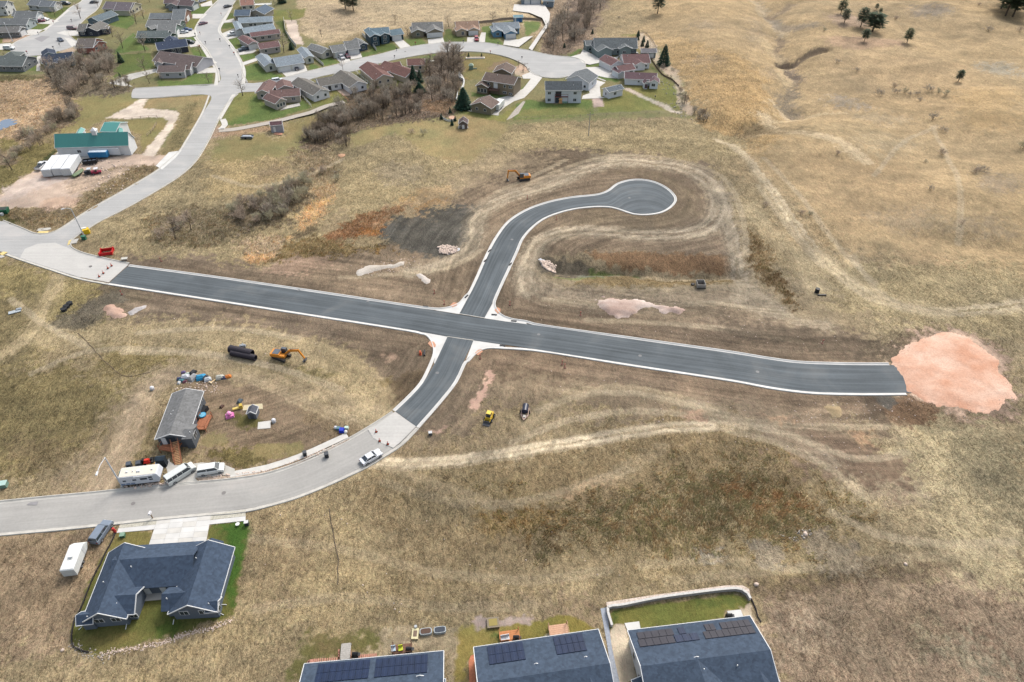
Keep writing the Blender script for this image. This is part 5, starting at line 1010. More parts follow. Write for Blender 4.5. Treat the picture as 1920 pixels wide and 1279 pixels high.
# ---- manufactured home
mh, mw = house("long grey-roofed manufactured home with white trim above the vans", (140, 141, 142), (96, 102, 110), [
    (qK, (562, 738), (884, 714), (1045, 272), dict(ridge='y', h=3.3, rise=1.25, oh=.35, feats=[('door', 'F', .22, 2.2, .9, 2.0), ('door', 'F', .45, 2.2, 1.7, 2.0, (50, 60, 70)), ('win', 'R', .18, 2.4, .9, 1.0), ('win', 'R', .75, 2.4, 1.0, .9), ('win', 'R', .92, 2.4, 1.0, .9)])),
    (qK, (820, 735), (922, 730), (935, 590), dict(ridge='x', h=3.3, rise=.7, oh=.3, trimc=False, feats=[('win', 'R', .5, 2.3, 1.4, 1.2)]))], name="manufactured_home", cat="house", vents=3)
# ---- green barn
M_GRM = mat("green_metal_roof", c(80, 150, 144), .45, var=.04, scale=.3, spec=.4)
barn, bw = house("long white barn with a green metal roof", None, (232, 236, 240), [
    (qF, (485, 272), (1143, 252), (1245, 180), dict(ridge='x', h=3.7, rise=3.7, oh=.3, feats=[('gar', 'F', .17, 1.6, 4.2, 2.8), ('win', 'F', .30, 2.0, 1.2, .9)])), (qF, (665, 160), (725, 155), (735, 105), dict(ridge='y', h=3.8, rise=.8, oh=.2, feats=[('win', 'R', .5, 1.5, .6, .6)]))
    ], cat="barn", name="barn", vents=0, roofmat=M_GRM, auto=False)
bn2, _ = house("small green-roofed house joined behind the long barn", None, (234, 238, 240), [
    (qF, (885, 125), (1030, 130), (1060, 40), dict(ridge='x', h=4.6, rise=1.6, oh=.3, feats=[('win', 'R', .5, 1.5, 1, 1)])), (qF, (1035, 160), (1095, 150), (1115, 95), dict(ridge='y', h=4.2, rise=.8, oh=.2, feats=[('door', 'R', .5, 1.1, .9, 2)])),
    ], vents=0, roofmat=M_GRM, auto=False)
cu = on_roof(bw[0], .55, 1)-bw[0].O
cub = MB().box(-.8, .8, -.8, .8, -.6, 1.0, Matrix.Translation(cu)).build("cupola", M_WHITE, barn)
MB().box(-1, 1, -1, 1, 1.0, 1.8, Matrix.Translation(cu), taper=.8).build("cupola_roof", M_WHITE, cub)
# ribs on the barn roof
rb = MB(); W0 = bw[0]
for i in range(1, 56):
    p0 = on_roof(W0, i/56, 0)-W0.O; p1 = on_roof(W0, i/56, 1)-W0.O; rb.tube(p0+Vector((0, 0, .02)), p1+Vector((0, 0, .02)), .035, n=4, caps=False)
rb.build("roof_seams", M_GRM, barn, kind="stuff")
# ---- suburb
x1 = dict(ridge='x'); y1 = dict(ridge='y')
def Y(**k): return dict(ridge='y', **k)
def X_(**k): return dict(ridge='x', **k)
GD = lambda s='F', t=.5, w=4.9: ('gar', s, t, 1.15, w, 2.2)
house("grey-roofed house at the far left with a white gabled garage", R_GREY, (180, 190, 196), [(qA, (-120, 218), (232, 222), 9, X_()), (qA, (318, 160), (388, 112), (330-20, 40), Y(feats=[GD()])), (qA, (100, 140), (240, 138), 7, X_())])
house("low tan-grey house with a grey gable below the far left garage", (140, 138, 136), (128, 130, 132), [(qA, (-90, 292), (165, 284), 8, X_()), (qA, (168, 284), (238, 248), 7, Y(feats=[GD('F', .5, 4)]))])
house("pale grey house at the top left edge behind the parked dark van", (134, 140, 146), (196, 200, 204), [(qA, (235, 42), (440, 60), 9, X_()), (qA, (478, 60), (552, 22), 9, Y(feats=[GD()]))])
house("white house cut by the photo's top left corner", R_GREY, (220, 222, 222), [(qA, (-80, 62), (42, 62), 9, X_(h=4.5))])
house("cream-walled house with dusty mauve roof near the top edge", (132, 124, 130), (206, 202, 182), [(qA, (905, 78), (1165, 88), 11, X_()), (qA, (1150, 96), (1240, 40), 9, Y())])
house("blue-grey gabled house beside the bare street tree", (124, 138, 146), (104, 124, 138), [(qA, (765, 178), (878, 194), (962, 118), Y(feats=[('win', 'F', .5, 1.6, 1.2, 1), ('win', 'R', .5, 1.6, 1.2, 1)]))])
house("dark navy-gabled house with taupe roof and a pale awning", (134, 132, 128), (62, 68, 82), [(qA, (728, 272), (862, 276), 11, Y(feats=[('win', 'F', .5, 1.2, .8, .8)])), (qA, (678, 278), (760, 276), 10, X_()), (qA, (868, 262), (962, 255), 4, X_(rise=.2, oh=.1))])
house("brown-roofed house with a red brick end wall by the thicket", (132, 124, 120), mat("red_brick", c(176, 112, 98), .9, var=.2), [(qA, (826, 424), (918, 352), (845, 290), Y(feats=[('win', 'F', .5, 1.5, 1.2, 1)])), (qA, (735, 404), (830, 420), 8, X_())])
house("navy-roofed ranch house above the left thicket", (66, 78, 98), (150, 172, 180), [(qA, (370, 566), (656, 530), 10, X_()), (qA, (440, 580), (542, 572), 5, Y(rise=1.1)), (qA, (372, 500), (500, 480), 7, Y())])
house("grey double-roofed house at the left edge above the marsh", R_GRN, (130, 134, 138), [(qA, (-90, 586), (198, 590), 12, X_()), (qA, (0, 516), (150, 514), 8, Y(hip=True))])
house("brown-roofed house with grey gable at the top of the uphill street", (120, 104, 106), (150, 158, 166), [(qA, (1450, 30), (1698, 24), 9, X_()), (qA, (1478, 50), (1570, 52), 7, Y(feats=[('win', 'F', .5, 1.6, .7, .7)])), (qA, (1705, 55), (1772, 20), 9, Y(feats=[GD()]))])
house("grey house with brown porch gable, third up the street's left side", (136, 142, 146), (128, 100, 88), [(qA, (1318, 166), (1612, 164), 8, X_()), (qA, (1640, 175), (1702, 96), (1620, 60), Y(feats=[GD()]))])
house("pale grey cross-gabled house beside the white and blue parked cars", (146, 148, 148), (110, 128, 122), [(qA, (1290, 232), (1590, 236), 9, X_()), (qA, (1555, 300), (1612, 226), (1500, 170), Y(feats=[GD()])), (qA, (1288, 242), (1346, 262), 4, Y(rise=.8))])
house("green-walled house with long grey-green roof", (122, 132, 132), (70, 92, 84), [(qA, (1205, 336), (1482, 332), 9, X_()), (qA, (1500, 340), (1575, 300), 8, Y(feats=[GD()]))])
house("navy-roofed, near-black house with white windows on the slope", (72, 84, 108), (58, 62, 76), [(qA, (1398, 448), (1674, 410), 10, X_(feats=[('win', 'F', .5, 1.4, 1.4, 1.2), ('win', 'F', .66, 1.2, .6, 1.8), ('win', 'F', .71, 1.2, .6, 1.8), ('win', 'F', .1, 1.2, 2.4, 1.6)])), (qA, (1490, 392), (1610, 370), 8, Y())])
house("large brown-roofed corner house with a grey gabled wing", (128, 114, 112), (192, 192, 200), [
    (qA, (1350, 540), (1745, 596), 12, X_(feats=[('win', 'F', .1, 1.5, .8, .8)])), (qA, (1390, 646), (1640, 640), 8, X_(feats=[('win', 'F', .35, 1.5, 1.2, 1), ('win', 'F', .8, 1.5, 1, 1)])), (qA, (1372, 572), (1442, 566), 5, Y(rise=1)), (qA, (1688, 620), (1750, 560), (1660, 510), Y(feats=[GD()]))])
house("terracotta-roofed house with a long rear deck at the top edge", (178, 136, 122), (226, 224, 214), [(qB, (475, 52), (600, 44), 10, X_())])
house("slate-blue house with tan gable by the top street", (108, 124, 142), (168, 162, 152), [(qB, (416, 142), (560, 140), 9, X_()), (qB, (546, 118), (690, 128), 11, Y(feats=[('win', 'F', .5, 1.5, 1.2, 1)]))])
house("long pale blue-roofed house in two parallel ranges", R_LBLUE, (196, 198, 194), [(qB, (512, 300), (792, 256), 8, X_()), (qB, (455, 208), (765, 192), 8, X_()), (qB, (440, 270), (505, 262), 14, Y(feats=[GD()]))])
house("mauve-roofed house with a light front gable below the blue-roofed one", (138, 108, 108), (186, 180, 176), [(qB, (650, 440), (836, 412), 8, X_()), (qB, (548, 400), (640, 380), 13, Y(feats=[GD()])), (qB, (570, 330), (835, 296), 6, X_())])
house("pale grey-roofed duplex with twin arched gables and two garage doors", (160, 172, 182), (214, 214, 206), [
    (qB, (798, 596), (1050, 556), 11, X_(feats=[GD('F', .27, 5), GD('F', .75, 5)])), (qB, (690, 592), (800, 572), 15, Y(feats=[('win', 'F', .5, 1.5, 1.1, 1.5)])), (qB, (1045, 520), (1134, 506), 14, Y(feats=[('win', 'F', .5, 1.5, 1.1, 1.5)]))])
house("cream stone-gabled house behind the silver and maroon cars", (146, 148, 148), (206, 200, 190), [(qB, (1200, 478), (1302, 446), 12, Y(feats=[('win', 'F', .5, 1.5, 1.6, 1.5)])), (qB, (1296, 470), (1420, 452), 9, X_(feats=[GD('F', .55, 4.9)]))])
house("grey-roofed house with a narrow navy gable on the curve", (140, 142, 142), (70, 86, 112), [(qB, (1418, 444), (1545, 430), 11, X_(feats=[GD('F', .5, 5)])), (qB, (1528, 408), (1612, 392), 9, Y(feats=[('win', 'F', .5, 1.5, 1.4, 1.5)]))])
house("two-storey dark teal house with a brick base", (124, 146, 158), (58, 82, 96), [(qC, (-30, 330), (60, 318), 12, Y(h=4.6, feats=[('win', 'F', .5, 3.4, 1.4, 1.2), ('win', 'F', .5, 1.2, 1.8, 1.1)])), (qC, (-25, 306), (150, 292), 8, X_(h=4.4)), (qC, (60, 320), (145, 306), 5, Y(h=4.2, feats=[('win', 'F', .5, 3.2, 1.6, 1.4), ('win', 'F', .5, 1.2, 1.6, 1.1)])), (qC, (155, 320), (275, 302), 8, X_(feats=[GD('F', .45, 4.6)]))])
house("grey house with tan gables and double garage on the far row", (146, 146, 144), (140, 132, 116), [(qC, (338, 290), (455, 282), 9, Y(feats=[('win', 'F', .5, 1.5, 1.5, 1.2)])), (qC, (345, 272), (622, 262), 9, X_(rise=2.5)), (qC, (470, 292), (624, 282), 7, Y(feats=[GD('F', .33, 4.9), GD('F', .78, 2.6)]))])
house("orange-brown-roofed tan house with single white garage door", (182, 152, 132), (188, 172, 150), [(qC, (838, 272), (948, 268), 8, Y(feats=[GD('F', .45, 4.6)])), (qC, (735, 262), (945, 252), 9, X_(rise=2.5)), (qC, (735, 280), (836, 272), 6, Y(feats=[('win', 'F', .6, 1.5, 1.2, 1.5)]))])
house("sky blue house at the end of the far row", (158, 168, 176), (104, 148, 182), [(qC, (1062, 286), (1150, 280), 9, Y(feats=[('win', 'F', .5, 1.5, 1.4, 1.2)])), (qC, (1166, 302), (1278, 294), 9, Y(feats=[GD()])), (qC, (1070, 262), (1305, 250), 9, X_())])
house("small blue shed on the lawn by the driveway", (150, 186, 196), (92, 146, 192), [(qC, (1245, 158), (1334, 155), 4, X_(h=2.4, feats=[('door', 'F', .65, 1.1, 1.6, 1.9, (60, 110, 170)), ('door', 'F', .2, 1.2, .8, 1.8)]))], cat="shed", name="shed", vents=0)
house("blue-grey house with three garage doors at the top edge", (140, 152, 164), (126, 142, 156), [(qC, (1310, -2), (1500, -4), 10, X_(feats=[GD('F', .3, 3), GD('F', .7, 5)])), (qC, (1500, 8), (1606, 12), 9, X_())])
house("brown-roofed L-shaped corner house with a rear sunroom", (136, 110, 106), (188, 180, 170), [(qB, (735, 872), (1012, 850), 8, X_(feats=[('win', 'F', .75, 1.5, 1.4, 1.1)])), (qB, (606, 828), (742, 828), 12, Y(feats=[('win', 'F', .4, 1.5, 1, 1)])), (qB, (786, 925), (890, 888), 9, Y(rise=1.4, feats=[('win', 'F', .25, 1.5, .9, 1.2), ('win', 'F', .5, 1.5, .9, 1.2), ('win', 'F', .75, 1.5, .9, 1.2)])), (qB, (800, 800), (950, 780), 8, Y())])
house("grey-roofed white duplex with two rear gables", (132, 128, 122), (240, 240, 244), [(qB, (1180, 770), (1470, 722), 9, X_(feats=[('door', 'F', .3, 1.1, 1.2, 2, (60, 60, 64)), ('door', 'F', .72, 1.1, 1.8, 2, (60, 60, 64)), ('win', 'F', .5, 1.5, 1.2, 1)])), (qB, (1122, 852), (1276, 806), (1100, 690), Y(feats=[('win', 'F', .28, 1.5, 1, 1), ('win', 'F', .72, 1.5, 1, 1)])), (qB, (1442, 782), (1608, 742), (1450, 640), Y(feats=[('win', 'F', .28, 1.5, 1, 1), ('win', 'F', .72, 1.5, 1, 1)]))])
house("red-brown-roofed tan duplex stretching behind the ravine trees", (132, 98, 92), (204, 190, 170), [(qC, (30, 652), (270, 612), 9, X_(feats=[('win', 'F', .5, 1.5, 1.2, 1)])), (qC, (8, 718), (180, 684), (20, 570), Y(feats=[('win', 'F', .3, 1.5, 1, 1), ('win', 'F', .72, 1.5, 1, 1)])), (qC, (285, 690), (420, 640), (210, 540), Y(feats=[('win', 'F', .35, 1.5, 1, 1)])), (qC, (300, 585), (462, 578), 8, X_())])
house("small shed with a mauve roof at the lawn's lower edge", (120, 92, 96), (166, 168, 178), [(qB, (738, 1118), (850, 1108), 3.2, X_(h=2.6, rise=.9, oh=.1, feats=[('door', 'F', .3, 1.0, .8, 1.9)]))], cat="shed", name="shed", vents=0)
house("olive-brown two-storey house with rear deck and sunroom", (128, 112, 104), (134, 122, 104), [
    (qC, (962, 712), (1250, 756), (1325, 690), X_(h=5.2, feats=[('win', 'F', .2, 3.9, .8, 1), ('door', 'F', .42, 3.6, 1.8, 2.1), ('win', 'F', .7, 3.9, .9, 1), ('win', 'F', .88, 3.9, 1.3, 1), ('win', 'F', .7, 1.3, 1.4, .8), ('win', 'F', .88, 1.1, 1.3, .8)])),
    (qC, (1060, 640), (1228, 655), 8, Y(h=5.2)), (qC, (905, 762), (1018, 778), (1020, 735), Y(h=3.4, rise=1.2, feats=[('win', 'F', .25, 1.7, 1, 1.5), ('win', 'F', .5, 1.7, 1, 1.5), ('win', 'F', .75, 1.7, 1, 1.5)]))])
house("olive garage with a brown gable beside the white box trailer", (136, 118, 110), (132, 126, 108), [(qC, (858, 932), (1048, 968), (1104, 902), Y(h=2.9, feats=[('win', 'F', .3, 1.7, .9, 1), ('win', 'F', .68, 1.7, .9, 1)]))], cat="garage", name="garage")
house("grey-roofed two-storey house with a dark red rear deck", (124, 130, 134), (222, 228, 238), [
    (qC, (1525, 803), (1862, 803), (1866, 752), X_(h=5.4, rise=2.6, feats=[('win', 'F', .12, 4.1, 1.2, 1), ('win', 'F', .12, 1.3, 1.2, 1.1), ('win', 'F', .8, 4.1, 1.2, 1), ('win', 'F', .8, 1.3, 1.2, 1.1), ('door', 'F', .36, 1.2, 2.4, 2.2, (60, 70, 80)), ('door', 'F', .36, 3.8, 2.4, 2.0, (60, 60, 66))])),
    (qD, (285, 702), (498, 742), 10, Y(h=3.4, feats=[('win', 'R', .5, 1.7, 1, 1), ('win', 'F', .8, 1.6, 1, 1)]))])
house("small white-walled garage with a grey hip below the cul-de-sac", (122, 132, 140), (232, 236, 244), [(qD, (672, 822), (810, 788), (770, 748), X_(h=2.9, feats=[('win', 'F', .45, 1.6, 1.2, 1), ('win', 'L', .5, 1.5, .8, 1)]))], cat="garage", name="garage")
house("large grey-green gabled house above the cul-de-sac", (130, 136, 138), (134, 150, 152), [
    (qD, (540, 432), (928, 430), (930, 372), X_(h=3.6, rise=3.4, feats=[('win', 'F', .55, 1.9, .8, 1.2), ('win', 'F', .9, 1.9, .6, 1.1)])), (qD, (762, 436), (882, 432), 6, Y(h=3.6, feats=[('win', 'F', .42, 2, 1.4, 1)])),
    (qD, (575, 458), (712, 444), 9, Y(h=3.4, feats=[('win', 'F', .5, 1.4, .6, .5)])), (qD, (545, 432), (640, 424), 9, Y(h=3.4)), (qD, (468, 408), (552, 404), 7, X_(h=3.4))])
house("grey-green shed right of the large gabled house", (140, 138, 142), (138, 148, 150), [(qD, (958, 466), (1100, 466), 5, X_(h=2.8, feats=[('door', 'F', .7, 1.2, 1.8, 2)]))], cat="shed", name="shed", vents=0)
house("mauve-roofed white house, upper of the pair right of the cul-de-sac", (132, 102, 102), (242, 242, 246), [(qD, (800, 566), (1045, 560), 11, X_()), (qD, (690, 586), (810, 560), 10, Y(feats=[GD('F', .4, 5)])), (qD, (905, 580), (1006, 572), 6, Y(feats=[('win', 'F', .2, 1.5, .6, 1)])), (qD, (765, 640), (915, 615), 7, X_())])
house("mauve-roofed white house, lower of the pair right of the cul-de-sac", (122, 98, 104), (236, 242, 250), [(qD, (808, 700), (1100, 712), (1108, 655), X_(feats=[('win', 'F', .45, 1.6, .7, .6)])), (qD, (1028, 732), (1118, 738), 5, Y(rise=1.2)), (qD, (762, 652), (818, 640), 6, Y(feats=[GD('F', .5, 3.4)])), (qD, (985, 745), (1030, 742), 3, Y(h=2.4, rise=1, feats=[('door', 'F', .5, 1.1, 1.2, 1.8, (90, 70, 80))]))])
house("tiny dark playhouse with a gabled porch on the lawn", (112, 98, 98), (108, 98, 94), [(qC, (756, 1100), (838, 1100), 4, Y(h=2.2, rise=1.3, oh=.2, feats=[('door', 'F', .5, .9, .9, 1.5), ('win', 'F', .2, 1.2, .4, .6)]))], cat="shed", name="playhouse", vents=0)
patch("footpath", unv(pts(qC, 752, 1142, 845, 1138, 835, 1105, 760, 1108)), .07, M_CONO, thick=.08)
house("grey plastic playhouse beside the square pad in the worn yard", (104, 108, 118), (112, 116, 126), [(qK, (1440, 492), (1530, 492), (1530, 420), Y(h=1.7, rise=.7, oh=.1, feats=[('door', 'F', .5, .75, .8, 1.3, (80, 84, 94))]))], cat="playhouse", name="playhouse", vents=0)
house("charcoal storage shed behind the long travel trailer", (60, 74, 86), (46, 54, 62), [(qK, (560, 945), (650, 935), (640, 890), X_(h=2.2, rise=.4, oh=.05, trimc=False, feats=[('door', 'F', .5, 1.0, 1.2, 1.8, (40, 48, 56))]))], cat="shed", name="storage_shed", vents=0)
# ---------------------------------------------------------------- vehicles
M_TYRE = mat("tyre_rubber", (.02, .02, .022), .9); M_RIM = cm(150, 152, 156, .4); M_LAMP = cm(235, 235, 225, .2); M_RED = cm(170, 36, 36, .4); M_BLK = cm(40, 42, 46, .6); M_VGL = mat("vehicle_glass", (.025, .035, .045), .08, spec=.8, var=.05)
VEH = {   # length, width, height, hood z, belt z, windscreen base x, roof front, roof rear, rear base x, (x from the nose as fraction)
    'sedan': (4.7, 1.82, 1.45, .82, .92, .26, .40, .72, .90, .95), 'suv': (4.9, 1.95, 1.8, 1.05, 1.15, .24, .34, .93, .99, 1.15),
    'van': (5.1, 2.0, 1.8, 1.0, 1.1, .16, .30, .95, .99, 1.1), 'bigvan': (5.9, 2.05, 2.1, 1.15, 1.25, .14, .24, .97, .99, 1.25), 'pickup': (5.8, 2.0, 1.9, 1.12, 1.2, .24, .33, .58, .63, 1.15)}
def vehicle(kind, rgb, label, P0, P1, q=q0, group=None, bed=None, rooftop=None):
    """P0 rear, P1 nose in photo coordinates (near wheels on the ground)"""
    Lc, Wc, Hc, hz, bz, xa, xb, xc, xd, tz = VEH[kind]; a = at(*P0, q); b = at(*P1, q); rz = math.atan2(b.y-a.y, b.x-a.x); mid = (a+b)/2
    e = empty(kind if kind in ('sedan', 'suv', 'pickup') else 'van', mid, rz, label=label, cat={'sedan': 'car', 'suv': 'suv', 'van': 'van', 'bigvan': 'van', 'pickup': 'pickup truck'}[kind], group=group); pm = cm(*rgb, rough=.3, spec=.5)
    Y_, Z_, X__ = Vector((0, 1, 0)), Vector((0, 0, 1)), Vector((1, 0, 0)); f = lambda t: Lc/2-Lc*t
    prof = [(f(0)-.08, .35), (f(0), .55), (f(0)-.06, hz-.12), (f(.03), hz-.03), (f(xa), bz), (f(xd), bz), (f(1)+.05, tz-.05), (f(1), .6), (f(1)+.06, .35)]
    if kind == 'pickup': prof = [(f(0)-.08, .45), (f(0), .6), (f(0)-.06, hz-.1), (f(.03), hz), (f(xa), bz), (f(xd), bz), (f(xd), bz-.02), (f(1), bz-.05), (f(1), .5)]
    m = MB(); w = Wc/2; n = len(prof); vs = []
    for y, ins in ((-w, .0), (-w+.07, .06), (w-.07, .06), (w, 0)):
        k = .0 if abs(y) == w else .05
        vs += [Vector((x*(1-(0 if k else .012)), y, z+(k if z > .7 else -k*.5) - (0.0 if k else .03*(z > .7)))) for x, z in prof]
    fs = [(j*n+i, j*n+(i+1) % n, (j+1)*n+(i+1) % n, (j+1)*n+i) for j in range(3) for i in range(n)]+[tuple(range(n-1, -1, -1)), tuple(range(3*n, 4*n))]
    m.add(vs, fs); m.build("body", pm, e)
    if kind == 'pickup':
        MB().box(f(1)+.12, f(xd)-.08, -w+.14, w-.14, bz-.03, bz+.035).build("truck_bed", bed or M_BLK, e)
    # cabin
    ct = Hc-.05; iw = .2; cab = MB(); ca = [(f(xa), bz), (f(xb), ct), (f(xc), ct), (f(xd), bz)]
    def fr(off, y0, y1, x0s=0):
        return [Vector((ca[0][0], s*(w-.08-off), bz-.02)) for s in (-1, 1)]
    v = [Vector((ca[0][0], -w+.08, bz-.03)), Vector((ca[0][0], w-.08, bz-.03)), Vector((ca[3][0], w-.08, bz-.03)), Vector((ca[3][0], -w+.08, bz-.03)), Vector((ca[1][0], -w+.08+iw, ct)), Vector((ca[1][0], w-.08-iw, ct)), Vector((ca[2][0], w-.08-iw, ct)), Vector((ca[2][0], -w+.08+iw, ct))]
    cab.add(v, [(3, 2, 1, 0), (4, 5, 6, 7), (0, 1, 5, 4), (1, 2, 6, 5), (2, 3, 7, 6), (3, 0, 4, 7)]).build("windows", M_VGL, e)
    MB().box(ca[2][0]-.02, ca[1][0]-.02, -w+.08+iw-.05, w-.08-iw+.05, ct-.02, Hc+.02, taper=.04).build("cabin_roof", pm if not rooftop else rooftop, e)
    pl = MB()
    for s in (-1, 1):
        for t0, t1 in ((0, 1), (3, 2)):
            A = Vector((ca[t0][0], s*(w-.07), bz)); B = Vector((ca[t1][0], s*(w-.07-iw), ct)); pl.tube(A, B, .05, n=4)
        for t in ((.5,) if kind != 'bigvan' else (.3, .55, .78)):
            xm = ca[1][0]*(1-t)+ca[2][0]*t; pl.tube((xm, s*(w-.06), bz), (xm, s*(w-.06-iw), ct), .05, n=4)
        if kind == 'van' : pl.box(ca[2][0]+.1, (ca[1][0]+ca[2][0])/2, s*(w-.1)-.03, s*(w-.1)+.03, bz-.02, bz+.12)
    pl.build("pillars", pm, e)
    wr = .36 if kind in ('suv', 'pickup', 'bigvan') else .32
    wm = MB().tube((0, -.11, 0), (0, .11, 0), wr, n=14).mesh("wheel"); wm.materials.append(M_TYRE); rm_ = MB().tube((0, -.118, 0), (0, .118, 0), wr*.6, n=10).mesh("rim"); rm_.materials.append(M_RIM)
    for sx in (.17, .80):
        for s in (-1, 1):
            wo = bpy.data.objects.new("wheel", wm); COL.objects.link(wo); wo.parent = e; wo.location = (f(sx), s*(w-.08), wr); ro = bpy.data.objects.new("rim", rm_); COL.objects.link(ro); ro.parent = wo
    for s in (-1, 1):
        MB().box(f(0)-.12, f(0)+.015, s*(w-.3)-.16, s*(w-.3)+.16, hz-.28, hz-.12).build("headlight", M_LAMP, e); MB().box(f(1)-.015, f(1)+.1, s*(w-.2)-.12, s*(w-.2)+.12, tz-.35, tz-.12).build("tail_light", M_RED, e)
        MB().box(f(xa)-.35, f(xa)-.2, s*(w+.02)-.09, s*(w+.02)+.09, bz, bz+.14).build("wing_mirror", pm, e)
    MB().box(f(0)-.05, f(0)+.03, -w*.6, w*.6, .42, .56).build("bumper", M_BLK, e)
    return e
vehicle('sedan', (226, 230, 238), "white sedan parked on the grey street's right kerb", (682, 869), (711, 852), group=None)
vehicle('suv', (128, 140, 156), "grey-blue SUV parked on bare ground above the white box trailer", (365, 290), (450, 165), qL)
vehicle('bigvan', (216, 220, 218), "pale grey full-size van parked askew on the drive", (905, 728), (1195, 545), qY)
vehicle('van', (230, 234, 234), "white minivan parked on the drive beside the grass", (1385, 585), (1715, 530), qY)
vehicle('suv', (214, 220, 226), "white SUV with dark rear driving past the brown corner house", (768, 735), (848, 722), qB)
vehicle('pickup', (222, 226, 228), "white pickup on the driveway of the pale blue-roofed house", (460, 308), (375, 322), qB)
vehicle('pickup', (54, 74, 92), "dark blue pickup beside the mauve-roofed house", (555, 440), (475, 458), qB)
vehicle('sedan', (86, 84, 92), "dark grey car in front of the arched-gable duplex garage", (960, 605), (990, 630), qB)
vehicle('suv', (196, 196, 200), "silver SUV outside the cream stone-gabled house", (1360, 510), (1395, 535), qB)
vehicle('sedan', (96, 40, 58), "maroon car beside the silver SUV", (1415, 500), (1440, 520), qB)
vehicle('sedan', (132, 96, 108), "dusty maroon car parked along the uphill street", (130, 222), (168, 212), qB)
vehicle('sedan', (70, 72, 80), "black car driving at the top of the uphill street", (350, 70), (380, 62), qB)
vehicle('sedan', (226, 230, 236), "white car on the driveway of the pale cross-gabled house", (1610, 298), (1660, 292), qA)
vehicle('sedan', (78, 106, 156), "blue car parked just behind a white car in the driveway", (1640, 275), (1695, 272), qA)
vehicle('suv', (40, 58, 66), "dark green SUV beside the navy-roofed hillside house", (1660, 385), (1715, 388), qA)
vehicle('sedan', (66, 80, 104), "dark blue car parked in the grey turning circle", (520, 350), (560, 378), qA)
vehicle('suv', (232, 236, 238), "white SUV at the left edge of the grey turning circle", (60, 440), (112, 440), qA)
vehicle('sedan', (130, 60, 78), "maroon car in the driveway at the far left garage", (335, 198), (395, 194), qA)
vehicle('sedan', (232, 234, 240), "white car tucked behind a maroon car at the far left", (380, 178), (425, 182), qA)
vehicle('van', (48, 66, 84), "dark blue van near the top left houses", (560, 40), (615, 42), qA)
vehicle('sedan', (84, 88, 96), "black car on the top left street by the photo's edge", (815, 30), (865, 26), qA)
vehicle('van', (128, 102, 108), "dull maroon van beside the navy-gabled house", (620, 262), (675, 262), qA)
vehicle('sedan', (214, 220, 232), "pale car at the top of the driveway by the brown-roofed house", (1780, 22), (1820, 12), qA)
vehicle('suv', (160, 40, 60), "red SUV beside the orange-brown-roofed house", (915, 345), (918, 372), qC)
vehicle('suv', (40, 44, 50), "black car under the large grey-green gabled house", (860, 488), (910, 488), qD)
vehicle('pickup', (226, 228, 230), "white pickup parked at the barn yard's left edge", (340, 478), (420, 415), qF)
# ---------------------------------------------------------------- trailers
def wheels(e, xs, w, r=.34, t=.2):
    wm = MB().tube((0, -t/2, 0), (0, t/2, 0), r, n=14).mesh("wheel"); wm.materials.append(M_TYRE); rm_ = MB().tube((0, -t/2-.01, 0), (0, t/2+.01, 0), r*.55, n=10).mesh("rim"); rm_.materials.append(M_RIM)
    for x in xs:
        for s in (-1, 1):
            wo = bpy.data.objects.new("wheel", wm); COL.objects.link(wo); wo.parent = e; wo.location = (x, s*w, r); ro = bpy.data.objects.new("rim", rm_); COL.objects.link(ro); ro.parent = wo
def place(name, P0, P1, q, **k):
    a = at(*P0, q); b = at(*P1, q); return empty(name, (a+b)/2, math.atan2(b.y-a.y, b.x-a.x), **k), (b-a).length
def box_trailer(label, P0, P1, q, w=2.4, h=2.6, rgb=(228, 232, 232), L_=None, wedge=.0, cat="trailer", name="box_trailer", stripes=False, roofc=None):
    e, l = place(name, P0, P1, q, label=label, cat=cat); l = L_ or l; b = .55; pm = cm(*rgb, rough=.45)
    pr = [(-l/2, b), (l/2-.15, b), (l/2+wedge, (b+h)/2), (l/2, h-.12), (l/2-.1, h), (-l/2+.1, h), (-l/2, h-.1)]
    MB().prism(pr, (0, 0, 0), Vector((1, 0, 0)), Vector((0, 0, 1)), Vector((0, 1, 0)), -w/2, w/2).build("body", pm, e)
    MB().box(-l/2+.15, l/2-.2, -w/2+.1, w/2-.1, h, h+.06, taper=.03).build("trailer_roof", cm(*(roofc or (236, 236, 232)), rough=.5), e)
    wheels(e, (-.2*l*.3-.45, -.2*l*.3+.45) if l > 5 else (-.2,), w/2-.05)
    tg = MB(); tg.tube((l/2-.1, -w*.35, .45), (l/2+1.2, 0, .45), .06, n=5); tg.tube((l/2-.1, w*.35, .45), (l/2+1.2, 0, .45), .06, n=5); tg.build("tongue", M_BLK, e)
    MB().box(-l/2-.02, -l/2, -w/2+.12, w/2-.12, b+.1, h-.2).build("rear_door", cm(*[int(v*.94) for v in rgb]), e)
    for y in (-w/2-.004, w/2+.004): MB().box(-l/2+.05, l/2-.1, y-.012, y+.012, b, b+.12).build("skirt_rail", M_BLK, e)
    return e, l, w, h
tt, l, w, h = box_trailer("long cream travel trailer parked beside the street lamp", (125, 742), (745, 670), qY, w=2.5, h=3.0, rgb=(214, 218, 226), roofc=(226, 220, 206), name="travel_trailer", cat="travel trailer", wedge=.35)
for t, ww, z, hh in ((.12, .6, 1.9, .35), (.38, .7, 1.9, .35), (.62, 1.3, 1.95, .5), (.8, .7, 2.2, .4), (.8, .7, 1.6, .35)):
    x = -l/2+l*t; f_ = MB().box(x-ww/2, x+ww/2, -w/2-.03, -w/2+.05, z-hh/2, z+hh/2).build("window", M_BLK, tt); MB().box(x-ww/2+.05, x+ww/2-.05, -w/2-.04, -w/2, z-hh/2+.05, z+hh/2-.05).build("pane", M_GLASS, f_)
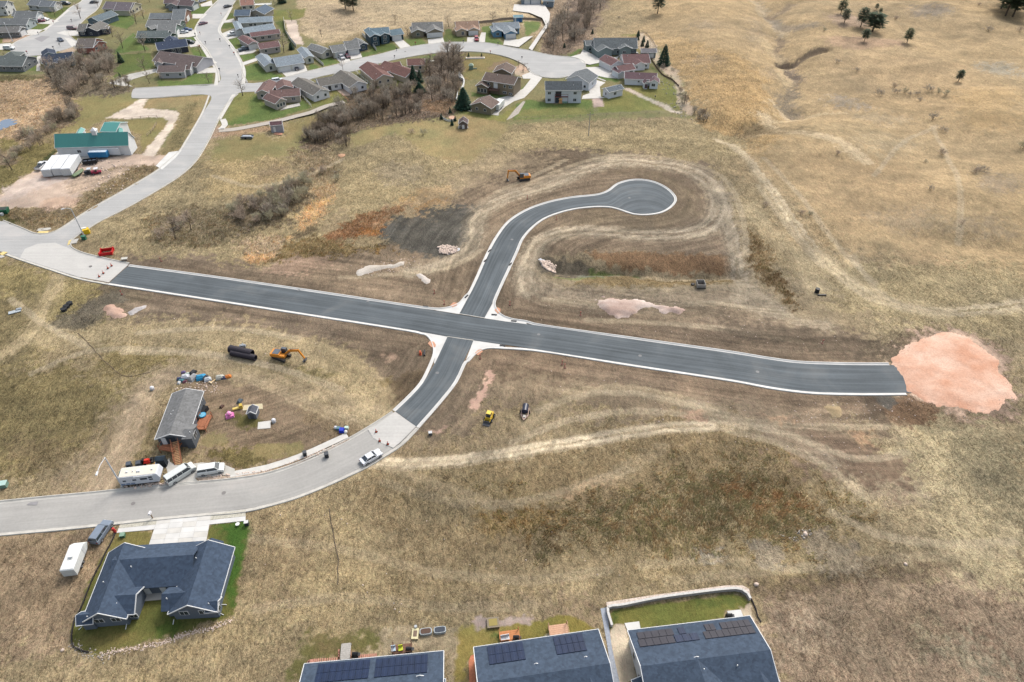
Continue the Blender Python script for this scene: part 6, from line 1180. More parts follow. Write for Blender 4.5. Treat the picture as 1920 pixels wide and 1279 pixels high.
for t, s in ((.2, .4), (.35, .25), (.5, .7), (.85, .35)): MB().box(-l/2+l*t-s/2, -l/2+l*t+s/2, -s/2, s/2, h+.05, h+.3, taper=.05).build("roof_vent", M_WHITE, tt)
MB().tube((-l*.1, -w/2-.12, h-.1), (l*.4, -w/2-.12, h-.1), .09, n=6).build("awning", M_WHITE, tt)
for i in range(3): MB().box(-l/2+i*.9, -l/2+i*.9+.75, -w/2-.02, -w/2+.02, .75, 1.15).build("stripe", cm(120, 140, 170), tt)
e, l, w, h = box_trailer("white enclosed box trailer standing on dirt beside the silt fence", (160, 575), (235, 380), qL, w=2.3, h=2.4, L_=5.2, wedge=.9)
MB().box(-.4, .4, -.4, .4, 2.74, 2.9, taper=.05).build("roof_vent", M_WHITE, e); MB().box(1.4, 2.1, -w/2-.03, -w/2, .8, 2.4).build("side_door", cm(210, 214, 218), e)
box_trailer("white enclosed box trailer beside the olive garage", (1080, 1000), (1150, 925), qC, w=2.5, h=2.7, L_=6.5)
for i, (a, b, lab) in enumerate((((415, 540), (520, 405), "leftmost long white box trailer in the barn yard"), ((505, 530), (600, 400), "middle long white box trailer in the barn yard"), ((590, 530), (680, 400), "rightmost long white box trailer in the barn yard"))):
    box_trailer(lab, (a[0]+20, a[1]), (b[0]+15, b[1]), qF, w=2.9, h=3.0, rgb=(222, 226, 230), roofc=(228, 230, 232))
box_trailer("long white motorhome parked against the barn wall", (815, 335), (1090, 335), qF, w=2.5, h=3.1, rgb=(222, 228, 234), name="motorhome", cat="motorhome")
box_trailer("blue box trailer with a white top in front of the motorhome", (812, 362), (975, 358), qF, w=2.3, h=2.6, rgb=(54, 132, 186), roofc=(214, 226, 236))
e, l = place("open_trailer", (770, 418), (850, 408), qF, label="black open cargo trailer by the blue box trailer", cat="trailer")
m = MB(); l = 4.6; m.box(-l/2, l/2, -1.1, 1.1, .5, .6)
for a in ((-l/2, l/2, -1.1, -1.02), (-l/2, l/2, 1.02, 1.1), (-l/2, -l/2+.08, -1.02, 1.02), (l/2-.08, l/2, -1.02, 1.02)): m.box(*a, .6, 1.6)
m.build("box", M_BLK, e); wheels(e, (-.5, .4), 1.2); MB().tube((l/2, 0, .5), (l/2+1.4, 0, .5), .07, n=5).build("tongue", M_BLK, e)
for j in range(3): MB().box(-l/2+.3+j*1.4, -l/2+1.3+j*1.4, -.6, .5, .6, 1.3).build("cargo", cm(70, 78, 92), e)
def utv(label, P0, P1, q, rgb, top):
    e, l = place("utility_cart", P0, P1, q, label=label, cat="utility cart"); pm = cm(*rgb)
    MB().box(-1.5, 1.5, -.75, .75, .4, .85, taper=.08).build("body", pm, e); MB().box(-1.5, -.4, -.7, .7, .85, 1.15, taper=-.03).build("cargo_bed", pm, e)
    c_ = MB()
    for x in (-.3, .8):
        for y in (-.68, .68): c_.tube((x, y, .8), (x*.9, y*.9, 1.9), .04, n=5)
    c_.build("roll_cage", M_BLK, e); MB().box(-.45, .85, -.72, .72, 1.9, 1.98).build("canopy", cm(*top), e); wheels(e, (-1.0, 1.0), .75, .33, .25); MB().box(-.2, .2, -.6, .6, .85, 1.2).build("seat", M_BLK, e)
utv("grey-topped dark utility cart in the barn yard", (775, 505), (825, 500), qF, (46, 52, 60), (196, 204, 214)); utv("white-topped maroon utility cart in the barn yard", (835, 505), (890, 495), qF, (150, 44, 70), (226, 226, 232))
e, l = place("covered_boat", (665, 535), (735, 490), qF, label="small green tarp-covered boat at the trailers' corner", cat="boat"); m = MB()
secs = [(-2.4, .8, .9), (-1, 1.0, 1.1), (.8, .9, 1.2), (2.0, .45, 1.1), (2.6, .05, .95)]; vs = []
for x, hw, z in secs: vs += [Vector((x, -hw, .8)), Vector((x, -hw*.6, .35)), Vector((x, hw*.6, .35)), Vector((x, hw, .8)), Vector((x, 0, z+.25))]
m.add(vs, [(j*5+i, j*5+(i+1) % 5, (j+1)*5+(i+1) % 5, (j+1)*5+i) for j in range(4) for i in range(5)]+[(0, 1, 2, 3, 4)]).build("hull", cm(104, 124, 90), e); wheels(e, (-.6,), .9)
# ---------------------------------------------------------------- excavators
def excavator(label, base, rot, upper, boomang, q=q0):
    p = at(*base, q); e = empty("excavator", p, rot, label=label, cat="excavator"); e.scale = (.88,)*3; OR = cm(226, 146, 52, .45); GY_ = cm(96, 104, 114, .6); DK = cm(58, 58, 60, .8)
    for s in (-1, 1):
        o = (0, s*1.2-.3, 0); pr = [(-2.1, .15), (-1.8, 0), (1.8, 0), (2.1, .15), (2.25, .5), (2.0, .85), (-2.0, .85), (-2.25, .5)]
        tr = MB().prism(pr, o, Vector((1, 0, 0)), Vector((0, 0, 1)), Vector((0, 1, 0)), 0, .6).build("track", DK, e); sh = MB()
        for i in range(16): sh.box(-2.0+i*.26, -1.86+i*.26, o[1]-.02, o[1]+.62, .84, .9)
        sh.build("track_shoes", cm(110, 100, 92, .8), tr)
    MB().box(-1.2, 1.2, -.95, .95, .35, .95).build("undercarriage", DK, e)
    U = Matrix.Rotation(upper, 4, 'Z'); up = MB(); up.box(-2.3, 1.6, -1.25, 1.25, 1.0, 1.35, U); up.box(-2.3, .2, -1.25, 1.25, 1.35, 1.95, U, taper=.06); up.box(.2, 1.6, -1.25, -.35, 1.35, 1.7, U); up.build("upper_body", OR, e)
    MB().box(-2.75, -2.25, -1.2, 1.2, 1.0, 1.8, U, taper=.08).build("counterweight", cm(222, 150, 70, .5), e)
    MB().box(-2.0, -.2, -1.0, 1.0, 1.95, 2.05, U).build("engine_cover", GY_, e)
    cb = MB().box(.1, 1.65, .3, 1.2, 1.35, 2.85, U, taper=.12).build("cab", M_VGL, e); MB().box(.15, 1.5, .38, 1.12, 2.85, 2.95, U).build("cab_roof", GY_, cb)
    fr = MB()
    for x in (.15, 1.6):
        for y in (.33, 1.17): fr.tube(U @ Vector((x, y, 1.3)), U @ Vector((x*.93+.03, y*.85+.11, 2.85)), .06, n=4)
    fr.build("cab_frame", GY_, cb)
    A = U @ Vector((1.4, -.1, 1.5)); b1, b2, b3 = boomang
    def pnt(x, z): return U @ Vector((x, -.1, z))
    E1, E2, E3 = pnt(*b1), pnt(*b2), pnt(*b3); bm_ = MB(); ydir = (U @ Vector((0, 1, 0))); 
    def beam(P, Q, h0, h1, wd, mb):
        d = (Q-P).normalized(); nn = d.cross(ydir).normalized(); vs = [P+nn*h0-ydir*wd, P-nn*h0-ydir*wd, Q-nn*h1-ydir*wd, Q+nn*h1-ydir*wd]; vs += [v+ydir*wd*2 for v in vs]
        mb.add(vs, [(0, 1, 2, 3), (7, 6, 5, 4), (0, 4, 5, 1), (1, 5, 6, 2), (2, 6, 7, 3), (3, 7, 4, 0)])
    beam(A, E1, .3, .38, .24, bm_); beam(E1, E2, .36, .22, .22, bm_); bm_.build("boom", OR, e)
    am = MB(); beam(E2+(E2-E3)*.12, E3, .26, .16, .17, am); am.build("arm", OR, e)
    cy = MB(); cy.tube(A+Vector((0, 0, -.2))+ydir*.3, E1+Vector((0, 0, -.3))+ydir*.3, .08, n=6); cy.tube(A+Vector((0, 0, -.2))-ydir*.3, E1+Vector((0, 0, -.3))-ydir*.3, .08, n=6); cy.tube(E1+Vector((0, 0, .45)), E2+(E2-E3)*.12+Vector((0, 0, .2)), .08, n=6); cy.build("hydraulic_ram", GY_, e)
    xd = U @ Vector((1, 0, 0)); o = E3; prb = [(.15, .1), (.35, -.5), (.1, -1.0), (-.75, -.95), (-.6, -.75), (-.1, -.7), (-.15, 0)]
    MB().prism(prb, o, xd, Vector((0, 0, 1)), ydir, -.55, .55).build("bucket", cm(96, 96, 100, .6), e)
    return e
a = at(*qH(455, 372)); b_ = at(*qH(350, 382)); ang = math.atan2(b_.y-a.y, b_.x-a.x)
excavator("orange excavator on dark earth above the cul-de-sac, bucket to the left", qH(455, 368), ang+pi+.15, -.15-pi+pi*2, ((3.3, 3.9), (5.9, 4.1), (6.3, 1.0)))
a = at(*qJ(545, 480)); b_ = at(*qJ(720, 505)); ang = math.atan2(b_.y-a.y, b_.x-a.x)
excavator("orange excavator in dry grass beside the black culvert pipes", qJ(548, 470), ang-.25, .25, ((3.2, 3.2), (5.6, 3.6), (6.9, 1.0)))
# compact yellow loader
p = at(*qR(680, 715)); e = empty("skid_loader", p, radians(-108), label="small yellow loader standing on the dirt track", cat="loader"); YL = cm(226, 186, 60, .5)
MB().box(-1.5, .9, -.7, .7, .45, 1.2, taper=.1).build("body", YL, e); MB().box(-.6, .6, -.5, .5, 1.2, 2.1, taper=.08).build("cab", M_VGL, e); MB().box(-.55, .5, -.48, .48, 2.1, 2.2).build("cab_roof", cm(240, 210, 90), e)
wheels(e, (-1.0, .7), .8, .42, .3); m = MB()
for s in (-1, 1): m.tube((-.9, s*.6, 1.3), (1.5, s*.6, .6), .08, n=5)
m.build("lift_arm", YL, e); MB().prism([(0, 0), (.8, 0), (.7, .1), (.15, .15), (.1, .7), (0, .7)], (1.4, 0, .1), Vector((1, 0, 0)), Vector((0, 0, 1)), Vector((0, 1, 0)), -.8, .8).build("bucket", cm(90, 90, 94), e)
# small drum trailer
p = at(*qR(938, 675)); e = empty("drum_trailer", p, radians(-98), label="pale A-frame trailer carrying a black drum on dry grass", cat="trailer"); FR = cm(206, 176, 164)
m = MB(); 
for s in (-1, 1): m.tube((-1.3, s*.75, .5), (.9, s*.75, .5), .09, n=5); m.tube((.9, s*.75, .5), (2.3, 0, .5), .09, n=5)
m.tube((-1.3, -.75, .5), (-1.3, .75, .5), .09, n=5); m.tube((.9, -.75, .5), (.9, .75, .5), .09, n=5); m.build("trailer_frame", FR, e); MB().box(.9, 1.7, -.35, .35, .5, .75, taper=.1).build("hitch_plate", cm(226, 218, 206), e)
MB().tube((-1.5, -.0, 1.15), (.5, .0, 1.15), .68, n=16).build("drum", cm(44, 50, 72, .35), e); wheels(e, (-.3,), .98, .36, .22)
# ---------------------------------------------------------------- culvert pipes
def pipe(label, P0, P1, q, r, name="culvert_pipe", col=(52, 48, 58), group=None, z=0):
    a = at(*P0, q); b = at(*P1, q); L_ = (b-a).length; e = empty(name, (a+b)/2, math.atan2(b.y-a.y, b.x-a.x), label=label, cat="pipe", group=group); n = int(L_/.22); V = []; F = []; K = 20
    secs = [(-L_/2+L_*i/(2*n), r*(1.0 if i % 2 else .9)) for i in range(2*n+1)]
    allsec = secs+[(x, rr-.08) for x, rr in secs[::-1]]
    m = MB(); vs = [Vector((x, rr*cos(2*pi*k/K), r+z+rr*sin(2*pi*k/K))) for x, rr in allsec for k in range(K)]; N = len(allsec)
    m.add(vs, [(j*K+k, j*K+(k+1) % K, ((j+1) % N)*K+(k+1) % K, ((j+1) % N)*K+k) for j in range(N) for k in range(K)]).build("pipe_wall", cm(*col, rough=.7), e)
    return e
pipe("black corrugated culvert pipe, far one of the pair beside the excavator", (140, 425), (320, 465), qJ, 1.0); pipe("black corrugated culvert pipe, near one of the pair beside the excavator", (150, 452), (345, 492), qJ, .75, z=.0)
m, _l = place("pipe_fitting", (215, 390), (260, 385), qJ, label="grey galvanised fitting lying behind the culvert pipes", cat="pipe fitting"); MB().tube((-.7, 0, .4), (.7, 0, .4), .4, n=12).build("sleeve", cm(170, 176, 182), m); MB().box(-.15, .15, -.5, .5, 0, .85).build("collar", cm(150, 156, 162), m)
for i, (x, y) in enumerate(((515, 692), (535, 668), (560, 645))):
    p = at(x, y, qI); e = empty("drain_basin", p, label=("lower", "middle", "upper")[i]+" of three black plastic basins in the grass", cat="drain basin", group="black basins in the grass")
    MB().tube((0, 0, 0), (0, 0, .6), .75, .62, n=14).build("shell", M_BLK, e); MB().tube((0, 0, .6), (0, 0, .7), .8, n=14).build("rim", cm(30, 32, 36), e)
# ---------------------------------------------------------------- street lamps and poles
M_GALV = cm(206, 210, 216, .4)
def lamp(label, base, top, tip, q=q0, h=9.0):
    p = at(*base, q); e = empty("street_lamp", p, label=label, cat="street lamp"); MB().tube((0, 0, 0), (0, 0, h), .17, .11, n=8).build("pole", M_GALV, e)
    a = np.array(un(*q(*tip), h+.3+p.z)); d = Vector((a[0]-p.x, a[1]-p.y, 0)); d = d.normalized()*min(d.length, 4.5)
    arm = MB(); arm.tube((0, 0, h-.05), d*.55+Vector((0, 0, h+.6)), .07, n=6); arm.tube(d*.55+Vector((0, 0, h+.6)), d+Vector((0, 0, h+.7)), .06, n=6); arm.build("arm", M_GALV, e)
    M = Matrix.Translation(d+Vector((0, 0, h+.68))) @ Matrix.Rotation(math.atan2(d.y, d.x), 4, 'Z'); MB().box(-.15, .75, -.17, .17, -.08, .1, M, taper=.03).build("lamp_head", cm(226, 230, 234), e)
    MB().box(-.3, .3, -.3, .3, -.1, .25).build("footing", M_CONO, e); return e
lamp("tall street lamp at the end of the long travel trailer", (230, 913), None, (184, 888)); lamp("tall street lamp at the junction by the yellow box", (745, 1050), None, (572, 822), qF); lamp("white street lamp on the left turning circle", (112, 368), None, (50, 232), qA, 9)
p = at(158.5, 449); e = empty("utility_cabinet", p, label="green cabinet at the junction lamp's foot", cat="utility cabinet"); MB().box(-.6, .6, -.4, .4, 0, 1.1, taper=.04).build("cabinet", cm(40, 104, 84), e); MB().box(-.64, .64, -.44, .44, 1.1, 1.2).build("lid", cm(60, 120, 98), e)
def power_pole(label, x, y, q, h=10):
    p = at(x, y, q); e = empty("utility_pole", p, .2, label=label, cat="utility pole"); MB().tube((0, 0, -.3), (0, 0, h), .17, .11, n=8).build("pole", cm(182, 178, 172, .9), e); MB().box(-1.2, 1.2, -.06, .06, h-1.0, h-.85).build("cross_arm", cm(150, 140, 128, .9), e)
    for i in (-1, 0, 1): MB().tube((i*1.05, 0, h-.85), (i*1.05, 0, h-.6), .05, n=6).build("insulator", cm(120, 124, 130), e)
power_pole("pale utility pole standing alone above the cul-de-sac", 490, 1205, qD, 9)
def cabinet(label, P, q, s, rgb, lid=None, name="utility_cabinet", cat="utility cabinet", rz=.2):
    e = empty(name, at(*P, q), rz, label=label, cat=cat); MB().box(-s[0]/2, s[0]/2, -s[1]/2, s[1]/2, 0, s[2], taper=.05).build("cabinet", cm(*rgb), e); MB().box(-s[0]/2-.04, s[0]/2+.04, -s[1]/2-.04, s[1]/2+.04, s[2], s[2]+.08).build("lid", cm(*(lid or rgb)), e); return e
cabinet("pale green transformer box in the grass at the left edge", (45, 730), qU, (1.4, 1.2, .9), (120, 150, 136), (176, 204, 196)); cabinet("small green utility box on the duplex front lawn", (578, 245), qL, (.8, .8, .6), (70, 110, 84), (130, 160, 140)); cabinet("white utility pedestal at the duplex lawn's right end", (1603, 150), qL, (.7, .6, .9), (60, 64, 70), (214, 214, 214))
cabinet("small grey utility box near the foot of the new south road", (258, 825), qR, (.7, .6, .7), (90, 92, 96), (206, 208, 210)); cabinet("brown wooden crate by the kerb where the dark asphalt starts", (1000, 292), qI, (1.6, 1.0, .7), (140, 128, 116), (200, 198, 190), "crate", "crate")
# red and yellow boxes
p = at(201, 475); e = empty("trench_box", p, .25, label="bright red open steel box on the verge", cat="steel box"); RD_ = cm(206, 26, 34, .45)
for a in ((-1.7, 1.7, -1.3, -1.15), (-1.7, 1.7, 1.15, 1.3), (-1.7, -1.55, -1.15, 1.15), (1.55, 1.7, -1.15, 1.15)): MB().box(*a, .1, 1.0).build("side_wall", RD_, e)
for a in ((-1.8, -1.4), (1.4, 1.8)):
    for b in ((-1.4, -1.05), (1.05, 1.4)): MB().box(*a, *b, 0, 1.15).build("corner_post", RD_, e)
p = at(162, 437); e = empty("salt_bin", p, .5, label="yellow bin with a white lid by the junction", cat="bin"); MB().box(-1.1, 1.1, -.9, .9, 0, 1.4, taper=.12).build("bin_body", cm(226, 190, 34), e); MB().box(-.9, .5, .1, .95, 1.42, 1.6, taper=.05).build("lid", cm(226, 226, 220), e)
e = empty("waste_bin", at(*qF(30, 850)), .2, label="dark green skip at the left edge of the barn yard", cat="skip"); MB().box(-1.6, 1.6, -1, 1, 0, 1.5, taper=-.15).build("bin_body", cm(34, 96, 70), e); MB().box(-1.5, 1.5, -.9, .9, 1.5, 1.56).build("lid", cm(50, 60, 56), e)
e = empty("lidded_tank", at(*qF(22, 870)), 0, label="small white tank beside the dark green skip", cat="tank"); MB().tube((0, 0, 0), (0, 0, .8), .5, n=12).build("tank_body", M_WHITE, e); MB().tube((0, 0, .8), (0, 0, .9), .3, n=10).build("lid", M_CONO, e)
e = empty("hopper", at(*qH(1600, 1062)), .0, label="grey open steel hopper beside the basin's lower bank", cat="hopper")
for a in ((-1.1, 1.1, -1.2, -1.1), (-1.1, 1.1, 1.1, 1.2), (-1.1, -1, -1.1, 1.1), (1, 1.1, -1.1, 1.1)): MB().box(*a, .2, 1.4).build("side_wall", cm(158, 154, 150), e)
MB().box(-1, 1, -1.1, 1.1, .2, .35).build("floor_plate", cm(110, 100, 92), e); MB().box(-1.2, 1.2, -1.3, -1.2, 0, .5).build("skid_foot", cm(90, 84, 78), e)
e = empty("tire_stack", at(*qH(1552, 1052)), 0, label="black tyre lying left of the grey hopper", cat="tyre"); MB().tube((0, 0, 0), (0, 0, .4), .55, n=14).build("tread", M_TYRE, e); MB().tube((0, 0, .405), (0, 0, .42), .25, n=10).build("hub", cm(70, 66, 62), e)
e = empty("water_barrel", at(1531.4, 548), 0, label="dark barrel beside a beam on the dry grass east of the basin", cat="barrel")
MB().tube((0, 0, 0), (0, 0, 1.2), .6, n=12).build("barrel", M_BLK, e); MB().box(-.2, 2.0, -1.6, -1.2, 0, .3).build("beam", cm(60, 58, 56), e)
# cones
cones = []
def cone(x, y, q, label, group):
    p = at(x, y, q)+Vector((0, 0, .15)); e = empty("traffic_cone", p, label=label, cat="traffic cone", group=group); s = MB().tube((0, 0, .04), (0, 0, .95), .22, .05, n=10); s.build("shell", cm(214, 92, 60), e); MB().tube((0, 0, .55), (0, 0, .75), .135, .11, n=10, caps=False).build("collar", M_WHITE, e); MB().box(-.28, .28, -.28, .28, 0, .06).build("base", M_BLK, e)
for i, (x, y) in enumerate(((795, 425), (828, 398), (865, 358), (893, 338))): cone(x, y, qI, ("lowest", "second", "third", "topmost")[i]+" cone in the row left of the dark asphalt", "cones across the west road")
for i, (x, y) in enumerate(((1015, 298), (1075, 465), (1222, 520))): cone(x, y, qS, ("upper", "middle", "lower")[i]+" cone on the pale base near the white sedan", "cones across the south road")
# rubbish bins
def wheelie(x, y, q, label, group=None, rgb=(52, 56, 62), s=1.0, rz=.3):
    e = empty("wheeled_bin", at(x, y, q), rz, label=label, cat="bin", group=group); e.scale = (s, s, s); MB().box(-.35, .35, -.4, .4, .05, 1.1, taper=-.05).build("bin_body", cm(*rgb), e); MB().box(-.42, .42, -.48, .45, 1.1, 1.2, taper=.05).build("lid", cm(*[min(255, v+24) for v in rgb]), e); wheels(e, (-.25,), .33, .12, .08)
wheelie(128, 738, qS, "black wheeled bin on the street kerb", s=1.05); wheelie(735, 1252, qJ, "black wheeled bin on the concrete footpath", s=.95)
# mailbox-like small posts and kerb inlets
for i, (x, y, q) in enumerate(((235, 832, qH), (208, 895, qH), (370, 918, qH), (86, 1128, qH), (1565, 618, qP), (1385, 1010, qP), (1250, 518, qP), (155, 385, qP))):
    p = un(*q(x, y)); o = MB().box(-.7, .7, -.18, .18, .02, .2, Matrix.Translation(Vector((p[0], p[1], 0))) @ Matrix.Rotation(radians(60 if q is qH else -8), 4, 'Z')).build("kerb_inlet", M_BLK); o["kind"] = "structure"
# pink gravel ramps at the crossing
M_PINK = mat("pink_gravel", c(206, 156, 128), .95, var=.15, scale=3)
for P in ((545, 370, 600, 318, 665, 330, 650, 368, 585, 395), (1255, 440, 1300, 400, 1350, 420, 1350, 470, 1310, 500), (190, 975, 225, 935, 290, 950, 318, 1000, 310, 1032, 245, 1038), (940, 1135, 990, 1080, 1055, 1065, 1065, 1110, 990, 1165)):
    patch("gravel_ramp", unv(pts(qP, *P)), .1, M_PINK, thick=.2, mask=False)
# tactile ramps by the junction
M_YEL = mat("ramp_yellow", c(226, 204, 140), .9)
for q, P, mt in ((qF, (325, 1005, 350, 990, 450, 982, 455, 995, 420, 1005, 330, 1015), M_CONO), (qF, (330, 1030, 345, 1015, 430, 1012, 425, 1030), M_YEL), (qF, (600, 1140, 612, 1098, 635, 1090, 625, 1125), M_YEL), (qF, (625, 1125, 640, 1092, 700, 1078, 680, 1120), M_CONO), (qF, (0, 1215, 30, 1195, 70, 1200, 20, 1230), M_YEL), (qF, (-20, 1240, 20, 1225, 45, 1240, 10, 1252), M_CONO)):
    patch("kerb_ramp", unv(pts(q, *P)), .13, mt, thick=.15, mask=False)
# ---------------------------------------------------------------- gravel spreads and heaps
def vmat(name, rough=.95, bump=.5):
    m = bpy.data.materials.new(name); m.use_nodes = True; n = m.node_tree.nodes; l = m.node_tree.links; b = n["Principled BSDF"]; b.inputs["Roughness"].default_value = rough; b.inputs["Specular IOR Level"].default_value = .1
    a = n.new("ShaderNodeVertexColor"); a.layer_name = "Col"; tc = n.new("ShaderNodeTexCoord"); z = n.new("ShaderNodeTexNoise"); z.inputs["Scale"].default_value = 2.5; z.inputs["Detail"].default_value = 6; z.inputs["Roughness"].default_value = .7; l.new(tc.outputs["Object"], z.inputs["Vector"])
    r = n.new("ShaderNodeMapRange"); r.inputs[1].default_value = .3; r.inputs[2].default_value = .7; r.inputs[3].default_value = .8; r.inputs[4].default_value = 1.2; l.new(z.outputs["Fac"], r.inputs[0])
    v = n.new("ShaderNodeVectorMath"); v.operation = 'SCALE'; l.new(a.outputs[0], v.inputs[0]); l.new(r.outputs[0], v.inputs["Scale"]); l.new(v.outputs[0], b.inputs["Base Color"])
    bp = n.new("ShaderNodeBump"); bp.inputs["Distance"].default_value = .15; bp.inputs["Strength"].default_value = bump; l.new(z.outputs["Fac"], bp.inputs["Height"]); l.new(bp.outputs[0], b.inputs["Normal"]); return m
M_V = vmat("loose_gravel")
def mound(name, q, P, hgt, edge, col, col2, s=.45, wob=1.0, swirl=None, streak=None, seed=0, **k):
    Pw = spline(unv(pts(q, *P)), 2, True); lo = Pw.min(0)-2; hi = Pw.max(0)+2; xs = np.arange(lo[0], hi[0], s); ys = np.arange(lo[1], hi[1], s); X, Y = np.meshgrid(xs, ys); sh = X.shape; X = X.ravel(); Y = Y.ravel()
    wx = (fbm(X, Y, 3, 61+seed, 3)-.5)*2*wob; wy = (fbm(X, Y, 3, 62+seed, 3)-.5)*2*wob; sd = poly_sd(X+wx, Y+wy, Pw)
    n1 = fbm(X, Y, 2.5, 63+seed, 4); n2 = fbm(X, Y, 9, 64+seed, 3); Z = height(X, Y)+hgt*smooth(-.4, edge, sd)*(.55+.9*n2)-.14*(sd < .05)+(n1-.5)*min(.3, hgt*.6)*smooth(0, 1, sd)+.03
    t = .5+(n2-.5)*1.6+(n1-.5)*.9
    if swirl:
        cx, cy = unv([q(*swirl)])[0]; r_ = np.hypot((X-cx), (Y-cy)*1.0); t = t+.16*(vnoise(r_*.75, np.arctan2(Y-cy, X-cx)*.6, 66)-.5)+.5*(vnoise(X*.06+Y*.05, (Y-X*.25)*.5, 67)-.5)+.3*(fbm(X, Y, 5, 69, 4)-.5)*2
    if streak: a = radians(streak); t = t+.8*(vnoise((X*cos(a)+Y*sin(a))*.08, (-X*sin(a)+Y*cos(a))*1.1, 68)-.5)
    t = np.clip(t, 0, 1)[:, None]; C = np.array(c(*col))*(1-t)+np.array(c(*col2))*t
    i = np.arange(len(X)).reshape(sh); ok = (sd > -.7).reshape(sh); q_ = ok[:-1, :-1] & ok[1:, :-1] & ok[1:, 1:] & ok[:-1, 1:]
    F = np.stack([i[:-1, :-1][q_], i[:-1, 1:][q_], i[1:, 1:][q_], i[1:, :-1][q_]], 1); used, inv = np.unique(F, return_inverse=True)
    return npmesh(name, np.stack([X, Y, Z], 1)[used], inv.reshape(F.shape), M_V, col={"Col": C[used]}, smooth_=True, **k)
mound("gravel", qQ, (1018, 430, 1060, 380, 1120, 300, 1200, 285, 1300, 235, 1390, 226, 1480, 235, 1570, 265, 1640, 320, 1720, 380, 1755, 430, 1762, 490, 1805, 515, 1835, 580, 1866, 650, 1850, 675, 1800, 685, 1740, 735, 1640, 762, 1560, 758, 1480, 730, 1400, 725, 1270, 695, 1200, 650, 1130, 625, 1110, 590, 1085, 530, 1050, 480), .5, 5, (226, 194, 174), (204, 156, 130), s=.4, wob=1.0, swirl=(1420, 480), kind="stuff", label="broad round spread of pink crushed rock at the road's end")
mound("gravel", qH, (948, 1150, 990, 1130, 1060, 1140, 1150, 1140, 1240, 1165, 1330, 1190, 1470, 1190, 1455, 1240, 1350, 1215, 1240, 1200, 1190, 1230, 1110, 1255, 1000, 1235, 950, 1190), .7, 1.8, (220, 204, 194), (178, 154, 142), streak=-10, wob=2.0, kind="stuff", label="elongated heap of pale pinkish gravel below the basin")
mound("gravel", qI, (840, 660, 920, 650, 960, 680, 1015, 710, 1000, 750, 930, 775, 870, 740, 835, 700), .5, 1.5, (206, 176, 160), (176, 144, 126), wob=1.6, kind="stuff", label="small heap of pink gravel south of the west road")
mound("gravel", qI, (1035, 690, 1080, 660, 1150, 650, 1165, 675, 1110, 700, 1080, 735, 1035, 735), .45, 1.5, (206, 202, 202), (170, 162, 158), wob=1.6, kind="stuff", label="small heap of pale grey gravel beside the pink heap")
mound("gravel", qG, (1225, 1185, 1280, 1150, 1400, 1145, 1560, 1118, 1575, 1140, 1450, 1160, 1340, 1190, 1250, 1210), .4, 1.2, (214, 206, 196), (190, 180, 168), kind="stuff", label="thin streak of white gravel above the main road")
mound("gravel", qG, (1650, 1215, 1690, 1205, 1740, 1225, 1755, 1267, 1720, 1270, 1690, 1240), .3, 1.0, (210, 202, 194), (186, 176, 166), kind="stuff", label="small patch of white gravel beside the haul track")
mound("dirt_heap", qQ, (600, 720, 660, 715, 705, 750, 690, 790, 630, 770), .9, 2.0, (186, 166, 132), (150, 130, 100), kind="stuff")
# stones
def stones(name, P, n, smin, smax, m, q=q0, label=None, seed=0, edge=None, parent=None, zo=0.0):
    R = np.random.RandomState(seed+5); Pw = unv(pts(q, *P))
    if edge is None:
        pts_ = []; lo = Pw.min(0); hi = Pw.max(0)
        while len(pts_) < n:
            z = R.rand(n*3, 2)*(hi-lo)+lo; pts_ += list(z[poly_sd(z[:, 0], z[:, 1], Pw) > 0])
        C = np.array(pts_[:n])
    else:
        L_ = resample(spline(Pw, 2), n); C = L_+R.randn(n, 2)*edge
    ph = (1+5**.5)/2; ico = np.array([(-1, ph, 0), (1, ph, 0), (-1, -ph, 0), (1, -ph, 0), (0, -1, ph), (0, 1, ph), (0, -1, -ph), (0, 1, -ph), (ph, 0, -1), (ph, 0, 1), (-ph, 0, -1), (-ph, 0, 1)])/1.9
    fc = np.array([(0, 11, 5), (0, 5, 1), (0, 1, 7), (0, 7, 10), (0, 10, 11), (1, 5, 9), (5, 11, 4), (11, 10, 2), (10, 7, 6), (7, 1, 8), (3, 9, 4), (3, 4, 2), (3, 2, 6), (3, 6, 8), (3, 8, 9), (4, 9, 5), (2, 4, 11), (6, 2, 10), (8, 6, 7), (9, 8, 1)])
    s = R.uniform(smin, smax, (n, 1, 1))*R.uniform(.7, 1.2, (n, 1, 3))/2; V = ico[None]*s*R.uniform(.8, 1.2, (n, 12, 1)); zz = height(C[:, 0], C[:, 1]); V = V+np.concatenate([C, (zz+zo)[:, None]], 1)[:, None, :]+np.array([0, 0, .1])*s[:, :, :1]
    F = (fc[None]+np.arange(n)[:, None, None]*12).reshape(-1, 3); return npmesh(name, V.reshape(-1, 3), F, m, kind="stuff", parent=parent, **({'label': label} if label else {}))
M_ST = mat("pale_stone", c(216, 196, 182), .9, var=.22, scale=.9); M_STG = mat("grey_stone", c(176, 168, 158), .9, var=.25, scale=.9)
stones("rock_pile", (820, 464, 835, 461, 858, 464, 857, 474, 845, 479, 825, 476), 300, .35, .8, M_ST, label="pile of pale pink rocks in the dark wash", zo=.2)
stones("rock_pile", (1012, 488, 1030, 485, 1043, 488, 1042, 498, 1030, 501, 1018, 496), 260, .35, .8, M_ST, label="pile of pale rocks at the head of the basin", zo=.2)
mound("fabric", qH, (550, 882, 580, 880, 600, 900, 590, 930, 570, 920), .1, .5, (214, 216, 220), (196, 198, 204), kind="stuff")
mound("fabric", q0, (852, 464, 860, 466, 858, 472, 848, 478, 840, 477), .1, .5, (214, 216, 220), (196, 198, 204), kind="stuff")
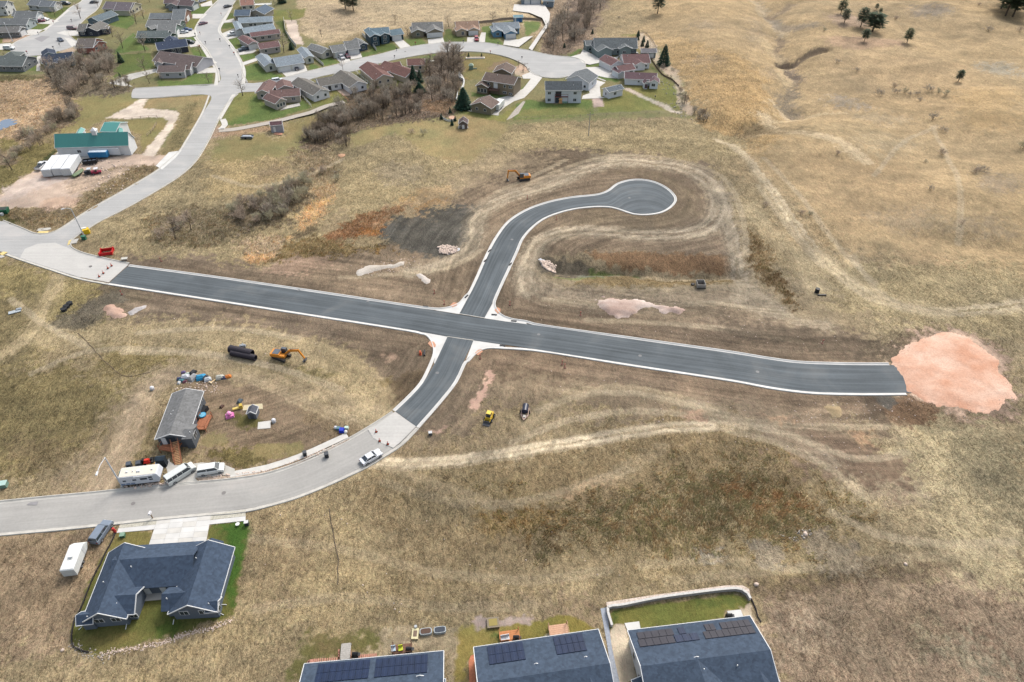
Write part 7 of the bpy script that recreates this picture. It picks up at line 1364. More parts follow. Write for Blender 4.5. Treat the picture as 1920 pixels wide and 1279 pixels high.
stones("rock_border", (438, 1162, 400, 1178, 360, 1186, 320, 1200, 260, 1215, 210, 1222, 190, 1228), 420, .12, .32, M_ST, edge=.25, label="low border of pale stones below the duplex lawn")
stones("rock_border", (136, 1205, 150, 1222, 175, 1230, 200, 1232), 90, .12, .35, M_STG, edge=.4, label="scattered grey stones at the duplex lawn's corner")
stones("rubble", (1460, 1005, 1490, 995, 1530, 990, 1515, 1010, 1490, 1016), 34, .15, .6, M_STG, label="rubble of rocks at the edge of the green weeds")
stones("rubble", (1480, 760, 1580, 750, 1700, 760, 1720, 780, 1640, 800, 1500, 790), 80, .12, .35, M_ST, label="loose rocks in the dirt below the road's end")
stones("rubble", (650, 495, 780, 480, 790, 500, 700, 520), 90, .15, .45, M_ST, label="scattered pale stones by the white gravel streak")
stones("rubble", (320, 720, 400, 712, 420, 740, 330, 735), 90, .15, .5, M_ST, label="broken stones around the junk beside the home")
stones("rubble", (224, 906, 290, 905, 330, 903, 300, 912, 240, 916), 50, .25, .7, M_ST, label="landscape stones under the street lamp")
stones("rubble", (380, 893, 500, 882, 600, 852, 650, 826, 610, 842, 500, 884, 400, 896), 110, .2, .5, M_ST, label="stones along the gravel verge by the footpath")
stones("rubble", (480, 960, 1100, 980, 1300, 1100, 900, 1150, 500, 1150), 50, .12, .32, M_ST, label="pale stones scattered in the lower field")
stones("rubble", (230, 590, 500, 600, 700, 690, 500, 700, 240, 640), 50, .12, .32, M_ST, label="pale stones scattered in the west field"); stones("rubble", (1000, 600, 1600, 660, 1700, 640, 1400, 560, 1000, 560), 90, .12, .34, M_ST, label="pale stones scattered on the worked earth"); stones("rubble", (1000, 690, 1500, 760, 1700, 900, 1400, 860, 1000, 740), 110, .12, .34, M_ST, label="pale stones on the earth south of the road")
stones("rubble", (150, 295, 280, 300, 230, 360, 160, 370), 90, .3, .8, M_ST, label="stones on the barn yard's rough edge")
stones("rubble", (1230, 150, 1260, 160, 1290, 210, 1310, 225, 1290, 225, 1250, 190), 70, .3, .8, M_STG, label="rocks along the garden edge right of the white houses")
for i, (x, y, s, lab) in enumerate(((1418, 1097, 1.1, "single pale boulder at the corner of the retaining wall"), (1697, 1059, .8, "dark boulder on the field boundary"), (1510, 1002, .9, "white boulder among the weeds rubble"), (117, 1220, .8, "white boulder at the left of the duplex lawn"))):
    e = stones("boulder", (x-1, y-1, x+1, y-1, x+1, y+1), 1, s, s, M_ST, label=lab, seed=i*3); e["kind"] = "thing"; e["category"] = "boulder"
# ---------------------------------------------------------------- retaining wall of blocks
rw = spline(unv(pts(qN, 690, 430, 668, 360, 660, 305, 760, 288, 1000, 240, 1250, 205, 1480, 178, 1560, 176, 1610, 195, 1645, 245)), .45); e = empty("retaining_wall", (0, 0, 0), label="pale block retaining wall curving round the solar-roofed yard", cat="wall"); m = MB()
Nw = normals2(rw)
for cz in range(4):
    for i in range(cz % 2, len(rw)-2, 2):
        p = rw[i]; d = rw[min(i+2, len(rw)-1)]-p; an = math.atan2(d[1], d[0]); l_ = float(np.hypot(*d)); m.box(.01, l_-.01, -.15, .15, cz*.2, cz*.2+.19, Matrix.Translation((p[0], p[1], 0)) @ Matrix.Rotation(an, 4, 'Z'))
m.build("blocks", mat("wall_block", c(172, 170, 170), .9, var=.16, scale=1.5), e, kind="stuff")
cp = MB()
for i in range(0, len(rw)-2, 2):
    p = rw[i]; d = rw[min(i+2, len(rw)-1)]-p; an = math.atan2(d[1], d[0]); l_ = float(np.hypot(*d)); cp.box(.01, l_-.01, -.2, .2, .8, .88, Matrix.Translation((p[0], p[1], 0)) @ Matrix.Rotation(an, 4, 'Z'))
cp.build("coping", mat("wall_cap", c(206, 204, 200), .9), e, kind="stuff")
patch("gravel_strip", unv(pts(qN, 655, 300, 650, 268, 1000, 215, 1480, 152, 1590, 152, 1635, 175, 1650, 245, 1612, 198, 1560, 178, 1480, 180, 1000, 242)), .62, mat("tan_gravel2", c(196, 180, 164), .95, var=.25, scale=3, col2=c(214, 198, 186)), mask=False)
# ---------------------------------------------------------------- fences
M_WD = mat("weathered_wood", c(168, 152, 136), .9, var=.2); M_FW = cm(224, 224, 220); M_REDW = mat("cedar_boards", c(172, 112, 82), .8, var=.15)
def fence(label, q, P, hgt=1.2, m=M_WD, rails=2, gap=2.6, solid=False, r=.05):
    Wp = resample(unv(pts(q, *P)), max(2, int(np.linalg.norm(np.diff(unv(pts(q, *P)), axis=0), axis=1).sum()/gap)+1)); o0 = at(*q(P[0], P[1])); e = empty("fence", o0, label=label, cat="fence"); pm = None
    for i, p in enumerate(Wp):
        z = gz(*p); MB().box(p[0]-o0.x-.06, p[0]-o0.x+.06, p[1]-o0.y-.06, p[1]-o0.y+.06, z-o0.z-.2, z-o0.z+hgt).build("post", m, e)
        if i < len(Wp)-1:
            p2 = Wp[i+1]; a = Vector((p[0], p[1], z))-o0; b = Vector((p2[0], p2[1], gz(*p2)))-o0
            if solid:
                d = (b-a); u = d.normalized(); nn = Vector((-u.y, u.x, 0)); MB().prism([(.07, .05), (d.length-.07, .05), (d.length-.07, hgt-.08), (.07, hgt-.08)], a, u, Vector((0, 0, 1)), nn, -.02, .02).build("panel", m, e)
            else:
                for k in range(rails): zz = hgt*(.9-.42*k); MB().tube(a+Vector((0, 0, zz)), b+Vector((0, 0, zz)), r, n=4).build("rail", m, e)
    return e
fence("white panel fence behind the pale blue-roofed houses", qB, (865, 180, 880, 290, 930, 370, 975, 420), 1.8, M_FW, solid=True); fence("pale panel fence between the arched duplex and cream house", qB, (1130, 515, 1180, 555, 1218, 588), 1.5, M_FW, solid=True)
fence("white panel fence left of the teal two-storey house", qB, (1560, 310, 1610, 365, 1660, 420, 1685, 450), 1.5, M_FW, solid=True); fence("white rail fence between the brown corner house and white duplex", qB, (1010, 850, 1060, 900, 1108, 950), 1.4, M_FW)
fence("grey rail fence beyond the sky blue house's lawn", qC, (930, 205, 1060, 195, 1130, 180, 1250, 172, 1490, 170), 1.3, M_WD, solid=True); fence("long dark wire fence behind the far row of houses", qC, (-180, 230, -60, 205, 60, 200, 330, 210, 640, 205, 930, 200), 1.1, M_WD, 2, 4)
fence("wooden rail fence at the green barn's right yard", qA, (1105, 1072, 1260, 1058, 1400, 1048), 1.2, M_WD); fence("wooden rail fence along the barn lawn's right side", qA, (1395, 1110, 1350, 1180, 1310, 1212), 1.2, M_WD)
fence("white vinyl fence beside the tall reeds at the corner house lawn", qB, (1500, 640, 1560, 700, 1650, 775), 1.4, M_FW); fence("dark garden border fence above the mauve-roofed pair", qD, (1040, 525, 1100, 620, 1150, 680, 1230, 720, 1290, 780), .8, mat("dark_wood", c(116, 96, 86), .9), solid=True)
fence("thin wire boundary fence below the estate's gardens", qD, (-180, 1060, 100, 1050, 350, 1040, 540, 1035, 1000, 1010, 1350, 1000), 1.0, M_WD, 2, 5, r=.025); fence("small white paling fence beside the garden circle", qC, (598, 1030, 620, 1060, 660, 1080, 700, 1082, 725, 1068), 1.0, M_FW, solid=True, gap=1.6)
fence("brown fence between white duplex and the reeds", qB, (1380, 850, 1440, 900), 1.3, M_REDW)
fence("cedar rail edge of the right hillside garden", qD, (920, 300, 1000, 300, 1060, 370, 1110, 470), .7, M_WD)
# silt fences and edging (low black cloth)
def silt(label, q, P, hgt=.5, mt=None):
    Wp = spline(unv(pts(q, *P)), 1.6); Wp = Wp+np.stack([vnoise(Wp[:, 0], Wp[:, 1], 71), vnoise(Wp[:, 0], Wp[:, 1], 72)], 1)*.4; m = MB()
    for i in range(len(Wp)-1):
        a = Vector((*Wp[i], gz(*Wp[i]))); b = Vector((*Wp[i+1], gz(*Wp[i+1]))); nn = Vector((-(b-a).y, (b-a).x, 0)).normalized()*.06
        m.prism([(0, 0), ((b-a).length, 0), ((b-a).length, hgt), (0, hgt)], a, (b-a).normalized(), Vector((0, 0, 1)), nn, -1, 1)
    o = m.build("silt_fence", mt or mat("silt_cloth", c(58, 54, 54), .9)); return tag(o, label, "silt fence")
silt("black silt fence down the left side of the duplex lawn", qL, (505, 230, 420, 400, 340, 560, 260, 740, 200, 880, 150, 1000, 140, 1130, 190, 1190, 280, 1220), .35)
silt("black cloth strip along the right of the solar-roofed yard", qN, (1655, 240, 1680, 320, 1715, 400), .3); silt("dark cloth line lying across the west field", qI, (615, 875, 680, 940, 760, 1030, 850, 1120, 940, 1200, 1000, 1222, 1190, 1190), .06, cm(96, 82, 70, .9)); silt("thin dark line down the lower middle field", q0, (616, 955, 620, 985, 628, 1030, 632, 1070, 630, 1100), .1, cm(84, 74, 66, .9))
# ---------------------------------------------------------------- decks, stairs
def deck(label, A, B, depth, z, q, rail=True, boards=True, m=None, stairs=None, cat="deck"):
    a = np.array(un(*q(*A), z)); b = np.array(un(*q(*B), z)); d = b-a; L_ = float(np.hypot(*d)); an = math.atan2(d[1], d[0]); e = empty("deck", (a[0], a[1], gz(*a)), an, label=label, cat=cat); m = m or M_REDW; n = int(depth/.3)
    if boards: 
        for i in range(n): MB().box(0, L_, i*depth/n+.01, (i+1)*depth/n-.01, z-.08, z).build("board", m, e)
    MB().box(.02, L_-.02, .02, depth-.02, z-.25, z-.085).build("joists", m, e)
    for x in (.06, L_-.06):
        for y in (.06, depth-.06): MB().box(x-.06, x+.06, y-.06, y+.06, -.1, z+(1 if rail else 0)).build("post", m, e)
    if rail:
        for x0, x1, y0, y1 in ((0, L_, 0, .06), (0, .06, .06, depth), (L_-.06, L_, .06, depth)):
            MB().box(x0, x1, y0, y1, z+.9, z+1.0).build("rail", m, e)
    return e, L_
dk, L_ = deck("brown front deck of the manufactured home", (600, 830), (757, 858), 2.6, 1.3, qK)
st = at(*qK(792, 975)); tp = at(*qK(792, 800)); an = math.atan2(tp.y-st.y, tp.x-st.x); sl_ = (tp-st).length
e = empty("stairs", st, an, label="long brown wooden stairs up to the manufactured home", cat="stairs")
for i in range(14): MB().box(i*sl_*.062, i*sl_*.062+.3, -.6, .6, .1+i*.16-.05, .1+i*.16).build("tread", mat("pale_tread", c(206, 160, 118), .8), e)
for s in (-.68, .68): MB().prism([(0, 0), (13.6*sl_*.062, 14*.16), (13.6*sl_*.062, 14*.16+.25), (0, .25)], (0, 0, 0), Vector((1, 0, 0)), Vector((0, 0, 1)), Vector((0, 1, 0)), s-.04, s+.04).build("stringer", M_REDW, e); MB().tube((0, s, 1.0), (13.6*sl_*.062, s, 14*.16+1.0), .05, n=5).build("handrail", M_REDW, e)
deck("side deck of the manufactured home with a blue cover", (940, 640), (1050, 640), 4.2, .9, qK)
e, L_ = deck("dark red two-level rear deck under the grey two-storey house", (1612, 860), (1730, 860), 2.6, 2.8, qC, m=mat("dark_red_wood", c(120, 62, 58), .8))
deck("brown rear deck of the olive two-storey house", (1020, 800), (1115, 808), 2.4, 2.2, qC, m=mat("brown_wood", c(110, 84, 74), .8)); deck("small cedar deck of the middle solar house", (266, 508), (398, 490), 2.2, .8, qN, m=mat("cedar_pale", c(206, 164, 136), .8))
deck("narrow cedar deck with a black grill behind the middle solar house", (1672, 508), (1822, 488), 2.0, .6, qM, m=mat("cedar_mid", c(196, 132, 86), .8)); deck("small grey deck with brick skirt behind the left solar house", (470, 628), (545, 620), 2.6, .6, qM, rail=False, m=mat("grey_boards", c(176, 172, 166), .8)); deck("small rear deck crowded with garden things", (865, 600), (1008, 585), 1.8, .6, qM, rail=True, m=mat("brown_boards", c(124, 92, 76), .8))
deck("long pale rear deck of the terracotta-roofed house", (600, 45), (750, 40), 2.5, 2.4, qB, m=M_FW)
# ---------------------------------------------------------------- garden and yard things
def simple(name, cat, label, P, q, parts, rz=0.0, z=0):
    e = empty(name, at(*P, q)+Vector((0, 0, z)), rz, label=label, cat=cat)
    for nm, kind, args, rgb in parts:
        m = MB(); (m.box(*args[0], **(args[1] if len(args) > 1 else {})) if kind == 'box' else getattr(m, kind)(*args)); m.build(nm, cm(*rgb) if isinstance(rgb, tuple) else rgb, e)
    return e
def grill(label, P, q): return simple("grill", "grill", label, P, q, (("cart", "box", ((-.5, .5, -.3, .3, .05, .85),), (40, 42, 46)), ("hood", "tube", ((-.45, 0, .95), (.45, 0, .95), .32), (24, 26, 30)), ("side_shelf", "box", ((.5, .85, -.25, .25, .8, .86),), (60, 62, 66))))
grill("black grill on the narrow cedar deck", (1790, 492), qM).location.z += .6; grill("black grill beside the small grey deck", (588, 604), qM); grill("covered black grill right of the small rear deck", (992, 578), qM).location.z += .6; grill("black grill on the lawn by the dark solar patio", (1497, 365), qN); grill("black grill on the manufactured home's side deck", (980, 575), qK).location.z += .9
def chair(label, P, q, z=0, rgb=(214, 216, 220)): return simple("patio_chair", "chair", label, P, q, (("seat", "box", ((-.35, .35, -.35, .35, .35, .48),), rgb), ("backrest", "box", ((-.35, .35, .28, .38, .48, 1.0),), rgb), ("leg", "box", ((-.3, -.22, -.3, .3, 0, .35),), (60, 60, 64)), ("leg", "box", ((.22, .3, -.3, .3, 0, .35),), (60, 60, 64))), .2, z)
chair("left white chair on the narrow cedar deck", (1692, 492), qM, .6); chair("right white chair on the narrow cedar deck", (1725, 486), qM, .6); chair("pale chair at the left of the crowded small deck", (876, 570), qM, .6, (190, 206, 220)); chair("yellow-green toy car on the crowded small deck", (930, 566), qM, .6, (206, 214, 60))
def planter(label, P, q, col, fill, name="planter", sx=2.0, sy=1.1):
    e = empty(name, at(*P, q), .12, label=label, cat="raised bed"); pr = [(sx/2*cos(t)*abs(cos(t))**-.5 if abs(cos(t)) > .01 else 0, sy/2*sin(t)*abs(sin(t))**-.5 if abs(sin(t)) > .01 else 0) for t in [i*pi/10 for i in range(20)]]
    Zv = Vector((0, 0, 1)); MB().prism(pr, (0, 0, 0), Vector((1, 0, 0)), Vector((0, 1, 0)), Zv, 0, .6).build("rim_wall", cm(*col), e); MB().prism([(x*.86, y*.8) for x, y in pr], (0, 0, 0), Vector((1, 0, 0)), Vector((0, 1, 0)), Zv, .6, .64).build("soil", cm(*fill, rough=.95), e)
planter("oval raised bed filled with brown soil, left of the two", (1115, 426), qM, (176, 184, 188), (96, 76, 66)); planter("oval raised bed with dark cover, right of the two", (1221, 414), qM, (176, 184, 188), (72, 78, 88))
simple("sandbox", "sandbox", "small square wooden bed left of the oval beds", (1035, 440), qM, (("frame", "box", ((-.55, .55, -.9, .9, 0, .4),), (216, 206, 166)), ("soil", "box", ((-.3, .3, -.5, .5, .4, .43),), (120, 100, 84)), ("end_pot", "tube", ((0, 1.1, 0), (0, 1.1, .7), .25), (180, 186, 190))))
simple("stone_bed", "raised bed", "square stone bed in the gravel strip", (1618, 358), qM, (("wall", "box", ((-1, 1, -.9, .9, 0, .5),), (132, 120, 100)), ("soil", "box", ((-.7, .7, -.6, .6, .5, .53),), (150, 134, 70))), .1)
# brick path arcs
m = MB(); bw_ = spline(unv(pts(qM, 230, 655, 240, 645, 460, 625)), .3)
for i, p in enumerate(list(bw_)+list(spline(unv(pts(qM, 610, 606, 740, 596)), .3))+list(spline(unv(pts(qM, 462, 620, 462, 565)), .3))+list(spline(unv(pts(qM, 550, 610, 548, 560)), .3))): m.box(-.1, .1, -.28, .28, 0, .12, Matrix.Translation((*p, 0)) @ Matrix.Rotation(.1, 4, 'Z'))
o = m.build("brick_edging", mat("pink_brick", c(196, 142, 124), .9, var=.2)); tag(o, "pink brick edging along the rear of the left solar house", "brick edging")
tag(MB().box(0, .1, 0, .1, 0, .1).build("garden_marker", M_WHITE), "tiny white marker in the lower middle field", "marker").location = at(738, 1132)
patch("patio", unv(pts(qM, 1435, 640, 1450, 600, 1475, 590, 1490, 800, 1440, 800)), .06, mat("terracotta_chips", c(198, 128, 96), .9, var=.2, scale=3), thick=.1)
# toys and bits in the yard
simple("toy_house", "toy", "bright pink toy beside the worn lawn", (1285, 515), qK, (("toy_base", "box", ((-.9, .9, -.7, .7, 0, .5), {'taper': .1}), (226, 130, 190)), ("toy_top", "ball", ((0, .1, .7), .6), (240, 170, 210)), ("handle", "box", ((-.1, .1, -.6, .6, .7, 1.2),), (200, 80, 160))), .4)
simple("toy_slide", "toy", "yellow toy slide left of the grey playhouse", (1355, 445), qK, (("slide", "box", ((-1, .6, -.35, .35, .2, .45), {"taper": .1}), (226, 200, 110)), ("platform", "box", ((.6, 1.2, -.4, .4, 0, 1.0),), (210, 180, 80))), .4)
simple("propane_tank", "tank", "round white tank standing near the square pad", (485, 985), qJ, (("tank_body", "ball", ((0, 0, .5), .5), (226, 226, 230)), ("foot", "tube", ((0, 0, 0), (0, 0, .2), .5), (190, 190, 192))))
simple("propane_tank", "tank", "round white tank left of the manufactured home", (543, 258), qK, (("tank_body", "ball", ((0, 0, .5), .5), (228, 228, 232)), ("foot", "tube", ((0, 0, 0), (0, 0, .2), .45), (190, 190, 192))))
simple("kids_pool", "pool", "small blue plastic pool on the side deck", (1035, 535), qK, (("pool_rim", "tube", ((0, 0, 0), (0, 0, .3), .75, .8, 12), (56, 150, 196)), ("water", "tube", ((0, 0, .3), (0, 0, .31), .65, .65, 12), (120, 190, 220))), 0, .9)
simple("black_planter", "planter", "black box planter against the home's right wall", (1035, 470), qK, (("box_body", "box", ((-.7, .7, -1.0, 1.0, 0, .9), {'taper': .05}), (44, 46, 52)), ("lid", "box", ((-.72, .72, -1.0, 1.0, .9, .98),), (30, 32, 36))), -.3)
simple("lawn_mower", "mower", "red ride-on mower beside the charcoal shed", (515, 955), qK, (("deck", "box", ((-1.0, .9, -.6, .6, .25, .6), {'taper': .08}), (206, 44, 34)), ("hood", "box", ((-.9, .1, -.35, .35, .6, 1.0), {'taper': .1}), (226, 60, 40)), ("seat", "box", ((.3, .7, -.25, .25, .6, 1.05),), (30, 30, 34)), ("wheel", "tube", ((.6, -.7, .35), (.6, .7, .35), .35), (24, 24, 26)), ("wheel", "tube", ((-.7, -.6, .25), (-.7, .6, .25), .25), (24, 24, 26))), .3)
simple("grill", "grill", "black box trailer hitch by the red mower", (470, 958), qK, (("body", "box", ((-.5, .5, -.4, .4, 0, .8),), (34, 34, 38)), ("lid", "box", ((-.5, .5, -.4, .4, .8, .95), {'taper': .1}), (20, 20, 24))))
for i, (x, y, lab, rgb) in enumerate(((330, 1005, "black wheeled bin, left of the pair behind the travel trailer", (54, 62, 72)), (422, 995, "black wheeled bin, right of the pair behind the travel trailer", (50, 56, 64)))): wheelie(x, y, qK, lab, rgb=rgb, s=1.15)
simple("tarp_heap", "tarp", "green tarp heap at the travel trailer's rear", (265, 1060), qK, (("tarp", "ball", ((0, 0, .3), .8, 8, 5, .6), (120, 156, 140)),)); simple("lumber", "lumber", "small stack of yellow planks behind the trailer", (545, 985), qK, tuple(("plank", "box", ((-1.2, 1.2, -.5+i*.25, -.3+i*.25, .1, .2),), (196, 156, 96)) for i in range(4)), .1); simple("storage_tub", "tub", "blue storage tub beside the charcoal shed", (615, 975), qK, (("tub", "box", ((-.7, .7, -.3, .3, 0, .5),), (70, 120, 176)), ("lid", "box", ((-.72, .72, -.32, .32, .5, .56),), (110, 150, 196))), .1)
J = random.Random(4)
for i, (x, y, lab, rgb, s) in enumerate(((330, 120, "purple plastic tote at the junk pile's top", (110, 96, 140), .5), (385, 245, "white plastic sheet crumpled on the junk pile", (220, 224, 232), .9), (430, 175, "pale green crate at the back of the junk pile", (190, 206, 196), .6), (230, 290, "dark blue tub at the left of the junk pile", (70, 84, 120), .6), (275, 340, "teal box at the junk pile's lower corner", (70, 130, 140), .6), (365, 365, "maroon tub at the foot of the junk pile", (110, 60, 80), .5), (225, 385, "white bucket at the junk pile's lower left", (220, 222, 224), .5),
    (580, 130, "two black tyres stacked behind the grey cover", (50, 54, 60), .8), (585, 270, "grey covered trailer bed right of the junk pile", (170, 172, 174), 1.1), (790, 265, "bright blue kayak-shaped tub in the junk row", (50, 160, 210), 1.1), (905, 265, "black and white machine in the junk row", (60, 64, 70), .8), (955, 310, "pale box at the end of the junk row", (206, 212, 218), .8), (1270, 260, "pale plastic sheet by the orange bucket", (206, 206, 196), .9), (1370, 265, "dark tub between plastic sheet and orange bucket", (84, 92, 120), .6), (1480, 235, "orange bucket at the far right of the junk row", (226, 136, 60), .7), (1780, 870, "small dark crate in the worn yard", (84, 96, 104), .7), (1320, 1000, "brown pot in the dirt beside the home", (90, 64, 54), .5))):
    e = empty("yard_junk", at(x, y, qX), J.uniform(0, 1.5), label=lab, cat="junk"); MB().box(-s, s, -s*.7, s*.7, 0, s*.6, taper=s*.15).build("bottom", cm(*rgb), e); MB().box(-s*.9, s*.7, -s*.5, s*.6, s*.6, s*.9, taper=s*.3).build("bulge", cm(*[int(v*.9) for v in rgb]), e)
simple("lumber", "lumber", "long pale plank leaning in the junk row", (1180, 290), qX, (("plank", "box", ((-1.6, 1.6, -.12, .12, .05, .2),), (226, 196, 150)), ("crosspiece", "box", ((-1.7, -1.4, -.5, .5, .2, .3),), (226, 206, 170))), .95)
m_ = simple("cooler_pile", "tubs", "blue and white tubs heaped at the footpath's end", (395, 280), qS, (("tub", "box", ((-.5, .5, -.5, .5, 0, .8), {'taper': .05}), (30, 60, 190)), ("tote", "box", ((-1.3, -.4, .3, 1.1, 0, .5), {'taper': .05}), (96, 130, 140)), ("tote", "box", ((.4, 1.3, .5, 1.2, 0, .5), {'taper': .05}), (196, 220, 206)), ("bag", "ball", ((-1.5, .9, .25), .4), (220, 220, 226)), ("bag", "ball", ((.9, -.3, .25), .4), (226, 226, 220))))
simple("scrap_metal", "scrap", "pale grey scrap sheet in the left-edge weeds", (120, 705), qI, (("sheet", "box", ((-1.4, 1.4, -.6, .6, .1, .25),), (176, 184, 190)), ("sheet_fold", "box", ((.3, 1.6, .1, .9, .25, .5), {'taper': .1}), (156, 164, 170))), .5)
simple("cable_reel", "reel", "orange and black reel stand on earth west of the crossing", (70, 1140), qP, (("spool", "tube", ((-.2, 0, .5), (.2, 0, .5), .45, .45, 10), (200, 96, 60)), ("stand", "box", ((.8, 1.2, -.9, .9, 0, .5),), (50, 50, 54)), ("flange", "box", ((-.3, .3, -.6, .6, 0, .1),), (196, 90, 56))), .1)
M_STK = cm(150, 60, 50)
for i, (x, y, q, lab) in enumerate(((292, 175, qP, "northwest of the crossing beside the white gravel"), (450, 350, qP, "beside the northwest pink ramp"), (1500, 360, qP, "east of the northeast pink ramp"), (1025, 1215, qP, "below the southeast pink ramp"), (1205, 320, qR, "in dark earth south of the road"), (1225, 345, qR, "just right of another stake south of the road"), (668, 630, qH, "under the cul-de-sac road's bend"), (480, 495, qH, "left of the cul-de-sac road"), (825, 1250, qH, "below the elongated pale gravel heap"), (975, 565, qI, "beside the dark earth south of the west road"), (1290, 300, qI, "north kerb of the west road"), (575, 300, qQ, "on the earth north of the east road"))):
    e = empty("utility_stake", at(x, y, q), .3*i, label="red-brown utility riser "+lab, cat="utility riser"); MB().tube((0, 0, 0), (.1, .05, 1.1), .07, .05, n=6).build("riser_pipe", M_STK, e); MB().tube((0, 0, 0), (0, 0, .15), .35, .3, n=8).build("collar", cm(110, 70, 58), e); MB().box(-.15, .25, -.1, .1, 1.1, 1.25).build("cap", cm(150, 84, 70), e)
simple("fire_hydrant", "hydrant", "red hydrant at the duplex's left walk end", (512, 212), qL, (("barrel", "tube", ((0, 0, 0), (0, 0, .8), .2, .17, 8), (200, 60, 60)), ("bonnet", "ball", ((0, 0, .85), .2), (214, 70, 66)), ("nozzle", "tube", ((-.3, 0, .5), (.3, 0, .5), .1), (190, 50, 50)))).scale = (1.3, 1.3, 1.3)
simple("mailbox", "mailbox", "white mailbox beside the bright slab driveway", (822, 95), qL, (("post", "box", ((-.06, .06, -.06, .06, 0, 1.1),), (150, 130, 110)), ("box_body", "box", ((-.15, .15, -.3, .3, 1.1, 1.4), {'taper': .03}), (226, 226, 230)))).scale = (1.3,)*3
simple("garden_gnome_lamp", "lamp", "white lawn sprinkler head on the duplex's right lawn", (1528, 155), qL, (("post", "tube", ((0, 0, 0), (0, 0, .4), .1), (220, 220, 220)), ("disc", "tube", ((0, 0, .4), (0, 0, .48), .4), (230, 230, 230))))
simple("utility_trailer", "trailer", "small grey trailer parked on the grass by the mauve shed", (540, 1228), qB, (("bed", "box", ((-2.2, 2.2, -.9, .9, .4, .6),), (150, 156, 166)), ("rail", "box", ((-2.2, 2.2, -.95, -.85, .6, 1.0),), (100, 104, 112)), ("rail", "box", ((-2.2, 2.2, .85, .95, .6, 1.0),), (100, 104, 112)), ("wheel", "tube", ((-.4, -1.05, .35), (-.4, 1.05, .35), .35), (30, 30, 32)), ("cargo", "box", ((-1.8, 1.6, -.6, .6, .6, .95), {'taper': .2}), (196, 204, 212))))
simple("board_ramp", "ramp", "orange board ramp below the mauve-roofed shed", (812, 1195), qB, (("ramp", "box", ((-1.5, 1.5, -.6, .6, .05, .25),), (222, 164, 136)), ("step", "box", ((-1.5, 1.5, .6, .8, .05, .4),), (196, 140, 116))), -.1)
simple("trampoline", "play set", "green and tan climbing frame under the red rear deck", (1690, 915), qC, (("tower", "box", ((-2.0, -.6, -.5, .5, 0, 1.6), {'taper': .2}), (214, 160, 110)), ("slide", "box", ((-.6, 1.8, -.25, .25, .3, .6),), (60, 150, 110)), ("canopy", "box", ((-2.1, -.5, -.6, .6, 1.6, 2.2), {'taper': .5}), (226, 180, 120))))
simple("garden_shelter", "play set", "pale green play frame on the curving hillside lawn", (870, 615), qC, (("tower", "box", ((-1, 1, -.8, .8, 0, 1.8), {'taper': .1}), (126, 150, 136)), ("canopy", "box", ((-1.1, 1.1, -.9, .9, 1.8, 2.6), {'taper': .7}), (176, 196, 176)), ("slide", "box", ((1, 2.6, -.3, .3, .2, .5),), (90, 110, 100))))
e = empty("planter_box", at(905, 518, qC), .05, label="long white kerbed planter beside the curving street", cat="planter"); MB().box(-4.5, 4.5, -.9, .9, 0, .4, taper=.1).build("kerb_box", cm(226, 222, 214), e); MB().box(-4, 4, -.5, .5, .4, .45).build("soil", cm(160, 140, 118), e)
patch("stone_circle", spline(unv(pts(qC, 668, 1040, 700, 1028, 735, 1040, 728, 1058, 690, 1062)), 1, True), .06, mat("pink_stone", c(206, 170, 144), .9), thick=.08)
e = empty("fire_pit", at(640, 292), 0, label="round patch of orange earth beside the ravine brush", cat="mound"); MB().ball((0, 0, -.5), 2.0, 14, 6, .45).build("earth_heap", mat("orange_earth", c(190, 150, 120), .95), e)
walls_ = [(qC, (770, 645, 765, 690, 800, 710, 805, 750, 780, 800)), (qC, (752, 820, 745, 860, 738, 890))]
for i, (q, P) in enumerate(walls_):
    Wp = spline(unv(pts(q, *P)), 1.2); m = MB()
    for k in range(len(Wp)-1):
        a = Vector((*Wp[k], 0)); b = Vector((*Wp[k+1], 0)); m.prism([(0, 0), ((b-a).length, 0), ((b-a).length, .7), (0, .7)], a, (b-a).normalized(), Vector((0, 0, 1)), Vector((-(b-a).y, (b-a).x, 0)).normalized(), -.2, .2)
    tag(m.build("garden_wall", M_FW), ("long curving white garden wall beside the thicket", "short white garden wall lower down beside the thicket")[i], "wall")
# pond at the left edge
P_ = spline(unv(pts(qA, -160, 1130, -40, 1110, 20, 1070, 80, 1058, 160, 1075, 150, 1100, 80, 1130, 20, 1150, -60, 1180, -160, 1190)), 1.5, True); o = patch("pond", P_, .06, mat("pond_water", c(100, 118, 142), .15, var=.05, spec=.4)); o["label"] = "small blue-grey pond in the marsh"
stones("rubble", (1660, 690, 1700, 640, 1790, 612, 1850, 632, 1910, 745, 1880, 785, 1800, 790, 1700, 755), 260, .1, .3, M_ST, label="pink stones strewn over and round the crushed rock")
k_ = 0
for q, P in ((qB, (120, 30, 80, 320, 120, 430, 165, 590, 295, 635, 310, 140, 300, 370, 385, 430, 425, 490, 460, 690)), (qC, (207, 455, 375, 400, 800, 385, 1108, 405, 1040, 478, 1320, 530, 190, 520)), (qA, (480, 210, 640, 195, 345, 310, 245, 480, 535, 415, 480, 440, 1780, 310, 1830, 395)), (qD, (440, 650, 570, 470, 1080, 880))):
    for i in range(0, len(P), 2):
        e = empty("mailbox", at(P[i], P[i+1], q), k_*.7, label="small dark mailbox post on the verge of an estate street", cat="mailbox", group="mailboxes on the estate streets"); k_ += 1
        MB().box(-.06, .06, -.06, .06, -.1, 1.1).build("post", M_BLK, e); MB().box(-.2, .2, -.32, .32, 1.1, 1.5, taper=.04).build("letter_box", cm(60, 60, 66) if k_ % 3 else cm(150, 60, 56), e)
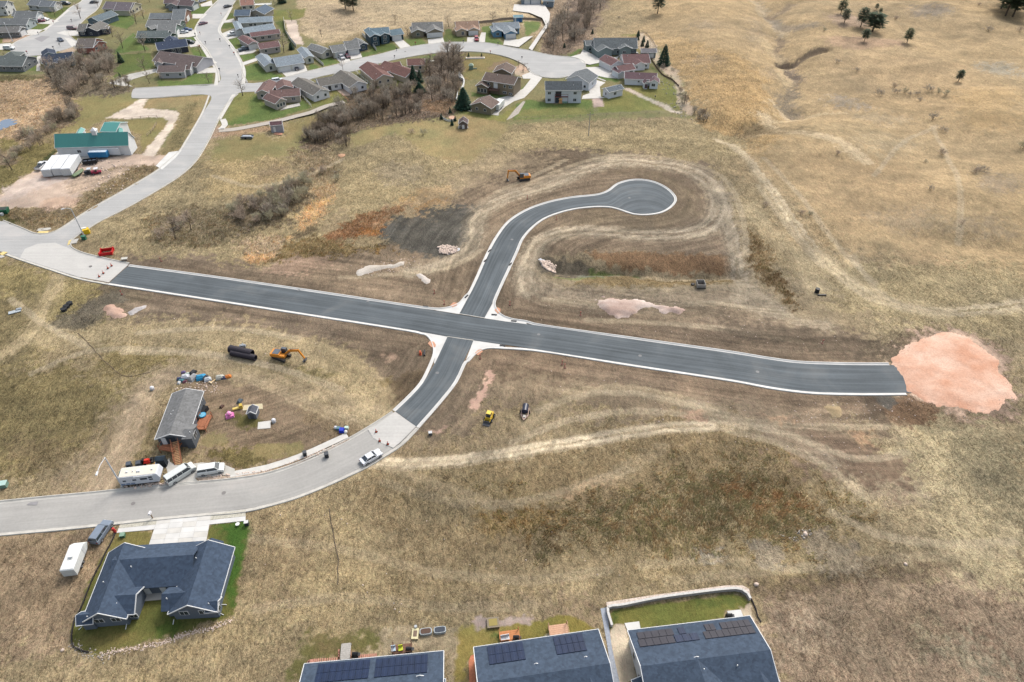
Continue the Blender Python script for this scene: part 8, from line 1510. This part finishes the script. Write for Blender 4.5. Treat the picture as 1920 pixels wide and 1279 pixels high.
for i, (x, y) in enumerate(((560, 545), (690, 566), (1010, 628), (1200, 668), (1420, 698), (960, 450), (1180, 372), (820, 700), (420, 925), (250, 945), (170, 500), (760, 97))):
    p = un(x, y); o = MB().tube((p[0], p[1], .1), (p[0], p[1], .165), .42, n=14).build("manhole_cover", cm(120, 122, 124) if i < 8 else cm(132, 128, 126)); o["kind"] = "structure"
# ---------------------------------------------------------------- trees and brush
pines = ((650, 100, 9, "upper-left pine of the hillside group"), (675, 158, 8, "pine just below the upper-left hillside pine"), (788, 188, 11, "tall pine in the middle of the hillside group"), (812, 290, 7, "small pine below the hillside group"), (1108, 298, 8, "lone pine right of the hillside group"), (1462, 568, 6, "lone pine on the open lower hillside"), (895, 70, 4, "stubby pine above the broad pine"), (920, 100, 4, "short thin pine beside the stubby one"))
for x, y, h, lab in pines: conifer("pine", x, y, h*.85, lab, None, qE, 1.1)
conifer("pine", 870, 218, 9, "broad pine, the widest of the hillside group", None, qE, 2.0)
for i, (x, y, h) in enumerate(((1790, 110, 15), (1840, 118, 16), (1760, 60, 15), (1860, 70, 14), (1810, 30, 14))): conifer("pine", x, y, h, "dark pine in the clump at the top right corner", "pines at the top right", qE, 1.3)
conifer("pine", 1103, 122, 11, "lone pine above the large grey-green house", None, qD, 1.1); conifer("pine", 1410, 78, 9, "left pine of the two in the upper tan field", None, qB, 1.2); conifer("pine", 1482, 98, 9.5, "right pine of the two in the upper tan field", None, qB, 1.3)
conifer("spruce", 1155, 575, 9, "tall blue-green spruce right of the grey shed", None, qD, 1.25); conifer("spruce", 803, 962, 8.5, "fat dark spruce beside the olive garage", None, qC, 1.6)
conifer("spruce", 360, 735, 7.5, "left dark spruce behind the red-brown duplex", None, qC, 1.1); conifer("spruce", 415, 730, 5.5, "right dark spruce behind the red-brown duplex", None, qC, 1.1); conifer("spruce", 410, 815, 4, "low dark juniper by the ravine trees", None, qC, 2.4)
for i, (x, y, h, lab) in enumerate(((932, 320, 3, "uppermost young spruce on the gravel slope"), (926, 355, 3, "young spruce touching the big house's roof corner"), (978, 372, 3, "young spruce right of the roof corner"), (968, 410, 3, "round young spruce above the grey shed"), (1010, 420, 3.4, "young spruce directly above the grey shed's roof"), (525, 300, 2.5, "small dark spruce at the thicket's right edge"), (275, 425, 2.5, "small dark bush-like spruce beside the thicket"))): conifer("spruce", x, y, h, lab, None, qD, 1.2)
for x, y, h, lab in ((683, 1005, 2.6, "small spruce above the garden circle"), (605, 1058, 2.4, "small spruce left of the garden circle"), (728, 1075, 2.2, "small spruce right of the garden circle"), (699, 1112, 2.6, "small spruce below the garden circle"), (846, 510, 2.4, "tiny spruce left of the kerbed planter"), (962, 508, 2, "tiny spruce right of the kerbed planter")): conifer("spruce", x, y, h, lab, None, qC)
conifer("spruce", 1078, 555, 5, "dark spruce on the lawn under the navy-roofed house", None, qA, 1.1); conifer("spruce", 1067, 685, 2, "tiny spruce on the lawn by the boardwalk", None, qA)
conifer("spruce", 848, 28, 8, "dark spruce behind the terracotta-roofed house", None, qB, 1.2); conifer("spruce", 932, 440, 3.6, "round green bush at the pale-roofed duplex", None, qB, 1.5, name="shrub")
# street and garden trees
for x, y, q, s, lab in ((560, 110, qA, .8, "small bare tree on the lawn right of the far left driveway"), (1000, 330, qA, .9, "bare tree behind the pale awning"), (1230, 60, qA, .8, "bare tree right of the cream-walled house"), (870, 60, qA, .7, "small bare tree at the cream-walled house's left"), (60, 560, qA, .7, "small bare tree at the left edge above the marsh"), (270, 60, qA, .9, "bare tree in front of the pale grey top left house"), (1440, 720, qA, .5, "low bare shrub-like tree at the round-window gable"), (1330, 20, qA, .8, "bare tree left of the topmost brown-roofed house"), (450, 30, qB, .7, "bare tree left of the terracotta-roofed house"), (780, 60, qB, .6, "small bare tree by the tiny tan shed"), (1200, 330, qB, .6, "dark scrubby tree behind the cream stone-gabled house"), (1850, 215, qB, .8, "dark scrubby tree behind the teal house"), (670, 240, qC, .8, "dark round bare tree between the grey and orange-roofed houses"), (300, 330, qC, .7, "small bare tree left of the far row's grey house"), (1340, 620, qC, .5, "little ornamental tree on the stony slope"), (1290, 600, qC, .5, "reddish little tree on the stony slope's left")):
    bare("tree", x, y, s, lab, None, q)
for x, y, q, s, lab in ((715, 165, qA, 1.25, "bare tree beside the top left street"), (1210, 215, qA, 1.1, "bare tree behind the cream-walled house"), (1280, 170, qA, .9, "brownish bare tree left of the long grey roof"), (1090, 430, qA, 1.0, "bare tree on the sloping lawn above the spruce"), (1290, 455, qA, 1.2, "bare tree in front of the green-walled house"), (1290, 640, qA, .9, "pale bare tree above the boardwalk"), (1330, 740, qA, .9, "pale bare tree beside the round-window gable"), (490, 150, qA, .7, "low bare tree on the lawn by the far left garage"), (110, 470, qF, 1.1, "bare tree left of the white pickup"),
                        (500, 850, qB, 1.1, "bare tree at the junction's lower corner"), (130, 510, qB, .75, "small dark bare tree on the uphill lawn"), (200, 735, qB, .8, "pale bare tree at the corner lawn"), (865, 470, qB, 1.2, "bare multi-stem tree behind the mauve-roofed house"), (935, 190, qB, .7, "bare tree at the upper field fence"), (1390, 620, qB, .55, "thin bare street tree in front of the white duplex"), (1185, 130, qC, .5, "tiny bare tree by the field driveway"), (1060, 195, qC, .9, "bare dark tree behind the sky blue house"), (525, 895, qC, 1.1, "bare spreading tree below the ravine thicket"), (590, 95, qD, .9, "bare tree on the upper slope beside the thicket"), (30, 890, qG, .8, "dark bare tree in the west brush field"), (1560, 1085, qF, .95, "dark bare tree with twisted stem in the west field")):
    if s > .1: bare("tree", x, y, s, lab, None, q)
def thicket(key, poly, q, n, s0, s1, label, group, seed=0, name="bare_shrub", cat="shrub", keys=None):
    R = random.Random(seed); Pw = np.array(pts(q, *poly)); lo = Pw.min(0); hi = Pw.max(0); k = 0; placed = []
    tries = 0
    while k < n and tries < 6000:
        tries += 1; x = R.uniform(lo[0], hi[0]); y = R.uniform(lo[1], hi[1])
        if poly_sd(np.array([x]), np.array([y]), Pw)[0] < 0: continue
        if any(abs(x-a) < 2.3 and abs(y-b) < 1.7 for a, b in placed): continue
        placed.append((x, y)); k += 1; kk = R.choice(keys) if keys else key
        bare(kk, x, y, R.uniform(s0, s1), label, group, q0, "tree" if kk.startswith("tree") else "shrub", "bare_tree" if kk.startswith("tree") else "bare_shrub")
mixk = ["tree", "bush", "dark", "bush"]
thicket(None, (480, 800, 440, 700, 520, 640, 640, 600, 760, 500, 960, 440, 1010, 520, 1000, 640, 900, 720, 980, 760, 1170, 770, 1150, 820, 1000, 830, 780, 830, 650, 860), qA, 56, .85, 1.35, "leafless grey shrub or tree in the thicket above the marsh", "thicket above the marsh", 1, keys=mixk)
thicket(None, (420, 1150, 440, 1060, 560, 1010, 620, 940, 690, 1000, 660, 1080, 560, 1150, 420, 1200, 260, 1240, 180, 1240, 220, 1180), qA, 20, .8, 1.15, "leafless shrub at the marsh's lower right edge", "brush by the barn", 2, keys=["bush", "willow", "dark"])
thicket(None, (60, 460, 240, 200, 400, 180, 420, 240, 330, 260, 150, 380, 90, 470), qF, 10, .7, 1.0, "leafless shrub between marsh and barn lawn", "brush left of the barn", 3, keys=["bush", "willow"])
thicket(None, (1060, 1279, 1040, 1180, 1120, 1080, 1250, 1000, 1400, 920, 1480, 860, 1620, 800, 1760, 770, 1895, 800, 2100, 800, 2100, 1000, 1895, 1050, 1600, 1080, 1400, 1120, 1250, 1200), qB, 90, .8, 1.2, "leafless dark shrub in the ravine brush below the duplexes", "ravine brush", 4, keys=["dark", "bush", "dark", "weed"])
thicket(None, (460, 620, 560, 520, 620, 460, 770, 460, 780, 620, 760, 760, 780, 830, 740, 930, 620, 900, 540, 820, 470, 760), qC, 42, .85, 1.3, "leafless grey tree in the ravine thicket by the curving street", "trees in the curving ravine", 5, keys=["tree", "tree", "bush", "dark"])
thicket(None, (110, 430, 130, 330, 220, 200, 330, 120, 360, 0, 500, -40, 690, -40, 640, 60, 540, 120, 520, 240, 480, 330, 380, 380, 250, 440, 170, 465), qD, 58, .95, 1.4, "leafless tree in the ravine thicket above the big gabled house", "upper ravine thicket", 6, keys=["tree", "tree", "dark", "bush"])
thicket(None, (310, 760, 340, 690, 560, 650, 700, 600, 830, 540, 900, 560, 880, 640, 760, 720, 740, 800, 640, 830, 560, 830, 440, 860, 380, 840), qG, 46, .75, 1.15, "greyish olive willow shrub in the west field hedge", "willow hedge in the west field", 7, keys=["willow", "willow", "bush"])
thicket(None, (820, 520, 830, 450, 950, 450, 1060, 420, 1130, 500, 1080, 540, 960, 500, 880, 540), qG, 12, .6, .9, "olive shrub at the willow hedge's upper end", "shrubs above the reed strip", 8, keys=["willow", "weed"])
thicket(None, (860, 240, 860, 170, 1080, 150, 1190, 220, 1170, 300, 1100, 290, 940, 280), qG, 20, .7, 1.0, "dark shrub at the ravine brush's lower end", "lower ravine brush", 9, keys=["dark", "bush"])
thicket(None, (350, 860, 450, 850, 520, 880, 420, 930, 350, 960), qG, 5, .4, .6, "low weed shrub below the willow hedge", "weeds below the hedge", 10, keys=["weed"])
thicket(None, (1480, 900, 1700, 860, 1720, 1000, 1700, 1130, 1500, 1130, 1400, 1080), qF, 8, .7, 1.1, "low leafless shrub round the twisted dark tree", "shrubs in the west field", 11, keys=["bush", "weed", "willow"])
thicket(None, (1240, 760, 1300, 760, 1360, 860, 1440, 960, 1380, 1010, 1280, 880), qD, 9, .5, .8, "grey shrub along the lower garden corner", "shrubs at the garden corner", 12, keys=["bush", "willow", "weed"])
thicket(None, (1360, 1000, 1450, 980, 1560, 1090, 1450, 1090), qD, 6, .6, .9, "dark weed shrub in the hillside crease", "crease weeds", 13, keys=["weed", "dark"])
thicket(None, (1140, 610, 1200, 600, 1250, 640, 1270, 700, 1200, 690), qD, 6, .5, .8, "garden shrub behind the mauve-roofed pair", "garden shrubs on the slope", 14, keys=["weed", "bush"])
thicket(None, (1300, 590, 1370, 560, 1390, 640, 1310, 650), qC, 4, .4, .6, "small shrub on the stony slope by the cul-de-sac", "shrubs by the cul-de-sac", 15, keys=["weed"])
for x, y, s, lab in ((345, 1190, 1.0, "left of two round grey shrubs on the open grass"), (450, 1205, 1.25, "right of two round grey shrubs on the open grass")): bare("weed", x, y, s*1.25, lab, None, qC, "shrub", "round_shrub")
for i, (x, y, s) in enumerate(((920, 662, 1.3), (1018, 608, 1), (1032, 648, 1), (1096, 642, 1), (1128, 660, .8), (1178, 656, .8), (1262, 632, 1.4), (1320, 648, 1), (1385, 658, 1.1), (1198, 698, .9), (1285, 830, 1.4), (1362, 914, 1.1), (1350, 1070, 1.2), (630, 435, .9), (762, 495, .9), (532, 218, 1), (1670, 215, 1.5), (1885, 220, 1.3), (1895, 1030, 1.8), (628, 1068, .7), (1230, 1125, .6), (1030, 135, 1), (1605, 38, .9), (1628, 1185, 1.2), (1575, 1195, 1), (1272, 760, 0))):
    if s: bare("weed", x, y, s*1.3, "low grey sagebrush clump on the golden hillside", "sagebrush on the hillside", qE, "shrub", "sagebrush")
for i, (x, y) in enumerate(((760, 165), (425, 735), (610, 368), (705, 468))): bare("weed", x, y, .9, "low grey sagebrush clump on the hillside by the estate", "sagebrush by the estate", qD, "shrub", "sagebrush")
for x, y in ((1270, 205), (1490, 447), (375, 380), (440, 388), (130, 322)): bare("weed", *conv(1400, 300, 3.692)(x, y), 1.0, "low grey sagebrush clump on the lower hillside", "sagebrush on the lower hillside", q0, "shrub", "sagebrush")
# ---------------------------------------------------------------- loose grass and weeds
def tufts(name, label, X, Y, col, h, seed, lean=.5, w=.09):
    R = np.random.RandomState(seed); n = len(X); Z = height(X, Y); a = R.rand(n)*6.283; dirn = .9+(vnoise(X/9, Y/9, 81)-.5)*3.5
    hh = h*(.5+R.rand(n)); lx = np.cos(dirn)*lean*hh+R.randn(n)*.15*hh; ly = np.sin(dirn)*lean*hh+R.randn(n)*.15*hh; dx = np.cos(a)*w*(.6+R.rand(n)); dy = np.sin(a)*w*(.6+R.rand(n))
    V = np.stack([np.stack([X-dx, Y-dy, Z-.05], 1), np.stack([X+dx, Y+dy, Z-.05], 1), np.stack([X+lx, Y+ly, Z+hh*.8], 1)], 1).reshape(-1, 3)
    F = np.arange(3*n).reshape(n, 3); C = np.repeat(col, 3, 0); return npmesh(name, V, F, M_G, col={"Col": C}, kind="stuff", label=label)
M_G = vmat("grass_blades", .95, 0)
_n = M_G.node_tree; _p = _n.nodes["Principled BSDF"]; _o = [x for x in _n.nodes if x.type == 'OUTPUT_MATERIAL'][0]
for _l in list(_p.inputs["Normal"].links): _n.links.remove(_l)
_t = _n.nodes.new("ShaderNodeBsdfTranslucent"); _x = _n.nodes.new("ShaderNodeMixShader"); _x.inputs[0].default_value = .5
_n.links.new(_p.inputs["Base Color"].links[0].from_socket, _t.inputs[0]); _n.links.new(_p.outputs[0], _x.inputs[1]); _n.links.new(_t.outputs[0], _x.inputs[2]); _n.links.new(_x.outputs[0], _o.inputs[0])
def scatter_grass():
    R = np.random.RandomState(3); idx = np.nonzero((GT[:, 0] > .8) & (GT[:, 1] < .3) & (GY < 330) & (GY > 20) & (np.abs(GX) < 60+GY*.66))[0]
    bare_ = np.ones(len(GX), bool)
    for P in ROADMASK+EXCL:
        P = np.asarray(P)[:, :2]; lo = P.min(0)-1; hi = P.max(0)+1; k = np.nonzero((GX > lo[0]) & (GX < hi[0]) & (GY > lo[1]) & (GY < hi[1]))[0]
        if len(k): bare_[k[poly_sd(GX[k], GY[k], P) > -.9]] = False
    idx = idx[bare_[idx]]
    # density per ground area: near rows are denser in vertices, so thin them evenly
    n = 150000; wgt = np.clip(GY[idx], 30, 400)**1.2; wgt /= wgt.sum(); j = R.choice(idx, n, p=wgt); X = GX[j]+R.randn(n)*.35; Y = GY[j]+R.randn(n)*.35
    keep = (fbm(X, Y, 4, 91, 3) > .40); j = j[keep]; X = X[keep]; Y = Y[keep]; v = R.uniform(.95, 2.1, (len(j), 1)); C = GCOL[j]*v
    tufts("dry_grass", "wind-bent dry grass over the fields", X, Y, C, .34, 1, .9, .07)
    idx = np.nonzero((GT[:, 2] > .5) & (GY < 420) & bare_)[0]; j = R.choice(idx, min(70000, len(idx)*2)); X = GX[j]+R.randn(len(j))*.3; Y = GY[j]+R.randn(len(j))*.3; v = R.uniform(1.1, 2.4, (len(j), 1)); hue = (fbm(X, Y, 1.0, 95, 2)[:, None]+R.randn(len(j), 1)*.08 > .5)
    C = GCOL[j]*v*np.where(hue, np.array([1.12, 1.0, .88]), np.array([.95, 1.04, .88])); tufts("weed_grass", "taller rough weeds and reeds in the ditches and marsh", X, Y, C, .5, 2, .7, .11)
ROADMASK = [r for r in ROADMASK]
GX, GY, GZ, GCOL, GT = build_ground()
scatter_grass()
